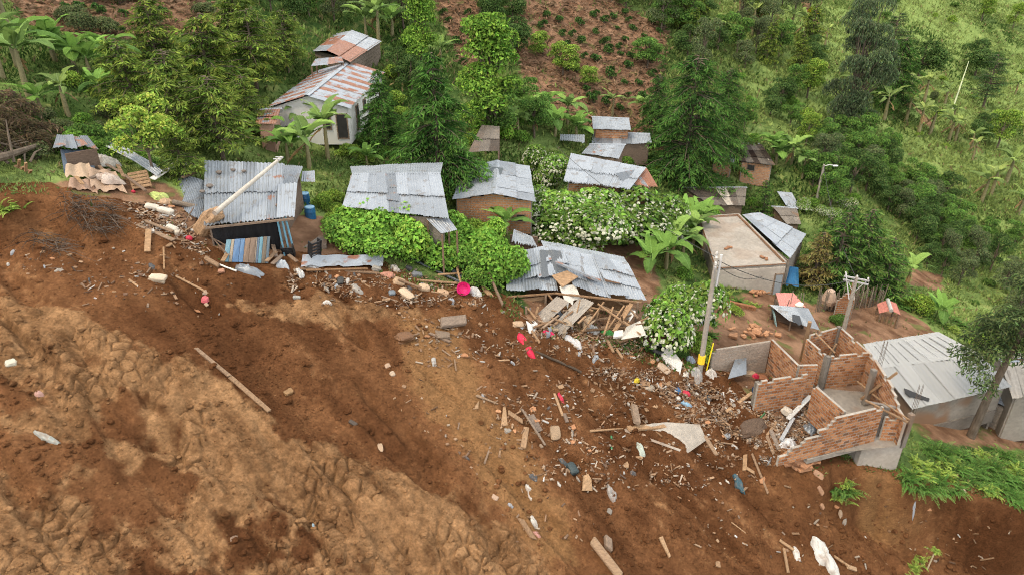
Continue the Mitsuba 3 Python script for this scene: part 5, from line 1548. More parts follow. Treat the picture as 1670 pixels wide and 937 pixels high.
# --- the thicket and the groves
grove([(1335, 235), (1420, 245), (1500, 300), (1560, 330), (1570, 420), (1500, 400), (1440, 350), (1380, 320), (1330, 300)], 44, 201, ['broad_a', 'broad_b', 'broad_d', 'broad_a', 'broad_b'], 'thicket_tree', 'dark green tree packed in the thicket on the slope right of the lamp pole', 'tree', 'trees of the dense thicket', .5, .85, 17)
grove([(1480, 380), (1600, 370), (1670, 380), (1670, 520), (1590, 500), (1520, 470)], 20, 202, ['broad_b', 'broad_a', 'broad_d', 'shrub_b'], 'gully_tree', 'green tree growing in the gully behind the leaning tree', 'tree', 'trees in the gully at the right', .4, .7, 22)
grove([(1180, 110), (1330, 150), (1320, 240), (1250, 250), (1190, 230)], 11, 203, ['broad_a', 'broad_b', 'broad_c', 'shrub_a'], 'slope_tree', 'green tree on the slope above the orange brick house', 'tree', 'trees above the orange brick house', .5, .8, 22)
grove([(1080, 30), (1330, 60), (1320, 130), (1190, 110), (1080, 120)], 18, 204, ['broad_a', 'broad_b', 'broad_d', 'conifer_c'], 'slope_tree', 'bushy tree on the slope at the upper right of the brown plot', 'tree', 'trees at the upper right of the brown plot', .6, .95, 24)
grove([(990, -30), (1240, -30), (1330, 0), (1320, 40), (1090, 60), (1000, 20)], 18, 205, ['broad_b', 'broad_a', 'broad_d'], 'ridge_tree', 'dark tree along the top edge above the brown plot', 'tree', 'dark trees along the top edge', .8, 1.3, 24)
grove([(430, -30), (700, -30), (700, 60), (640, 60), (600, 40), (520, 45), (440, 30)], 16, 206, ['broad_b', 'broad_a', 'broad_d'], 'ridge_tree', 'dense dark tree behind the rusty roof house', 'tree', 'dense trees behind the rusty roof house', .6, 1.0, 24)
grove([(625, 70), (700, 90), (720, 200), (640, 170)], 7, 207, ['broad_b', 'broad_a', 'shrub_b'], 'slope_tree', 'dark tree between the rusty roof house and the bare strip', 'tree', 'dark trees between the rusty roof and the bare strip', .5, .75, 26)
grove([(770, -20), (840, -20), (840, 60), (780, 30)], 6, 208, ['broad_b', 'broad_a'], 'ridge_tree', 'dark tree above the columnar tree at the top edge', 'tree', 'dark trees above the columnar tree', .6, .9, 24)
grove([(790, 170), (860, 180), (880, 240), (830, 260), (760, 250)], 9, 209, ['shrub_a', 'shrub_c', 'vine_a', 'broad_a'], 'garden_shrub', 'leafy green shrub above the brick gable house', 'shrub', 'shrubs above the brick gable house', .6, .95, 22)
grove([(1420, -20), (1670, -20), (1670, 60), (1600, 50), (1430, 40)], 15, 210, ['broad_b', 'broad_c', 'shrub_b', 'shrub_c'], 'hill_bush', 'bush on the far grassy slope at the top right corner', 'bush', 'bushes at the top right corner', .6, 1.3, 26)
grove([(1500, 60), (1670, 60), (1670, 330), (1560, 300), (1400, 240)], 13, 211, ['shrub_c', 'shrub_c', 'shrub_d', 'shrub_a'], 'hill_bush', 'bush dotted on the grassy right hillside', 'bush', 'bushes dotted on the right hillside', .4, .8, 34)
grove([(1300, 120), (1350, 200), (1340, 260), (1280, 240), (1270, 150)], 6, 212, ['shrub_c', 'shrub_a', 'broad_c'], 'hill_bush', 'light green bush below the big grey green tree', 'bush', 'light bushes below the grey green tree', .7, 1.2, 24)
grove([(0, 150), (110, 190), (200, 230), (200, 255), (60, 260), (0, 220)], 10, 213, ['shrub_b', 'shrub_d', 'shrub_a'], 'bank_shrub', 'shrub on the bank above the uprooted tree', 'shrub', 'shrubs above the uprooted tree', .45, .8, 26)
grove([(110, 110), (230, 90), (250, 180), (190, 215), (110, 180)], 10, 214, ['shrub_a', 'shrub_c', 'shrub_d'], 'bank_shrub', 'green shrub among the bananas at the upper left', 'shrub', 'shrubs among the upper left bananas', .5, .85, 26)
grove([(545, 370), (640, 385), (720, 400), (745, 420), (640, 425), (560, 400)], 11, 215, ['vine_a', 'vine_b', 'shrub_a'], 'hedge_shrub', 'bright leafy bush in front of the roof with the rusty strip', 'shrub', 'bushes before the rusty strip roof', .85, 1.15, 24)
grove([(735, 400), (800, 420), (830, 440), (820, 475), (760, 460), (720, 430)], 8, 216, ['vine_b', 'shrub_a', 'shrub_b'], 'hedge_shrub', 'leafy bush left of the collapsed house', 'shrub', 'bushes left of the collapsed house', .85, 1.1, 24)
grove([(745, 370), (790, 385), (800, 410), (750, 400)], 4, 217, ['vine_a', 'shrub_c'], 'hedge_shrub', 'bright bush below the brick gable wall', 'shrub', 'bushes below the brick gable', .55, .8, 22)
grove([(1085, 355), (1150, 345), (1160, 375), (1100, 395)], 4, 236, ['vine_b', 'vine_a'], 'hedge_end_shrub', 'broad leaved bush at the right end of the white flowered hedge', 'shrub', 'bushes at the right end of the flowered hedge', .8, 1.05, 20)
grove([(1020, 300), (1090, 310), (1070, 270), (1010, 255)], 5, 218, ['shrub_b', 'shrub_a'], 'garden_shrub', 'dark green shrub between the battered roof and the huge conifer', 'shrub', 'shrubs beside the battered roof', .6, .9, 22)
grove([(1225, 330), (1250, 350), (1240, 370), (1215, 340)], 3, 219, ['shrub_a', 'cypress_a'], 'garden_shrub', 'green shrub between the dark corrugated roof and the brown shed', 'shrub', 'shrubs by the dark corrugated roof', .55, .7, 14)
grove([(1320, 300), (1400, 330), (1400, 350), (1330, 365), (1305, 340)], 10, 220, ['flower_b', 'shrub_a', 'shrub_b', 'broad_a'], 'thicket_shrub', 'shrub at the foot of the street lamp pole', 'shrub', 'shrubs around the lamp pole', .55, .8, 20)
grove([(1440, 480), (1560, 520), (1600, 570), (1560, 545), (1480, 510)], 12, 221, ['fern_a', 'shrub_c', 'tuft_a', 'fern_b'], 'bank_grass_clump', 'lush green clump on the bank behind the long grey roof', 'grass clump', 'lush clumps behind the long grey roof', .7, 1.1, 16)
grove([(1590, 540), (1670, 500), (1670, 580), (1620, 570)], 8, 222, ['shrub_d', 'broad_d', 'shrub_b'], 'bank_shrub', 'grey green shrub behind the leaning tree', 'shrub', 'shrubs behind the leaning tree', .6, .9, 20)
grove([(1470, 790), (1500, 735), (1580, 745), (1660, 735), (1680, 830), (1600, 800), (1540, 800)], 34, 223, ['fern_a', 'fern_b', 'fern_a', 'tuft_a'], 'fern_clump', 'bright green fern clump along the slide edge below the long grey house', 'fern', 'fern clumps below the long grey house', .6, .95, 17)
grove([(1360, 790), (1385, 780), (1395, 800), (1370, 815)], 4, 224, ['fern_b', 'tuft_a'], 'grass_tuft', 'grass tuft hanging on the bank under the brick ruin', 'grass tuft', 'tufts on the bank under the ruin', .55, .85, 14)
grove([(1470, 920), (1510, 885), (1520, 930), (1490, 945)], 3, 225, ['tuft_a'], 'grass_tuft', 'grass tuft growing on the bare slide at the bottom right', 'grass tuft', 'tufts on the slide at the bottom right', .5, .7, 14)
grove([(1175, 480), (1230, 490), (1240, 500), (1180, 500)], 5, 226, ['tuft_a', 'fern_a'], 'grass_tuft', 'grass tuft in front of the flat concrete house', 'grass tuft', 'tufts before the flat concrete house', .5, .7, 12)
grove([(1140, 560), (1160, 520), (1165, 580), (1120, 600)], 5, 227, ['tuft_a', 'fern_a', 'shrub_c'], 'grass_tuft', 'leafy clump at the foot of the tall grey pole', 'plant', 'clumps at the tall grey pole', .5, .7, 12)
grove([(550, 330), (560, 360), (530, 370), (525, 330)], 5, 228, ['vine_a', 'shrub_c'], 'hedge_shrub', 'bush right of the blue barrels', 'shrub', 'bushes right of the blue barrels', .5, .7, 16)
grove([(845, 15), (1080, 25), (1060, 200), (960, 170), (880, 60)], 48, 229, ['coffee_a'], 'coffee_bush', 'small dark coffee bush planted on the brown plot', 'coffee bush', 'coffee bushes on the brown plot', .9, 1.5, 15)
grove([(60, 5), (330, 0), (340, 50), (120, 60)], 16, 230, ['coffee_a', 'shrub_d'], 'field_bush', 'small bush on the upper left brown plot', 'bush', 'bushes on the upper left brown plot', .7, 1.2, 22)
grove([(715, 10), (780, 10), (790, 120), (750, 110)], 9, 231, ['coffee_a'], 'coffee_bush', 'small dark bush on the bare strip left of the columnar tree', 'coffee bush', 'bushes on the bare strip', .8, 1.3, 18)
plant('yellow_a', 'yellow_shrub', G(1326, 26), 1.1, label='yellow flowering shrub beside the short path at the top edge', cat='shrub')
plant('tuft_a', 'grass_tuft', G(14, 345), 1.0, label='grass tuft hanging at the left edge of the slide bank', cat='grass tuft')
plant('shrub_c', 'yard_plant', G(1198, 514), .45, label='small bright plant in the bare yard behind the grey block wall', cat='plant')
plant('shrub_b', 'yard_plant', G(1365, 528), .5, label='round dark plant beside the broken brick outbuilding', cat='plant')

# --- bananas
for (u, v, k, s, lab) in ((48, 160, 'banana_b', 1.25, 'tall banana with broad pale leaves near the top left corner'), (20, 70, 'banana_b', 1.5, 'banana with big pale leaves at the top left corner'),
                          (125, 120, 'banana_d', 1.2, 'broken banana with wide pale leaves left of the feathery grove'), (178, 115, 'banana_d', 1.2, 'banana with upright pale leaf beside the feathery grove'),
                          (68, 182, 'banana_d', .8, 'small low banana under the tall one at the upper left'), (112, 190, 'banana_c', 1.1, 'half wilted banana with brown hanging leaf'),
                          (165, 160, 'banana_d', .8, 'young banana behind the pale young tree'), (505, 275, 'banana_a', 1.15, 'large banana right behind the corrugated shack'),
                          (470, 262, 'banana_d', 1.0, 'low banana between the hut and the corrugated shack'), (535, 260, 'banana_b', 1.15, 'banana standing before the white house door'),
                          (500, 225, 'banana_a', 1.0, 'banana before the white gable wall'), (432, 235, 'banana_d', .95, 'banana in front of the brown roofed hut'),
                          (618, 72, 'banana_b', 1.5, 'big banana clump right of the rusty roof house'), (598, 68, 'banana_a', 1.4, 'banana at the corner of the rusty roof house'),
                          (870, 215, 'banana_a', 1.1, 'banana above the flowering shrub, left one of the garden group'), (905, 222, 'banana_d', 1.2, 'broad leaved banana in the garden below the brown plot'),
                          (940, 232, 'banana_d', 1.3, 'spreading banana just left of the patched shack'), (845, 225, 'banana_a', 1.0, 'banana beside the dark open shed'),
                          (998, 190, 'banana_c', 1.2, 'yellow green banana behind the highest shack'), (1045, 195, 'banana_a', 1.0, 'banana right of the highest shack'),
                          (1265, 268, 'banana_d', 1.3, 'banana directly right of the orange brick house'), (1290, 270, 'banana_a', 1.15, 'second banana right of the orange brick house'),
                          (1308, 292, 'banana_b', 1.0, 'banana left of the street lamp pole'), (1085, 440, 'banana_d', 1.25, 'large low banana between the hedge and the concrete house'),
                          (1060, 445, 'banana_d', 1.0, 'banana at the right end of the collapsed roof'), (1112, 425, 'banana_a', 1.0, 'banana against the left wall of the flat concrete house'),
                          (1130, 400, 'banana_a', 1.0, 'banana with yellowish leaves at the right end of the hedge'), (826, 385, 'banana_d', .9, 'young banana before the brick gable wall'),
                          (1478, 470, 'banana_a', 1.1, 'banana right of the yard cypress row'), (1531, 525, 'banana_d', .95, 'lone banana on the bank behind the long grey roof'),
                          (1655, 155, 'banana_c', 1.2, 'banana at the right frame edge on the hillside'), (600, 275, 'banana_d', .8, 'small banana behind the rusty strip roof'),
                          (720, 120, 'banana_b', 1.1, 'pale banana behind the tall drooping conifer'), (1170, 70, 'banana_c', 1.5, 'banana above the dense slope trees')):
    plant(k, 'banana_plant', G(u, v) - [0, 0, .1], s, label=lab, cat='banana plant')
for (u, v) in ((1440, 132), (1441, 168), (1462, 157), (1479, 176), (1442, 196), (1477, 200), (1497, 160), (1507, 166), (1390, 168), (1404, 157), (1550, 205), (1546, 232), (1557, 231), (1582, 248), (1540, 172), (1497, 222), (1516, 220), (1600, 330), (1615, 320), (1585, 262), (1345, 75), (1290, 50), (1240, 40), (1205, 30), (1225, 60), (1310, 70), (1640, 300), (1660, 350)):
    plant(('banana_c', 'banana_e')[u % 2], 'small_banana', G(u, v) - [0, 0, .1], R.uniform(1.3, 2.0), label='small sparse banana plant on the grassy right hillside', cat='banana plant', group='small bananas on the right hillside')

grove([(90, 200), (250, 215), (260, 260), (330, 290), (180, 262), (90, 250)], 16, 232, ['shrub_b', 'fern_a', 'shrub_a', 'tuft_a'], 'bank_plant', 'lush plant on the green bank behind the flattened shed', 'plant', 'plants behind the flattened shed', .5, .8, 18)
grove([(560, 240), (640, 235), (650, 265), (575, 275)], 6, 233, ['shrub_a', 'fern_b', 'shrub_c'], 'bank_plant', 'green plant between the white house and the rusty strip roof', 'plant', 'plants behind the rusty strip roof', .5, .8, 18)
grove([(600, 120), (650, 130), (660, 230), (600, 200)], 8, 234, ['shrub_c', 'fern_b', 'shrub_a'], 'bank_plant', 'light green plant on the slope right of the white house', 'plant', 'plants right of the white house', .6, 1.0, 20)
grove([(1060, 405), (1120, 400), (1150, 470), (1080, 460)], 6, 235, ['fern_a', 'shrub_a', 'tuft_a'], 'garden_plant', 'green plant between the hedge and the flat concrete house', 'plant', 'plants left of the flat concrete house', .5, .8, 18)
for (u, v, s) in ((1095, 425, 1.1), (1120, 380, 1.2), (1142, 375, 1.1), (860, 200, 1.2), (925, 208, 1.2), (890, 190, 1.1), (640, 60, 1.6), (30, 110, 1.5), (5, 130, 1.4), (90, 100, 1.3), (150, 130, 1.2), (1260, 255, 1.2)):
    plant(('banana_d', 'banana_a')[u % 2], 'garden_banana', G(u, v) - [0, 0, .1], s, label='banana plant of the small garden clumps around the houses', cat='banana plant', group='garden bananas')

# --- grass and undergrowth: nobody could count it
rng = np.random.default_rng(300)
n = 520000
y_ = 12 + 168 * rng.random(n) ** 1.25
x_ = rng.uniform(-1, 1, n) * (y_ * .86 + 6)
keep = edge_sd(x_, y_) < -.15
bare = np.full(n, -9.0)
for pl in BARE:
    bare = np.maximum(bare, inside(pl, x_, y_))
keep &= rng.random(n) < np.where(bare > -.3, .02, .85)
x_, y_ = x_[keep], y_[keep]
cl = nfbm(np.stack([x_ * .35, y_ * .35, x_ * 0], -1), 3, 71)
k_ = rng.random(len(x_)) < sst(.30, .58, cl) + .22
x_, y_, cl = x_[k_], y_[k_], cl[k_]
z_ = Hf(x_, y_)
n = len(x_)
big = sst(25, 90, y_)
left = sst(15, -15, x_)
ln = (.22 + .42 * big) * rng.uniform(.6, 1.4, n)
lush = nfbm(np.stack([x_ * .1, y_ * .1, x_ * 0], -1), 3, 72)
g1, g2 = np.array([.048, .095, .024]), np.array([.205, .265, .082])
tt = np.clip((lush - .5) * 2.2 + .48 + .25 * sst(20, 60, x_) - .2 * left + rng.normal(0, .22, n), 0, 1)[:, None]
col = (g1 * (1 - tt) + g2 * tt) * (1 + rng.normal(0, .2, (n, 1))).clip(.5, 1.6)
dry = rng.random(n) < .07
col[dry] = np.array([.24, .20, .10]) * rng.uniform(.6, 1.1, (dry.sum(), 1))
D = rng.normal(0, .55, (n, 3)); D[:, 2] = np.abs(D[:, 2]) * .6 + .55
v, f, c = leaves(np.stack([x_, y_, z_ - .02], -1), D, rng.normal(0, 1, (n, 3)) + [0, -.3, .8], ln, ln * rng.uniform(.16, .42, n), col, .08)
MB().add(v, f, c.clip(.004, .5)).build('hillside_grass', 'leaf')
tag('hillside_grass', 'rough green grass and weeds covering the hillside around the houses', 'grass', kind='stuff')
# dead stalks on the brown plots
pts = []
for pl, dn in ((BARE[4], 1500), (BARE[5], 5200), (BARE[6], 2200)):
    lo, hi = pl.min(0), pl.max(0)
    q_ = rng.uniform(lo, hi, (dn * 2, 2)); pts.append(q_[inside(pl, q_[:, 0], q_[:, 1]) > -.5][:dn])
q_ = np.vstack(pts); n = len(q_)
D = rng.normal(0, 1, (n, 3)); D[:, 2] = np.abs(D[:, 2]) * .25
ln = rng.uniform(.3, 1.1, n)
cc = np.where(rng.random((n, 1)) < .7, [[.30, .20, .13]], [[.12, .085, .05]]) * rng.uniform(.6, 1.3, (n, 1))
v, f, c = leaves(np.stack([q_[:, 0], q_[:, 1], Hf(q_[:, 0], q_[:, 1]) + .03], -1), D, rng.normal(0, .4, (n, 3)) + [0, 0, 1], ln, ln * .14, cc)
MB().add(v, f, c).build('dry_stalks', 'leaf')
tag('dry_stalks', 'dead stalks and dry litter strewn over the brown plots', 'dry stalks', kind='stuff')

# ------------------------------------------------------------------ what the slide left lying about
RD = np.random.default_rng(500)
_hn = np.vectorize(lambda a, b: 0.0)


def gp(u, v, up=0.0):
    return G(u, v) + np.array([0, 0, up])


def gnorm(p, e=.35):
    zx = Hf(p[0] + e, p[1]) - Hf(p[0] - e, p[1]); zy = Hf(p[0], p[1] + e) - Hf(p[0], p[1] - e)
    return unit(np.array([-float(zx) / (2 * e), -float(zy) / (2 * e), 1.0]))


def plank(u0, v0, u1, v1, w, th, lab, tone=.7, grey=.1, up0=.0, up1=None, cat='plank', bsdf='wood', col=None, group=None, taper=0.0, rnd=False):
    k = thing(cat.replace(' ', '_'), lab, cat, group)
    a, b = gp(u0, v0, th / 2 + up0 + .03), gp(u1, v1, th / 2 + (up0 if up1 is None else up1) + .03)
    m = MB()
    if rnd:
        t = np.linspace(0, 1, 7)[:, None]
        r = w / 2 * (1 - taper * t[:, 0]) * RD.uniform(.85, 1.12, 7)
        m.tube(a * (1 - t) + b * t + RD.normal(0, w * .08, (7, 3)), r, 8, col if col is not None else (.2, .15, .1), (tone, grey))
    else:
        v, f = box_vf((np.linalg.norm(b - a), w, th), min(th, w) * .18)
        x = v[:, 0] / (np.linalg.norm(b - a) / 2)
        v[:, 1] *= 1 - taper * (x * .5 + .5)
        v[:, 0] += (np.abs(x) > .8) * v[:, 1] * RD.normal(0, .35) + RD.normal(0, .01, len(v))
        A = frame(b - a, gnorm((a + b) / 2))
        m.add(v @ A.T + (a + b) / 2, f, col if col is not None else (.5, .4, .3), (tone, grey))
    return m.build(k, bsdf)


def cloth(u, v, rx, ry, rot, h, col, lab, cat='cloth', bsdf='paint', group=None, up=0.0, rag=.5, mud=.4):
    """A crumpled sheet lying on the ground, its folds and ragged outline from noise, its rim turned down into the soil."""
    rx, ry, h, col = rx * .58, ry * .58, h * .6, np.asarray(col) * .74
    k = thing(cat.replace(' ', '_'), lab, cat, group)
    c = gp(u, v)
    nr, na = 9, 26
    s = RD.integers(1, 9999)
    r, a = np.meshgrid(np.linspace(0, 1, nr), np.arange(na) * 2 * np.pi / na, indexing='ij')
    edge = 1 + rag * 2.4 * (nfbm(np.stack([np.cos(a) * 1.6 + s, np.sin(a) * 1.6, a * 0], -1), 3, 3) - .5)
    x, y = r * np.cos(a) * rx * edge, r * np.sin(a) * ry * edge
    q = np.stack([x / max(rx, ry) * 2.2 + s, y / max(rx, ry) * 2.2, x * 0], -1)
    rid = 1 - np.abs(nfbm(q, 3, 5) - .5) * 4
    z = h * (.35 + .75 * rid) * (1 - r ** 3) + .02
    z[-1] = -.06
    X = c[0] + x * math.cos(rot) - y * math.sin(rot); Y = c[1] + x * math.sin(rot) + y * math.cos(rot)
    vv = np.stack([X, Y, Hf(X, Y) + np.clip(z, -.1, None) + .03 + up], -1)
    i, j = np.meshgrid(np.arange(nr - 1), np.arange(na), indexing='ij')
    f = np.stack([i * na + j, i * na + (j + 1) % na, (i + 1) * na + (j + 1) % na, (i + 1) * na + j], -1).reshape(-1, 4)[:, ::-1]
    m_ = sst(.50, .72, nfbm(q.reshape(-1, 3) * 1.4 + 30, 3, 6))[:, None] * mud
    cc = np.asarray(col) * (1 - m_) + np.array([.16, .085, .045]) * m_
    MB().add(vv.reshape(-1, 3), f, cc * (.9 + .2 * RD.random((nr * na, 1)))).build(k, bsdf, True)
    return k


def lump(u, v, size, rot, col, lab, cat, group=None, bsdf='paint', up=0.0, rough=.7, sub=2, boxy=.5, smooth=False, uvp=(.5, 0)):
    k = thing(cat.replace(' ', '_'), lab, cat, group)
    size, col = np.asarray(size) * [.62, .62, .55], np.asarray(col) * [.66, .63, .58]
    st = trimesh.creation.icosphere(sub, 1)
    p = np.sign(st.vertices) * np.abs(st.vertices) ** boxy
    p = p * (1 - rough / 2 + rough * nfbm(p * 1.6 + RD.uniform(0, 99), 3, 3))[:, None]
    p = p * (np.asarray(size) / 2)
    c = gp(u, v)
    A = frame(rotz(rot) @ np.array([1.0, 0, 0]), gnorm(c))
    A = frame(A[:, 0] - gnorm(c) * (A[:, 0] @ gnorm(c)), gnorm(c))
    cc = np.asarray(col) * (.75 + .5 * nfbm(p * 4 + 7, 2, 4))[:, None]
    MB().add(p @ A.T + c + [0, 0, size[2] * .3 + up], st.faces, cc, uvp).build(k, bsdf, smooth)
    return k


def board(pts, th, lab, cat='board', bsdf='wood', u=(.8, .1), c=(.5, .5, .5)):
    k = thing(cat.replace(' ', '_'), lab, cat)
    ragged(k, bsdf, pts, th, c, u)
    return k


WHITE, TAN, CRIM = (.60, .57, .52), (.50, .36, .24), (.50, .02, .06)

# --- left: uprooted tree, root mat, flattened shed
k = thing('uprooted_tree', 'uprooted tree with a dark withered crown and torn pale trunk at the left edge', 'tree')
a, b, c_ = gp(-40, 300, .9), gp(20, 285, .9), gp(72, 262, .8)
MB().tube([a, b, c_], [.24, .19, .09], 8, (.12, .09, .07)).build(k + '__trunk', 'bark')
for i in range(9):
    s = gp(RD.uniform(-10, 60), RD.uniform(255, 290), .6); e_ = s + RD.normal(0, 1.0, 3) * [1.3, 1, .7] + [.2, 0, .5]
    MB().tube([s, (s + e_) / 2 + [0, 0, .15], e_], [.07, .05, .02], 5, (.13, .10, .08), cap=False).build(name(k + '__limb'), 'bark')
for i in range(5):
    s = gp(28 + 6 * i, 282 + 3 * i, .35); e_ = s + [RD.uniform(.1, .8), RD.uniform(-.5, .1), RD.uniform(-.3, .5)]
    MB().bar(s, e_, .12, .07, u=(.8, 0)).build(name(k + '__splintered_wood'), 'wood')
bl = [(gp(u, v, up), (r, r, r * .7)) for u, v, up, r in ((10, 225, .7, 1.2), (45, 240, .7, 1.1), (70, 255, .6, .9), (5, 262, .6, 1.1), (-30, 240, .9, 1.4), (40, 205, .7, 1.0), (15, 190, .7, 1.0), (75, 232, .5, .8))]
blob_crown(RD, bl, 170, .30, (.055, .045, .028), (.085, .065, .040), .5, .16, .3).build(k + '__crown', 'leaf')
for (nm_, lab, pl, n_) in (('root_mat', 'dark tangled mat of torn roots hanging over the slide bank at the left', [(100, 318), (190, 335), (205, 372), (165, 392), (110, 360)], 330),
                           ('root_tangle', 'brown tangle of twigs lying on the slide below the root mat', [(45, 380), (110, 400), (105, 420), (60, 405)], 110)):
    pts, rg = scatter(pl, n_, 77, .5)
    m = MB()
    for c in pts:
        s = gp(*c, rg.uniform(.0, .35)); d_ = np.array([rg.normal(.1, .7), rg.normal(-.15, .6), rg.normal(-.22, .25)])
        l = rg.uniform(.25, 1.0)
        m.tube([s, s + d_ * l * .5 + [0, 0, .06], s + d_ * l + [0, 0, -.1]], [.018, .013, .005], 3, np.array([.055, .038, .026]) * rg.uniform(.5, 1.5), cap=False)
    m.build(nm_, 'paint'); tag(nm_, lab, 'roots', kind='stuff')
h = thing('flattened_shed', 'flattened shed with a dark slate blue panel under a brown roof at the left', 'ruined shed')
p_ = [gp(106, 286, .1), gp(157, 285, .1), gp(156, 268, .75), gp(106, 268, .75)]
ragged(h + '__panel', 'paint', p_, .06, (.075, .10, .135))
tin_roof(h, [gp(97, 272, .95), gp(165, 270, .85), gp(150, 256, 1.0), gp(104, 256, 1.1)], 4, 1, seed=301, tones=[-.2, .1, -.1], rusts=[.4, .2, .45], jitter=.15, warp=.12)
slab_wall(h, p_[0] + [-.1, .6, 0], p_[1] + [0, .6, 0], p_[0][2] - .6, p_[0][2] + .8, .06, 'wood', (.05, .4))
for (q_, c_, lab) in (([(108, 296, .25), (158, 300, .3), (150, 283, .55), (112, 284, .5)], (.32, .235, .16), 'beige crumpled ceiling sheet before the slate blue panel'), ([(150, 312, .15), (207, 316, .15), (192, 293, .45), (148, 290, .5)], (.28, .195, .135), 'tan crumpled ceiling sheet between the beige one and the pallet'),
                     ([(112, 308, .1), (160, 317, .1), (160, 302, .2), (116, 298, .25)], (.25, .16, .11), 'torn pinkish brown sheet at the edge of the slide bank')):
    k = thing('ceiling_sheet', lab, 'ceiling sheet')
    P4 = [gp(u, v, z) for u, v, z in q_]
    MB().add(*sheet_vf(P4, .8, .06, 9, .1, len(lab), .22), c=c_).build(k, 'paint', True)
for (u0, v0, u1, v1, t_, g_, lab) in ((128, 300, 138, 312, .85, 0, 'orange tan stick lying on the beige ceiling sheet'), (152, 302, 182, 288, .2, .6, 'dark pole across the ceiling sheets'), (160, 270, 200, 292, .4, .5, 'grey brown plank behind the ceiling sheets'), (165, 282, 178, 296, .5, .3, 'short plank between panel and pallet'), (195, 280, 205, 300, .6, .2, 'upright plank before the curled tin strips'), (222, 272, 262, 285, .55, .4, 'plank behind the pallet'), (205, 296, 240, 322, .3, .4, 'dark board under the pallet'), (300, 300, 330, 290, .6, .3, 'plank against the back of the corrugated roof')):
    plank(u0, v0, u1, v1, .16, .07, lab, t_, g_, .3)
cloth(178, 302, 1.0, .6, .2, .5, (.50, .42, .36), 'pale torn sheet between the ceiling sheets', 'plastic sheet', up=.25); cloth(172, 275, 1.2, .6, .5, .6, (.42, .40, .36), 'grey torn sheet behind the slate blue panel', 'plastic sheet', up=.3)
for i, (q0, q1, lab) in enumerate((((180, 258), (258, 290), 'curled corrugated tin strip running down to the shack, upper of two'), ((205, 268), (262, 297), 'curled corrugated tin strip running down to the shack, lower of two'))):
    k = thing('tin_strip', lab, 'tin sheet')
    a, b = gp(*q0, .75), gp(*q1, .4)
    MB().add(*sheet_vf([a + [0, -.25, 0], a + [.1, .3, .1], b + [.1, .3, .1], b + [0, -.25, 0]], .14, .03, 9, .15, i + 3, .05), u=(.75, .1)).build(k, 'tin', True)
k = thing('wooden_pallet', 'tan slatted pallet tilted among the rubble left of the corrugated shack', 'pallet')
P4 = [gp(218, 312, .1), gp(248, 308, .15), gp(242, 293, .55), gp(212, 297, .5)]
for i in range(5):
    t0, t1 = i / 5 + .02, (i + 1) / 5 - .03
    ragged(name(k + '__slat'), 'wood', [lerp4(P4, 0, t0), lerp4(P4, 1, t0), lerp4(P4, 1, t1), lerp4(P4, 0, t1)], .03, u=(.8, .05))
for i in (0, .5, 1):
    MB().bar(lerp4(P4, i, 0) - [0, 0, .06], lerp4(P4, i, 1) - [0, 0, .06], .07, .07, u=(.5, .1)).build(name(k + '__runner'), 'wood')
cloth(259, 322, .75, .55, .2, .35, (.44, .52, .16), 'lime green cloth bunched beside the pallet')
cloth(272, 331, .5, .35, 0, .3, (.48, .33, .20), 'tan cloth at the foot of the lime green cloth')
lump(248, 340, (1.0, .6, .45), .2, WHITE, 'white sack below the lime green cloth, upper of two', 'sack', smooth=True); lump(271, 347, (1.3, .6, .5), -.2, WHITE, 'white sack below the lime green cloth, lower of two', 'sack', smooth=True)
lump(281, 374, (.9, .55, .4), -.3, WHITE, 'white sack on the planks left of the torn out pole footing', 'sack', smooth=True)
lump(291, 381, (.6, .45, .35), .5, (.5, .46, .4), 'greyish sack beside the torn out pole footing', 'sack', smooth=True)
lump(218, 314, (.32, .3, .28), 0, CRIM, 'small crimson bundle below the pallet', 'bundle', boxy=1, rough=.2, smooth=True)
lump(309, 391, (.5, .45, .45), 0, CRIM, 'crimson round bucket left of the torn out pole footing', 'bucket', boxy=1, rough=.12, smooth=True)
plank(283, 334, 334, 346, .26, .24, 'thick brown log lying against the corrugated roof edge', cat='log', col=(.17, .11, .07), bsdf='bark', rnd=True)
plank(250, 300, 302, 282, .32, .05, 'white bent board rising to the corner of the corrugated roof', .95, .0, .2, .7, bsdf='paint', col=(.58, .56, .52))
cloth(300, 284, .45, .3, 0, .4, WHITE, 'crumpled white sheet at the back left corner of the corrugated roof', 'plastic sheet', up=.5)
plank(225, 368, 284, 394, .22, .07, 'long weathered plank leading down to the torn out pole footing', .6, .35); plank(240, 366, 283, 383, .16, .06, 'narrower plank parallel to the long weathered plank', .55, .3, .1)
plank(244, 381, 242, 417, .26, .05, 'tan plank standing alone in the bare soil below the shack rubble', .85, .05, .15)
plank(268, 408, 269, 444, .07, .06, 'thin orange stick upright above the tan bundle', .8, 0, .1); plank(263, 425, 272, 425, .05, .05, 'short cross stick on the thin orange stick', .7, 0, .2)
lump(259, 456, (1.1, .8, .5), .1, (.58, .50, .40), 'pale tan bundle lying alone on the slide below the stick', 'bundle', smooth=True)
plank(335, 424, 358, 437, .2, .16, 'brown broken plank end left of the striped board', .5, .2); plank(357, 433, 386, 444, .08, .08, 'white thin pipe before the striped board', bsdf='paint', col=WHITE, cat='pipe', rnd=True)
cloth(408, 443, 1.1, .45, -.25, .4, (.22, .24, .26), 'dark grey crumpled metal sheet under the striped board', 'metal sheet', 'tin')
cloth(460, 432, .5, .35, .3, .4, (.46, .50, .54), 'pale blue crumpled sheet by the blue posts', 'plastic sheet')
lump(361, 443, (.45, .35, .25), .3, (.42, .22, .15), 'pinkish brick lump below the striped board', 'brick lump')
cloth(335, 488, .3, .2, 0, .15, (.55, .12, .14), 'small pink rag lying on the slide under the striped board')
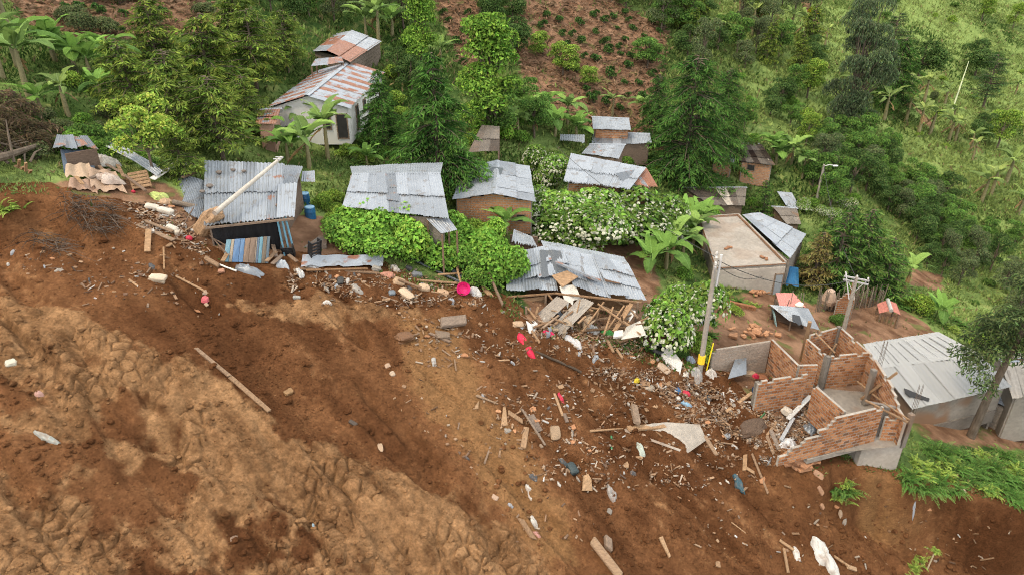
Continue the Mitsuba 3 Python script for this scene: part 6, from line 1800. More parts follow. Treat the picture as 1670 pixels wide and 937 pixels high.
plank(287, 452, 342, 480, .09, .06, 'long thin lath lying down the slide right of the tan bundle', .75, .1)
for (u0, v0, u1, v1, t_, g_, lab) in ((440, 384, 452, 428, .2, .5, 'dark plank right of the striped board'), (436, 436, 452, 420, .6, .2, 'tan plank end at the right foot of the striped board'), (446, 440, 462, 425, .3, .5, 'grey plank between striped board and crate'), (365, 436, 372, 424, .7, .1, 'short board at the left foot of the striped board'), (472, 425, 486, 436, .4, .3, 'plank under the black crate')):
    plank(u0, v0, u1, v1, .18, .06, lab, t_, g_, .25)
cloth(434, 384, .6, .5, .3, .5, (.52, .48, .42), 'white torn panel behind the top of the striped board', 'panel', up=.7)
for (u0, v0, u1, v1) in ((318, 350, 290, 400), (345, 395, 372, 425), (350, 400, 385, 420)):
    plank(u0, v0, u1, v1, .05, .05, 'thin dark lath in the wreckage left of the striped board', .1, .4, .3, cat='lath', group='dark laths by the striped board')

# --- the debris line on the shelf
k = thing('rusty_trough', 'long white and rust stained metal sheet lying along the slide edge', 'metal sheet')
a, b = gp(494, 436, .2), gp(626, 437, .2)
MB().add(*sheet_vf([a + [0, -.25, 0], b + [0, -.2, 0], b + [0, .25, .4], a + [0, .25, .35]], 1.3, .05, 6, .05, 3, .1), u=(1.0, .38)).build(k, 'tin', True)
plank(484, 440, 640, 449, .15, .1, 'long brown board under the rust stained metal sheet', .35, .2); plank(500, 446, 600, 443, .1, .08, 'thin reddish board along the slide edge', .4, 0, .1)
cloth(508, 436, .6, .3, 0, .35, (.36, .36, .36), 'grey crumpled plastic at the left end of the rusty metal sheet', 'plastic sheet'); cloth(490, 447, .35, .3, 0, .3, (.6, .6, .58), 'white crumpled bag hanging over the slide edge', 'bag')
lump(614, 440, (.75, .5, .45), 0, (.33, .32, .30), 'grey bundle of wire at the right end of the rusty metal sheet', 'wire bundle')
cloth(634, 450, .6, .35, .3, .3, (.46, .22, .15), 'salmon coloured cloth in the debris line', 'cloth'); cloth(645, 440, .5, .35, 0, .35, (.52, .48, .42), 'pale crumpled sheet above the salmon cloth', 'plastic sheet')
lump(667, 440, (.6, .5, .5), 0, (.05, .05, .055), 'black rubbish bag in the debris line', 'bag', smooth=True); lump(680, 450, (.9, .5, .45), .2, (.17, .19, .22), 'slate blue rubbish bag right of the black one', 'bag', smooth=True)
lump(651, 462, (.95, .8, .55), 0, (.46, .33, .22), 'tan full sack below the salmon cloth', 'sack', smooth=True)
lump(662, 481, (1.35, .75, .45), -.5, (.58, .46, .34), 'largest cream sack of the debris line, lying lowest', 'sack', smooth=True); lump(692, 471, (.95, .65, .5), .2, (.56, .42, .30), 'cream sack right of the largest sack', 'sack', smooth=True)
lump(722, 478, (.95, .6, .4), 0, (.46, .31, .20), 'tan broken slab left of the magenta bucket', 'slab piece'); lump(639, 480, (.5, .45, .45), .4, (.17, .21, .26), 'grey blue box left of the largest sack', 'box', boxy=.4, rough=.2)
for (q0, q1, w, u0, u1, lab) in (((701, 399), (752, 456), .42, 1.3, .15, 'long grey corrugated plank standing steeply against the bushes'), ((671, 421), (752, 462), .5, .7, .1, 'long grey corrugated plank lying flatter, left of the steep one')):
    k = thing('grey_plank', lab, 'plank')
    b = gp(*q1, u1); dd = np.dot(b - CAM, FW)
    a = pd(*q0, dd + (1.6 if u0 > 1 else .6))
    s_ = unit(np.cross(b - a, [0, .5, 1])) * w / 2
    MB().add(*sheet_vf([b - s_, b + s_, a + s_, a - s_], .11, .02, 4), u=(.35, .06)).add(*sheet_vf([b + s_ - [0, 0, .05], b - s_ - [0, 0, .05], a - s_ - [0, 0, .05], a + s_ - [0, 0, .05]], .11, .02, 4), u=(.35, .06)).build(k, 'tin', True)
k = thing('magenta_bucket', 'bright magenta round bucket at the right end of the debris line', 'bucket')
p = gp(754, 475, .05)
MB().add(*lathe([(0, .03), (.27, .03), (.31, .10), (.33, .42), (.355, .46), (.33, .46), (.29, .12), (0, .1)], p, unit(np.array([.2, -.7, .6])), 18), (.58, .02, .16)).build(k, 'paint', True)
cloth(774, 478, .7, .45, 0, .5, (.52, .51, .48), 'crumpled grey white sheet right of the magenta bucket', 'plastic sheet'); plank(789, 470, 800, 484, .3, .1, 'white and rust board beside the crumpled sheet', .9, .0)
plank(680, 460, 772, 467, .14, .08, 'long tan board left of the magenta bucket', .75, .05, .05); plank(715, 455, 760, 452, .12, .06, 'pale lath above the long tan board', .9, .05, .2); plank(742, 440, 752, 470, .1, .08, 'pale stick leaning above the magenta bucket', .9, 0, .6, .2)
plank(797, 466, 820, 502, .13, .1, 'dark pole leaning left of the collapsed house', .25, .3, .7, .1)
plank(650, 466, 688, 480, .12, .08, 'brown stick crossing the cream sacks', .35, .2, .3)
lump(555, 460, (.5, .7, .4), 0, (.05, .05, .05), 'dark torn bag on the bank under the rusty metal sheet', 'bag'); cloth(582, 471, .7, .35, -.4, .2, (.30, .28, .25), 'grey shredded netting on the bank', 'netting'); lump(484, 486, (.55, .3, .25), .2, (.34, .35, .34), 'grey box piece on the slide below the patio', 'box', boxy=.4, rough=.15); cloth(533, 494, .35, .18, .7, .15, WHITE, 'small white scrap on the slide below the netting', 'plastic scrap')
plank(719, 533, 760, 528, .6, .22, 'broken grey wooden crate top on the upper slide', .5, .6, .1, cat='crate'); lump(722, 549, (1.1, .8, .45), .2, (.20, .15, .11), 'heap of muddy scrap left below the broken crate top', 'scrap heap', boxy=.5, rough=.9, sub=3); plank(700, 545, 735, 560, .14, .1, 'muddy plank under the broken crate top', .3, .4)
lump(660, 553, (1.3, .9, .7), .6, (.17, .088, .043), 'large brown soil block at the head of the tan streak', 'soil block', bsdf='paint', sub=3)

# --- below the collapsed house
cloth(857, 562, 1.35, .34, -.85, .25, (.60, .012, .055), 'long crimson cloth lying on the slide below the collapsed house', rag=.18, mud=.1); cloth(895, 545, .5, .25, .1, .25, (.62, .02, .10), 'magenta cloth under the slid grey sheets'); cloth(899, 537, .35, .15, .2, .2, (.62, .5, .05), 'small yellow cloth above the magenta cloth')
cloth(934, 557, .85, .4, -.4, .35, (.56, .56, .56), 'white twisted plastic below the rafters', 'plastic sheet'); lump(845, 531, (.9, .6, .5), .2, (.44, .32, .22), 'tan broken block left of the slid sheets', 'block', boxy=.5); lump(905, 540, (.6, .4, .4), .4, (.36, .28, .2), 'tan lump beside the magenta cloth', 'block')
cloth(990, 544, .7, .3, 0, .35, (.05, .28, .06), 'bright green cloth before the white panels'); cloth(966, 538, .7, .5, .3, .4, (.50, .50, .48), 'pale tangled sheet left of the green cloth', 'plastic sheet'); plank(1010, 560, 1056, 546, .12, .12, 'brown beam under the white leaning panel', .45, .1)
for (u0, v0, u1, v1, t_, lab) in ((905, 535, 942, 505, .75, 'orange tan rafter thrown out left of the white plastic sheet'), (860, 535, 880, 565, .6, 'tan plank left above the crimson cloth'), (870, 540, 900, 530, .35, 'brown beam end below the slid sheets'), (948, 545, 1040, 538, .4, 'long brown beam along the front of the rafters'), (1005, 575, 1015, 590, .8, 'short pale board right below the green cloth'), (990, 560, 1000, 580, .7, 'tan stick below the green cloth')):
    plank(u0, v0, u1, v1, .13, .1, lab, t_, .1, .15)
plank(873, 574, 948, 608, .12, .09, 'long dark stick running down from the crimson cloth', .15, .4, cat='branch', bsdf='bark', rnd=True, col=(.14, .11, .09)); plank(1100, 596, 1074, 577, .16, .1, 'pale broken board under the white mattress', .9, .1)
k = thing('tyre', 'dark tyre with pale rubbish in it above the white mattress', 'tyre')
p = gp(1074, 572, .15); ax = gnorm(p); A = frame(np.cross(ax, [1, .3, 0]), ax)
aa = np.linspace(0, 2 * np.pi, 25); MB().tube(np.stack([np.cos(aa) * .42, np.sin(aa) * .42, 0 * aa], -1) @ A.T + p, .12, 8, (.03, .03, .032), cap=False).build(k, 'paint', True)
board([gp(1078, 582, .2), gp(1090, 574, .45), gp(1112, 600, .35), gp(1108, 616, .15), gp(1096, 614, .1)], .16, 'white mattress lying on the slide beside the tyre', 'mattress', 'paint', c=(.45, .44, .42))
lump(1082, 602, (1.1, .7, .35), -.7, (.44, .34, .26), 'tan sack under the white mattress', 'sack', smooth=True); lump(1117, 612, (.6, .4, .35), .3, (.6, .58, .55), 'white bag right of the mattress', 'bag', smooth=True); cloth(1126, 588, .5, .4, .2, .4, (.30, .36, .44), 'blue grey bag at the foot of the tall grey pole', 'bag'); cloth(1136, 612, .6, .5, 0, .5, (.36, .35, .33), 'grey crumpled sheet under the yellow band of the pole', 'plastic sheet')
k = thing('hanging_sheet', 'white and lilac sheet caught low on the tall grey pole', 'plastic sheet')
p = gp(1150, 540, 1.0); MB().add(*sheet_vf([p + [-.5, -.2, -.5], p + [.5, 0, -.4], p + [.3, .2, .7], p + [-.2, .2, .8]], .4, .09, 8, 0, 4, .2), c=(.38, .38, .44)).build(k, 'paint', True)
plank(1124, 566, 1132, 530, .1, .1, 'thin brown stake beside the flowering tree', .4, .2, .0, .4)
cloth(1160, 612, .5, .6, .5, .5, (.50, .48, .45), 'pale torn sheet against the grey block wall end', 'plastic sheet')
board([gp(1186, 625, .3), gp(1215, 622, .5), gp(1213, 605, .9), gp(1196, 604, .8)], .03, 'grey tin sheet leaning inside the grey block wall', 'tin sheet', 'tin', (.4, .05)); lump(1222, 610, (1.3, .7, .35), .2, (.45, .34, .24), 'tan slab inside the first room of the ruin', 'slab piece', boxy=.4, rough=.3); lump(1239, 616, (1.4, .8, .3), .15, (.36, .17, .10), 'rust orange board in the first room of the ruin', 'board', boxy=.35, rough=.25)
cloth(1231, 640, .3, .75, .1, .5, (.02, .045, .10), 'dark blue trousers hanging at the broken column'); cloth(1231, 622, .3, .2, 0, .3, CRIM, 'small crimson rag above the dark blue trousers', up=.3)
for (u, v, lab) in ((1320, 634, 'white sack against the brick wall, upper of two'), (1316, 648, 'white sack against the brick wall, lower of two'), (1281, 679, 'white sack at the heart of the ruin rubble')):
    lump(u, v, (.8, .65, .6), u, (.60, .57, .52), lab, 'sack', smooth=True, up=.25)
cloth(1272, 660, .9, .7, .3, .5, (.46, .45, .42), 'grey white shredded sheeting below the inner brick wall', 'plastic sheet'); cloth(1320, 700, .8, .5, .8, .4, (.28, .28, .27), 'grey crumpled tin in the corner room of the ruin', 'tin sheet', 'tin'); cloth(1285, 725, .9, .5, .3, .4, (.62, .63, .64), 'shiny white torn sheet at the broken end of the front wall', 'plastic sheet')
plank(1283, 692, 1345, 645, .22, .08, 'long white metal gutter sloping across the ruin', .95, 0, .3, 1.2, cat='gutter', bsdf='paint', col=(.42, .42, .40)); plank(1272, 724, 1292, 690, .16, .06, 'grey lower half of the broken gutter', .5, .8, .2, .3, cat='gutter', bsdf='paint', col=(.30, .31, .32))
plank(1183, 678, 1224, 652, .17, .12, 'pale thick pole on the rubble left of the ruin', .95, .1, .2, .35); plank(1192, 656, 1226, 657, .09, .08, 'white thin pipe above the pale thick pole', cat='pipe', bsdf='paint', col=(.6, .59, .57), rnd=True)
plank(1240, 682, 1252, 668, .07, .05, 'green thin stick in the rubble left of the ruin', cat='stick', bsdf='paint', col=(.05, .14, .06)); plank(1256, 704, 1270, 735, .2, .16, 'grey splintered post left of the front wall end', .5, .7); plank(1250, 712, 1262, 742, .16, .12, 'tan splintered post left of the front wall end', .7, .3); plank(1266, 690, 1250, 712, .12, .1, 'tan board above the splintered posts', .8, .1)
lump(1226, 700, (1.9, 1.2, .55), .2, (.09, .055, .035), 'dark mound of roots and rags in the rubble left of the ruin', 'mound', sub=3, rough=.9)
for i, (u, v) in enumerate(((1283, 748), (1298, 744), (1310, 750), (1290, 757), (1318, 742), (1322, 755), (1302, 762), (1312, 766))):
    k = thing('fallen_masonry', 'chunk of fallen brickwork under the broken end of the front wall', 'masonry', 'fallen masonry under the front wall')
    for j in range(3):
        MB().box(gp(u, v, .1 + .12 * j) + [.03 * j, 0, 0], (RD.uniform(.5, .8), .3, .115), rotz(RD.normal(.3, .25)), u=(RD.uniform(.4, .79), .15), bev=.015).build(name(k + '__brick'), 'brick_clay')
for (u, v, w, l) in ((1334, 775, .5, .9), (1337, 800, .35, .9), (1340, 826, .3, .5)):
    lump(u, v, (w, l, .3), 1.4, (.42, .25, .16), {775: 'pinkish masonry slab slid below the front wall', 800: 'tan masonry post slid under the pinkish slab', 826: 'small tan block lowest below the front wall'}[v], 'masonry', boxy=.4, rough=.2)

# --- strewn down the slide
board([gp(1018, 700, .05), gp(1062, 698, .3), gp(1086, 697, .35), gp(1140, 698, .25), gp(1150, 716, .15), gp(1118, 736, .05), gp(1075, 722, .1)], .14, 'big tan broken wall slab lying flat on the slide below the debris', 'slab', 'concrete', (.95, .5), (.5, .4, .3))
plank(1024, 704, 1094, 699, .3, .16, 'long tan ledge board along the upper edge of the big slab', .9, .05, .1); plank(1148, 712, 1168, 744, .2, .14, 'tan beam end at the right end of the big slab', .7, .3); plank(1033, 668, 1038, 702, .32, .26, 'short thick grey tan stump standing on the big slab', .7, .5, .1, .3, cat='stump'); plank(962, 704, 1016, 700, .12, .07, 'thin tan lath left of the big slab', .8, 0, taper=.6)
plank(997, 712, 997, 733, .08, .06, 'green stick left below the big slab', cat='stick', bsdf='paint', col=(.05, .20, .09)); cloth(1044, 733, .28, .6, .25, .3, (.42, .48, .42), 'green and white bag below the big slab', 'bag')
lump(933, 766, (.9, 1.0, .5), .4, (.05, .075, .085), 'dark teal rubbish bag alone on the mid slide', 'bag', smooth=True); cloth(919, 756, .5, .3, .2, .3, (.06, .075, .08), 'torn dark plastic left of the teal bag', 'plastic sheet'); board([gp(950, 802, .1), gp(966, 802, .1), gp(964, 786, .2), gp(959, 778, .22), gp(952, 780, .2)], .06, 'tan tombstone shaped board below the teal bag', 'board', 'wood', (.95, .05))
lump(905, 707, (.75, 1.0, .4), .2, (.34, .25, .17), 'tan sack above the teal bag', 'sack', smooth=True); cloth(915, 651, .2, .55, .5, .2, CRIM, 'crimson rag beside a pale stick on the mid slide'); plank(904, 643, 918, 680, .12, .08, 'pale stick left of the crimson rag', .85, .1); plank(920, 676, 925, 690, .16, .1, 'dark plank end below the crimson rag', .1, .5)
board([gp(817, 696, .05), gp(828, 694, .05), gp(825, 668, .15), gp(821, 667, .15)], .05, 'pale triangular board at the left of the plank cluster', 'board', 'wood', (.95, .05)); plank(829, 674, 852, 689, .28, .08, 'tan short plank at the top of the plank cluster', .75, .1); plank(858, 700, 853, 733, .25, .16, 'bundle of tan laths hanging at the plank cluster', .8, .1); plank(851, 668, 889, 727, .10, .07, 'long grey pole slanting through the plank cluster', .6, .6); plank(865, 678, 880, 705, .35, .05, 'dark grey plank behind the slanting grey pole', .15, .6); board([gp(771, 668, .05), gp(781, 656, .12), gp(780, 668, .08)], .04, 'small pale triangular board left of the plank cluster', 'board', 'wood', (.85, .1)); plank(777, 646, 812, 660, .14, .07, 'thin splintered plank above the plank cluster', .7, .3, taper=.7)
for (u, v, rx, ry, rot, col, lab) in ((1106, 637, .35, .25, .3, (.04, .13, .30), 'blue cloth on the slide left of the ruin'), (1120, 642, .4, .22, 0, (.55, .03, .07), 'crimson cloth beside the blue cloth left of the ruin'), (1120, 660, .55, .2, -.5, (.20, .36, .50), 'light blue cloth below the crimson one left of the ruin'), (1106, 650, .25, .15, .4, WHITE, 'white rag above the light blue cloth'),
                                      (1038, 621, .3, .15, .4, (.62, .48, .03), 'small yellow packet in the debris below the mattress'), (1205, 790, .3, .7, .5, (.04, .10, .13), 'dark teal bag on the slide under the ruin'), (1186, 787, .2, .3, 0, WHITE, 'white bag left of the dark teal bag under the ruin'), (875, 872, .3, .35, .2, (.48, .24, .20), 'pink ring shaped rag on the lower slide'), (863, 802, .2, .5, .5, (.56, .52, .46), 'white paper strip on the lower slide, upper one'), (870, 850, .3, .4, .3, (.56, .52, .46), 'white paper strip on the lower slide, above the pink rag'), (1298, 902, .28, .5, .1, WHITE, 'white bag beside the sticks at the bottom of the slide'), (1568, 818, .4, .4, .2, (.52, .40, .28), 'tan paper scrap on the slide under the ferns'), (80, 716, .9, .22, -.3, (.34, .36, .33), 'grey green plastic strip half buried at the lower left'), (998, 806, .3, .6, .4, (.32, .30, .28), 'grey torn strip right below the tan board'), (64, 643, .25, .15, .3, (.5, .3, .25), 'small pinkish scrap at the left of the dry crust'), (1060, 634, .5, .15, .1, (.33, .28, .22), 'tan shred below the yellow packet'), (512, 859, .10, .08, 0, (.35, .5, .6), 'tiny pale blue scrap on the dry crust'), (708, 590, .2, .5, .2, (.4, .4, .38), 'thin grey strip on the tan streak')):
    cloth(u, v, rx, ry, rot, .2, col, lab, 'cloth' if 'cloth' in lab else 'scrap' if 'bag' not in lab else 'bag')
k = cloth(1345, 908, .75, 1.25, .35, .5, (.56, .56, .53), 'large crumpled white plastic sheet at the bottom right of the slide', 'plastic sheet', mud=.5)
plank(1271, 882, 1294, 898, .13, .08, 'tan board above the white bag at the bottom', .85, .05); plank(1278, 895, 1285, 935, .12, .08, 'tan stick standing left of the white bag at the bottom', .7, .1); plank(1360, 908, 1392, 930, .12, .08, 'tan stick right of the large white plastic sheet', .75, .05); plank(1381, 925, 1396, 930, .2, .1, 'white board end right of the large white plastic sheet', .95, .2)
plank(965, 884, 1012, 945, .34, .26, 'long split log at the bottom of the slide', .8, .25, cat='log'); plank(991, 880, 992, 900, .3, .24, 'short stump beside the long split log', .4, .5, cat='stump'); plank(1077, 877, 1092, 910, .2, .1, 'pale plank right of the split log', .9, .1, taper=.5); plank(849, 848, 870, 880, .22, .1, 'brown plank left of the pink rag', .55, .1)
plank(1226, 741, 1252, 806, .11, .09, 'long thin pole lying down the slide under the ruin', .55, .2); plank(1215, 742, 1214, 768, .2, .06, 'tan board left of the long thin pole', .8, 0); plank(1217, 764, 1230, 772, .16, .06, 'short pale board below the tan board', .9, .1); plank(1405, 774, 1422, 784, .14, .1, 'pale log on the bare bank under the plinth', .9, .2, cat='log')
plank(320, 570, 376, 616, .15, .1, 'long grey brown pole lying on the dry crust', .55, .3); plank(376, 616, 440, 672, .2, .07, 'broken lower half of the long pole on the dry crust', .6, .15)
lump(18, 593, (.55, .45, .3), .5, (.55, .55, .48), 'white stone at the left edge of the dry crust', 'stone'); lump(382, 880, (.4, .3, .3), .3, (.2, .13, .09), 'round dark clod on the lower crust', 'clod'); lump(471, 640, (.6, .4, .3), .8, (.28, .17, .08), 'rounded tan stone on the wet soil', 'stone'); lump(576, 691, (.6, .3, .3), -.5, (.07, .055, .045), 'dark log piece on the wet soil', 'log piece'); lump(620, 731, (.35, .6, .2), .2, (.5, .36, .25), 'pale broken tile standing on the wet soil', 'tile')
for u, v in ((632, 597), (640, 610), (994, 834), (807, 812)):
    lump(u, v, (.4, .35, .2), u, {632: (.42, .3, .22), 640: (.45, .36, .28), 994: (.24, .22, .2), 807: (.45, .32, .24)}[u], {632: 'round pinkish stone on the tan streak, upper of two', 640: 'pale stone on the tan streak, lower of two', 994: 'grey stone on the lower slide', 807: 'pinkish block on the tan streak bottom'}[u], 'stone')
k = thing('bare_stalk', 'thin bare stalk with a green tuft at the bottom right of the slide', 'stalk')
b = gp(1511, 930); MB().tube([b, b + [.05, 0, 1.3]], .035, 6, (.36, .31, .2)).build(k + '__stem', 'paint')
plant('tuft_a', 'stalk_tuft', b + [.05, 0, 1.25], .42, label='green tuft crowning the bare stalk at the bottom right', cat='tuft')

ZONES = [([(200, 330), (290, 335), (345, 420), (330, 432), (240, 380)], 34, 'in the shack rubble at the left'),
         ([(470, 440), (620, 448), (700, 460), (790, 490), (790, 500), (640, 490), (480, 465)], 52, 'along the debris line below the bushes'),
         ([(820, 505), (900, 520), (1050, 545), (1075, 590), (960, 585), (860, 570)], 64, 'below the collapsed house'),
         ([(1060, 580), (1140, 605), (1200, 650), (1280, 720), (1260, 760), (1180, 720), (1110, 660), (960, 600)], 150, 'in the debris fan left of the brick ruin'),
         ([(1245, 660), (1320, 660), (1340, 700), (1300, 735), (1265, 725)], 46, 'inside the broken rooms of the brick ruin'),
         ([(780, 640), (1000, 600), (1180, 700), (1260, 800), (1100, 800), (900, 800), (840, 740)], 90, 'on the middle of the slide'),
         ([(640, 500), (830, 520), (860, 600), (700, 600)], 30, 'on the upper slide above the tan streak'),
         ([(620, 600), (900, 780), (1000, 900), (880, 900), (700, 720)], 18, 'on the tan streak'),
         ([(1100, 800), (1400, 790), (1650, 850), (1600, 930), (1150, 930)], 22, 'on the lower right slide'),
         ([(20, 390), (250, 430), (400, 480), (300, 520), (100, 470), (0, 430)], 24, 'on the upper left slide')]
for zi, (pl, n_, where) in enumerate(ZONES):
    pts, rg = scatter(pl, n_, 900 + zi, 4)
    for c in pts:
        t = rg.random()
        if t < .38:
            l, a_ = .15 + .8 * rg.random() ** 2.2, rg.uniform(0, 6.28)
            k = thing('wood_splinter', f'pale splinter of wood {where}', 'splinter', f'wood splinters {where}')
            p = gp(*c, .05); d_ = np.array([math.cos(a_), math.sin(a_), rg.normal(0, .15)]); nn_ = gnorm(p); d_ = d_ - nn_ * (d_ @ nn_) + nn_ * rg.uniform(0, .25)
            MB().bar(p - d_ * l / 2, p + d_ * l / 2, rg.uniform(.03, .09), rg.uniform(.02, .05), u=(rg.uniform(.3, 1), rg.uniform(0, .5)), up=nn_).build(k, 'wood')
        elif t < .66:
            s = .12 + .26 * rg.random() ** 2
            lump(*c, (s, s * rg.uniform(.6, 1), s * .6), rg.uniform(0, 6), np.array([(.34, .21, .12), (.26, .16, .10), (.38, .28, .20), (.17, .09, .05)][rg.integers(4)]) * rg.uniform(.7, 1.1), f'small broken lump of rubble {where}', 'rubble piece', f'rubble pieces {where}', sub=1, boxy=.3, rough=.5)
        elif t < .86:
            s = rg.uniform(.12, .32)
            cloth(*c, s, s * rg.uniform(.35, .8), rg.uniform(0, 6), s * .4, np.array([(.50, .48, .44), (.30, .27, .23), (.30, .33, .36), (.07, .075, .08), (.36, .26, .18), (.24, .15, .10)][rg.integers(6)]), f'small pale scrap of sheeting {where}', 'scrap', group=f'sheeting scraps {where}')
        else:
            s = rg.uniform(.15, .38); a_ = rg.uniform(0, 6.28)
            k = thing('broken_tile', f'broken piece of board or tile {where}', 'board piece', f'board pieces {where}')
            p = gp(*c, .06); A = frame(rotz(a_) @ np.array([1.0, 0, 0]), gnorm(p) + rg.normal(0, .25, 3))
            q_ = np.array([[-1, -.6, 0], [.8, -.7, 0], [1, .2, 0], [.2, .7, 0], [-.9, .5, 0]]) * s * .6 * rg.uniform(.7, 1.2, (5, 1))
            ragged(k, 'brick_clay' if rg.random() < .5 else 'wood', q_ @ A.T + p, .05, u=(rg.uniform(.5, .79), .1))

# --- clods: too many to count
rng = np.random.default_rng(700)
base_ = trimesh.creation.icosphere(1, 1)
var = [base_.vertices * (0.65 + .7 * nnoise(base_.vertices * 1.6 + 9 * i, i))[:, None] for i in range(6)]
n = 9000
y_ = rng.uniform(11, 34, n); x_ = rng.uniform(-1, 1, n) * (y_ * .86 + 4)
cl = nfbm(np.stack([x_ * .45, y_ * .45, x_ * 0], -1), 3, 81)
sd_ = edge_sd(x_, y_)
kp = (sd_ > .1) & (rng.random(n) < sst(.42, .64, cl) + .08 + .5 * np.exp(-(sd_ - .6) ** 2)) & (np.abs(x_) < 34)
x_, y_ = x_[kp], y_[kp]
hr, dr_y, hue_ = relief(x_, y_, False)
z_ = H(x_, y_) + hr
sz = .035 + .13 * rng.random(len(x_)) ** 4
m = MB()
V = np.concatenate([(var[i % 6] * s * [1, .9, .75])[None] for i, s in enumerate(sz)]) + np.stack([x_, y_, z_ + sz * .25], -1)[:, None]
F_ = (base_.faces[None] + (np.arange(len(x_)) * len(base_.vertices))[:, None, None]).reshape(-1, 3)
m.add(V.reshape(-1, 3), F_, (.2, .1, .05), np.repeat(np.stack([dr_y * .8, hue_ * .6], 1), len(base_.vertices), 0)).build('soil_clods', 'soil')
tag('soil_clods', 'loose clods and crumbs of soil scattered over the slide', 'soil clods', kind='stuff')

rng = np.random.default_rng(710)
n = 60000
y_ = 10.6 + 22 * rng.random(n) ** 1.3; x_ = rng.uniform(-1, 1, n) * (y_ * .86 + 4)
sd_ = edge_sd(x_, y_)
kp = (sd_ > .05) & (np.abs(x_) < 34) & (rng.random(n) < .25 + .75 * sst(.45, .62, nfbm(np.stack([x_ * .6, y_ * .6, x_ * 0], -1), 3, 82)))
x_, y_ = x_[kp], y_[kp]; n = len(x_)
hr, dr_y, hue_ = relief(x_, y_, True)
sz = .014 + .045 * rng.random(n) ** 3
oc = np.array([[1, 0, 0], [-1, 0, 0], [0, 1, 0], [0, -1, 0], [0, 0, .8], [0, 0, -.8]])
of = np.array([[0, 2, 4], [2, 1, 4], [1, 3, 4], [3, 0, 4], [2, 0, 5], [1, 2, 5], [3, 1, 5], [0, 3, 5]])
V = oc[None] * rng.uniform(.6, 1.4, (n, 6, 1)) * sz[:, None, None]
az = rng.uniform(0, 6.28, n); ca, sa = np.cos(az)[:, None], np.sin(az)[:, None]
V = np.stack([V[..., 0] * ca - V[..., 1] * sa, V[..., 0] * sa + V[..., 1] * ca, V[..., 2]], -1) + np.stack([x_, y_, H(x_, y_) + hr + sz * .2], -1)[:, None]
MB().add(V.reshape(-1, 3), (of[None] + (np.arange(n) * 6)[:, None, None]).reshape(-1, 3), (.2, .1, .05), np.repeat(np.stack([np.clip(dr_y * .9 + rng.normal(0, .25, n), 0, 1), np.clip(hue_ + rng.normal(0, .2, n), 0, 1)], 1), 6, 0)).build('soil_crumbs', 'soil')
tag('soil_crumbs', 'fine crumbs of earth covering the slide between the clods', 'soil crumbs', kind='stuff')

# --- litter too small to pick apart: chips of wood, tile, paper and plastic
rng = np.random.default_rng(800)
m = MB()
for pl, n_ in zip([z[0] for z in ZONES], (700, 1200, 1500, 4200, 1300, 1500, 420, 120, 200, 260)):
    P = np.asarray(pl, float); lo, hi = P.min(0), P.max(0)
    c = rng.uniform(lo, hi, (n_ * 3, 2)); c = c[inside(P, c[:, 0], c[:, 1]) + rng.normal(0, 14, len(c)) > 4][:n_]
    c = c[nnoise(np.stack([c[:, 0] / 26, c[:, 1] / 16, c[:, 0] * 0], -1), 5) + rng.normal(0, .12, len(c)) > .42]
    g = G(c[:, 0], c[:, 1]); n = len(g)
    kd = rng.random(n)
    ln = np.where(kd < .6, .06 + .34 * rng.random(n) ** 2, rng.uniform(.04, .15, n)); wd = np.where(kd < .6, ln * rng.uniform(.1, .3, n), ln * rng.uniform(.5, .9, n))
    pal = np.array([(.25, .16, .095), (.17, .10, .055), (.28, .23, .18), (.08, .048, .03), (.38, .37, .35), (.13, .075, .042)])
    col = pal[rng.choice(6, n, p=[.24, .24, .14, .16, .06, .16])] * rng.uniform(.6, 1.15, (n, 1))
    v0, f0 = box_vf((1, 1, 1))
    az, pt = rng.uniform(0, 6.28, n), rng.normal(0, .3, n)
    X = np.stack([np.cos(az) * np.cos(pt), np.sin(az) * np.cos(pt), np.sin(pt)], -1); Y = unit(np.cross([0, 0, 1.0], X)); Z = np.cross(X, Y)
    V = g[:, None] + v0[None, :, :1] * (X * ln[:, None])[:, None] + v0[None, :, 1:2] * (Y * wd[:, None])[:, None] + v0[None, :, 2:] * (Z * rng.uniform(.015, .05, n)[:, None])[:, None] + [0, 0, .05]
    m.add(V.reshape(-1, 3), (f0[None] + (np.arange(n) * 8)[:, None, None]).reshape(-1, 3), np.repeat(col, 8, 0))
m.build('debris_litter', 'paint')
tag('debris_litter', 'fine litter of wood, tile, paper and plastic chips strewn over the slide edge', 'litter', kind='stuff')

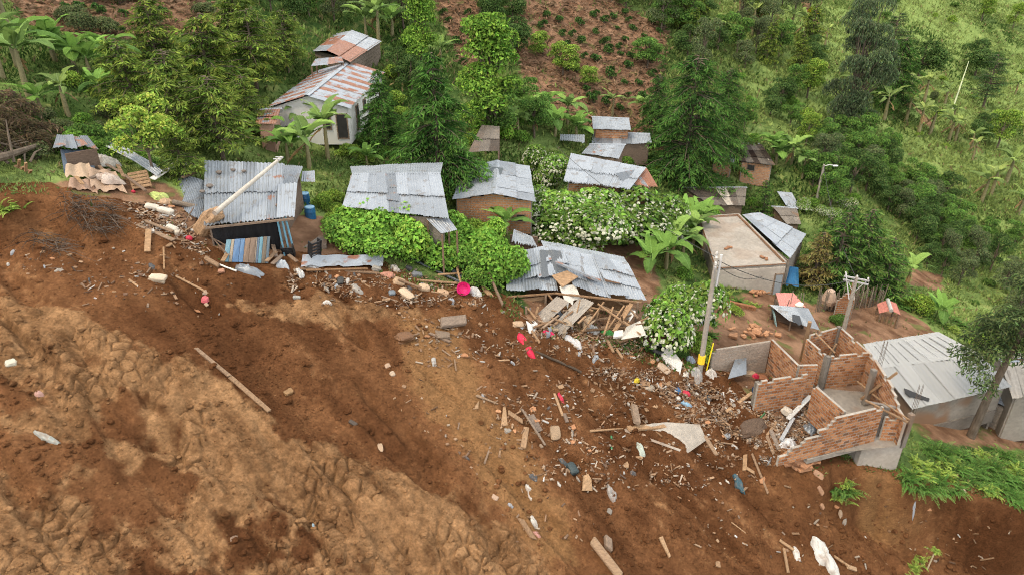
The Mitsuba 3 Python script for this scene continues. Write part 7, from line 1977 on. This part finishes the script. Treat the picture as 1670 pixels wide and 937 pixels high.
# ------------------------------------------------------------------ labels that tell apart the members of a group
ORD = 'first second third fourth fifth sixth seventh eighth ninth tenth eleventh twelfth thirteenth fourteenth fifteenth sixteenth seventeenth eighteenth nineteenth twentieth'.split()
ADJ = {'broad_a': 'mid green', 'broad_b': 'dark', 'broad_c': 'yellow green', 'broad_d': 'grey green', 'shrub_a': 'mid green', 'shrub_b': 'dark', 'shrub_c': 'yellow green', 'shrub_d': 'grey green', 'conifer_c': 'olive', 'coffee_a': 'glossy',
       'fern_a': 'feathery', 'fern_b': 'pale feathery', 'tuft_a': 'grassy', 'vine_a': 'bright', 'vine_b': 'broad leaved', 'flower_b': 'white flowered', 'flower_a': 'white flowered', 'cypress_a': 'pointed'}
groups = {}


def spot(k):
    d = scene[k] if k in scene else next(v for q, v in scene.items() if q.startswith(k + '__'))
    if d['type'] == 'instance':
        return proj(np.array(d['to_world'].matrix)[:3, 3])
    import meshkit
    return proj(np.asarray(meshkit.WRITTEN[d['filename']][0]).mean(0))


for k, d in labels.items():
    if 'group' in d:
        kd = scene[k]['group']['id'][5:] if k in scene and scene[k]['type'] == 'instance' else ''
        groups.setdefault((d['group'], d['label'], ADJ.get(kd, '')), []).append(k)
for (g, lab, adj), ks in groups.items():
    same = [x for x in groups if x[0] == g and x[1] == lab]
    base = lab
    if adj and len(same) > 1 and adj not in lab:
        w = lab.split()
        base = ' '.join([adj] + [x for x in w if x not in ('green', 'dark', 'light', 'bright', 'dense', 'lush')])
    ks = sorted(ks, key=lambda k: spot(k)[0])
    if len(ks) > 20:
        rows = sorted(ks, key=lambda k: spot(k)[1])
        n_ = -(-len(ks) // 20)
        n_ = n_ if n_ != 2 or len(ks) <= 40 else 3
        nm_ = {1: [''], 2: ['upper', 'lower'], 3: ['upper', 'middle', 'lower'], 4: ['top', 'upper', 'lower', 'bottom']}.get(n_)
        sets = [(nm_[i], sorted(rows[i * len(rows) // n_:(i + 1) * len(rows) // n_], key=lambda k: spot(k)[0])) for i in range(n_)] if nm_ else []
    else:
        sets = [('', ks)]
    for part_, q in sets:
        for i, k in enumerate(q):
            o = ORD[i] if i < 20 else ''
            extra = '' if len(ks) == 1 else f', {o} from left' + (f' of the {part_} ones' if part_ else '')
            t = base + extra
            if len(t.split()) > 16:
                t = ' '.join(base.split()[:16 - len(extra.split())]) + extra
            if len(ks) == 1 or o:
                labels[k]['label'] = t
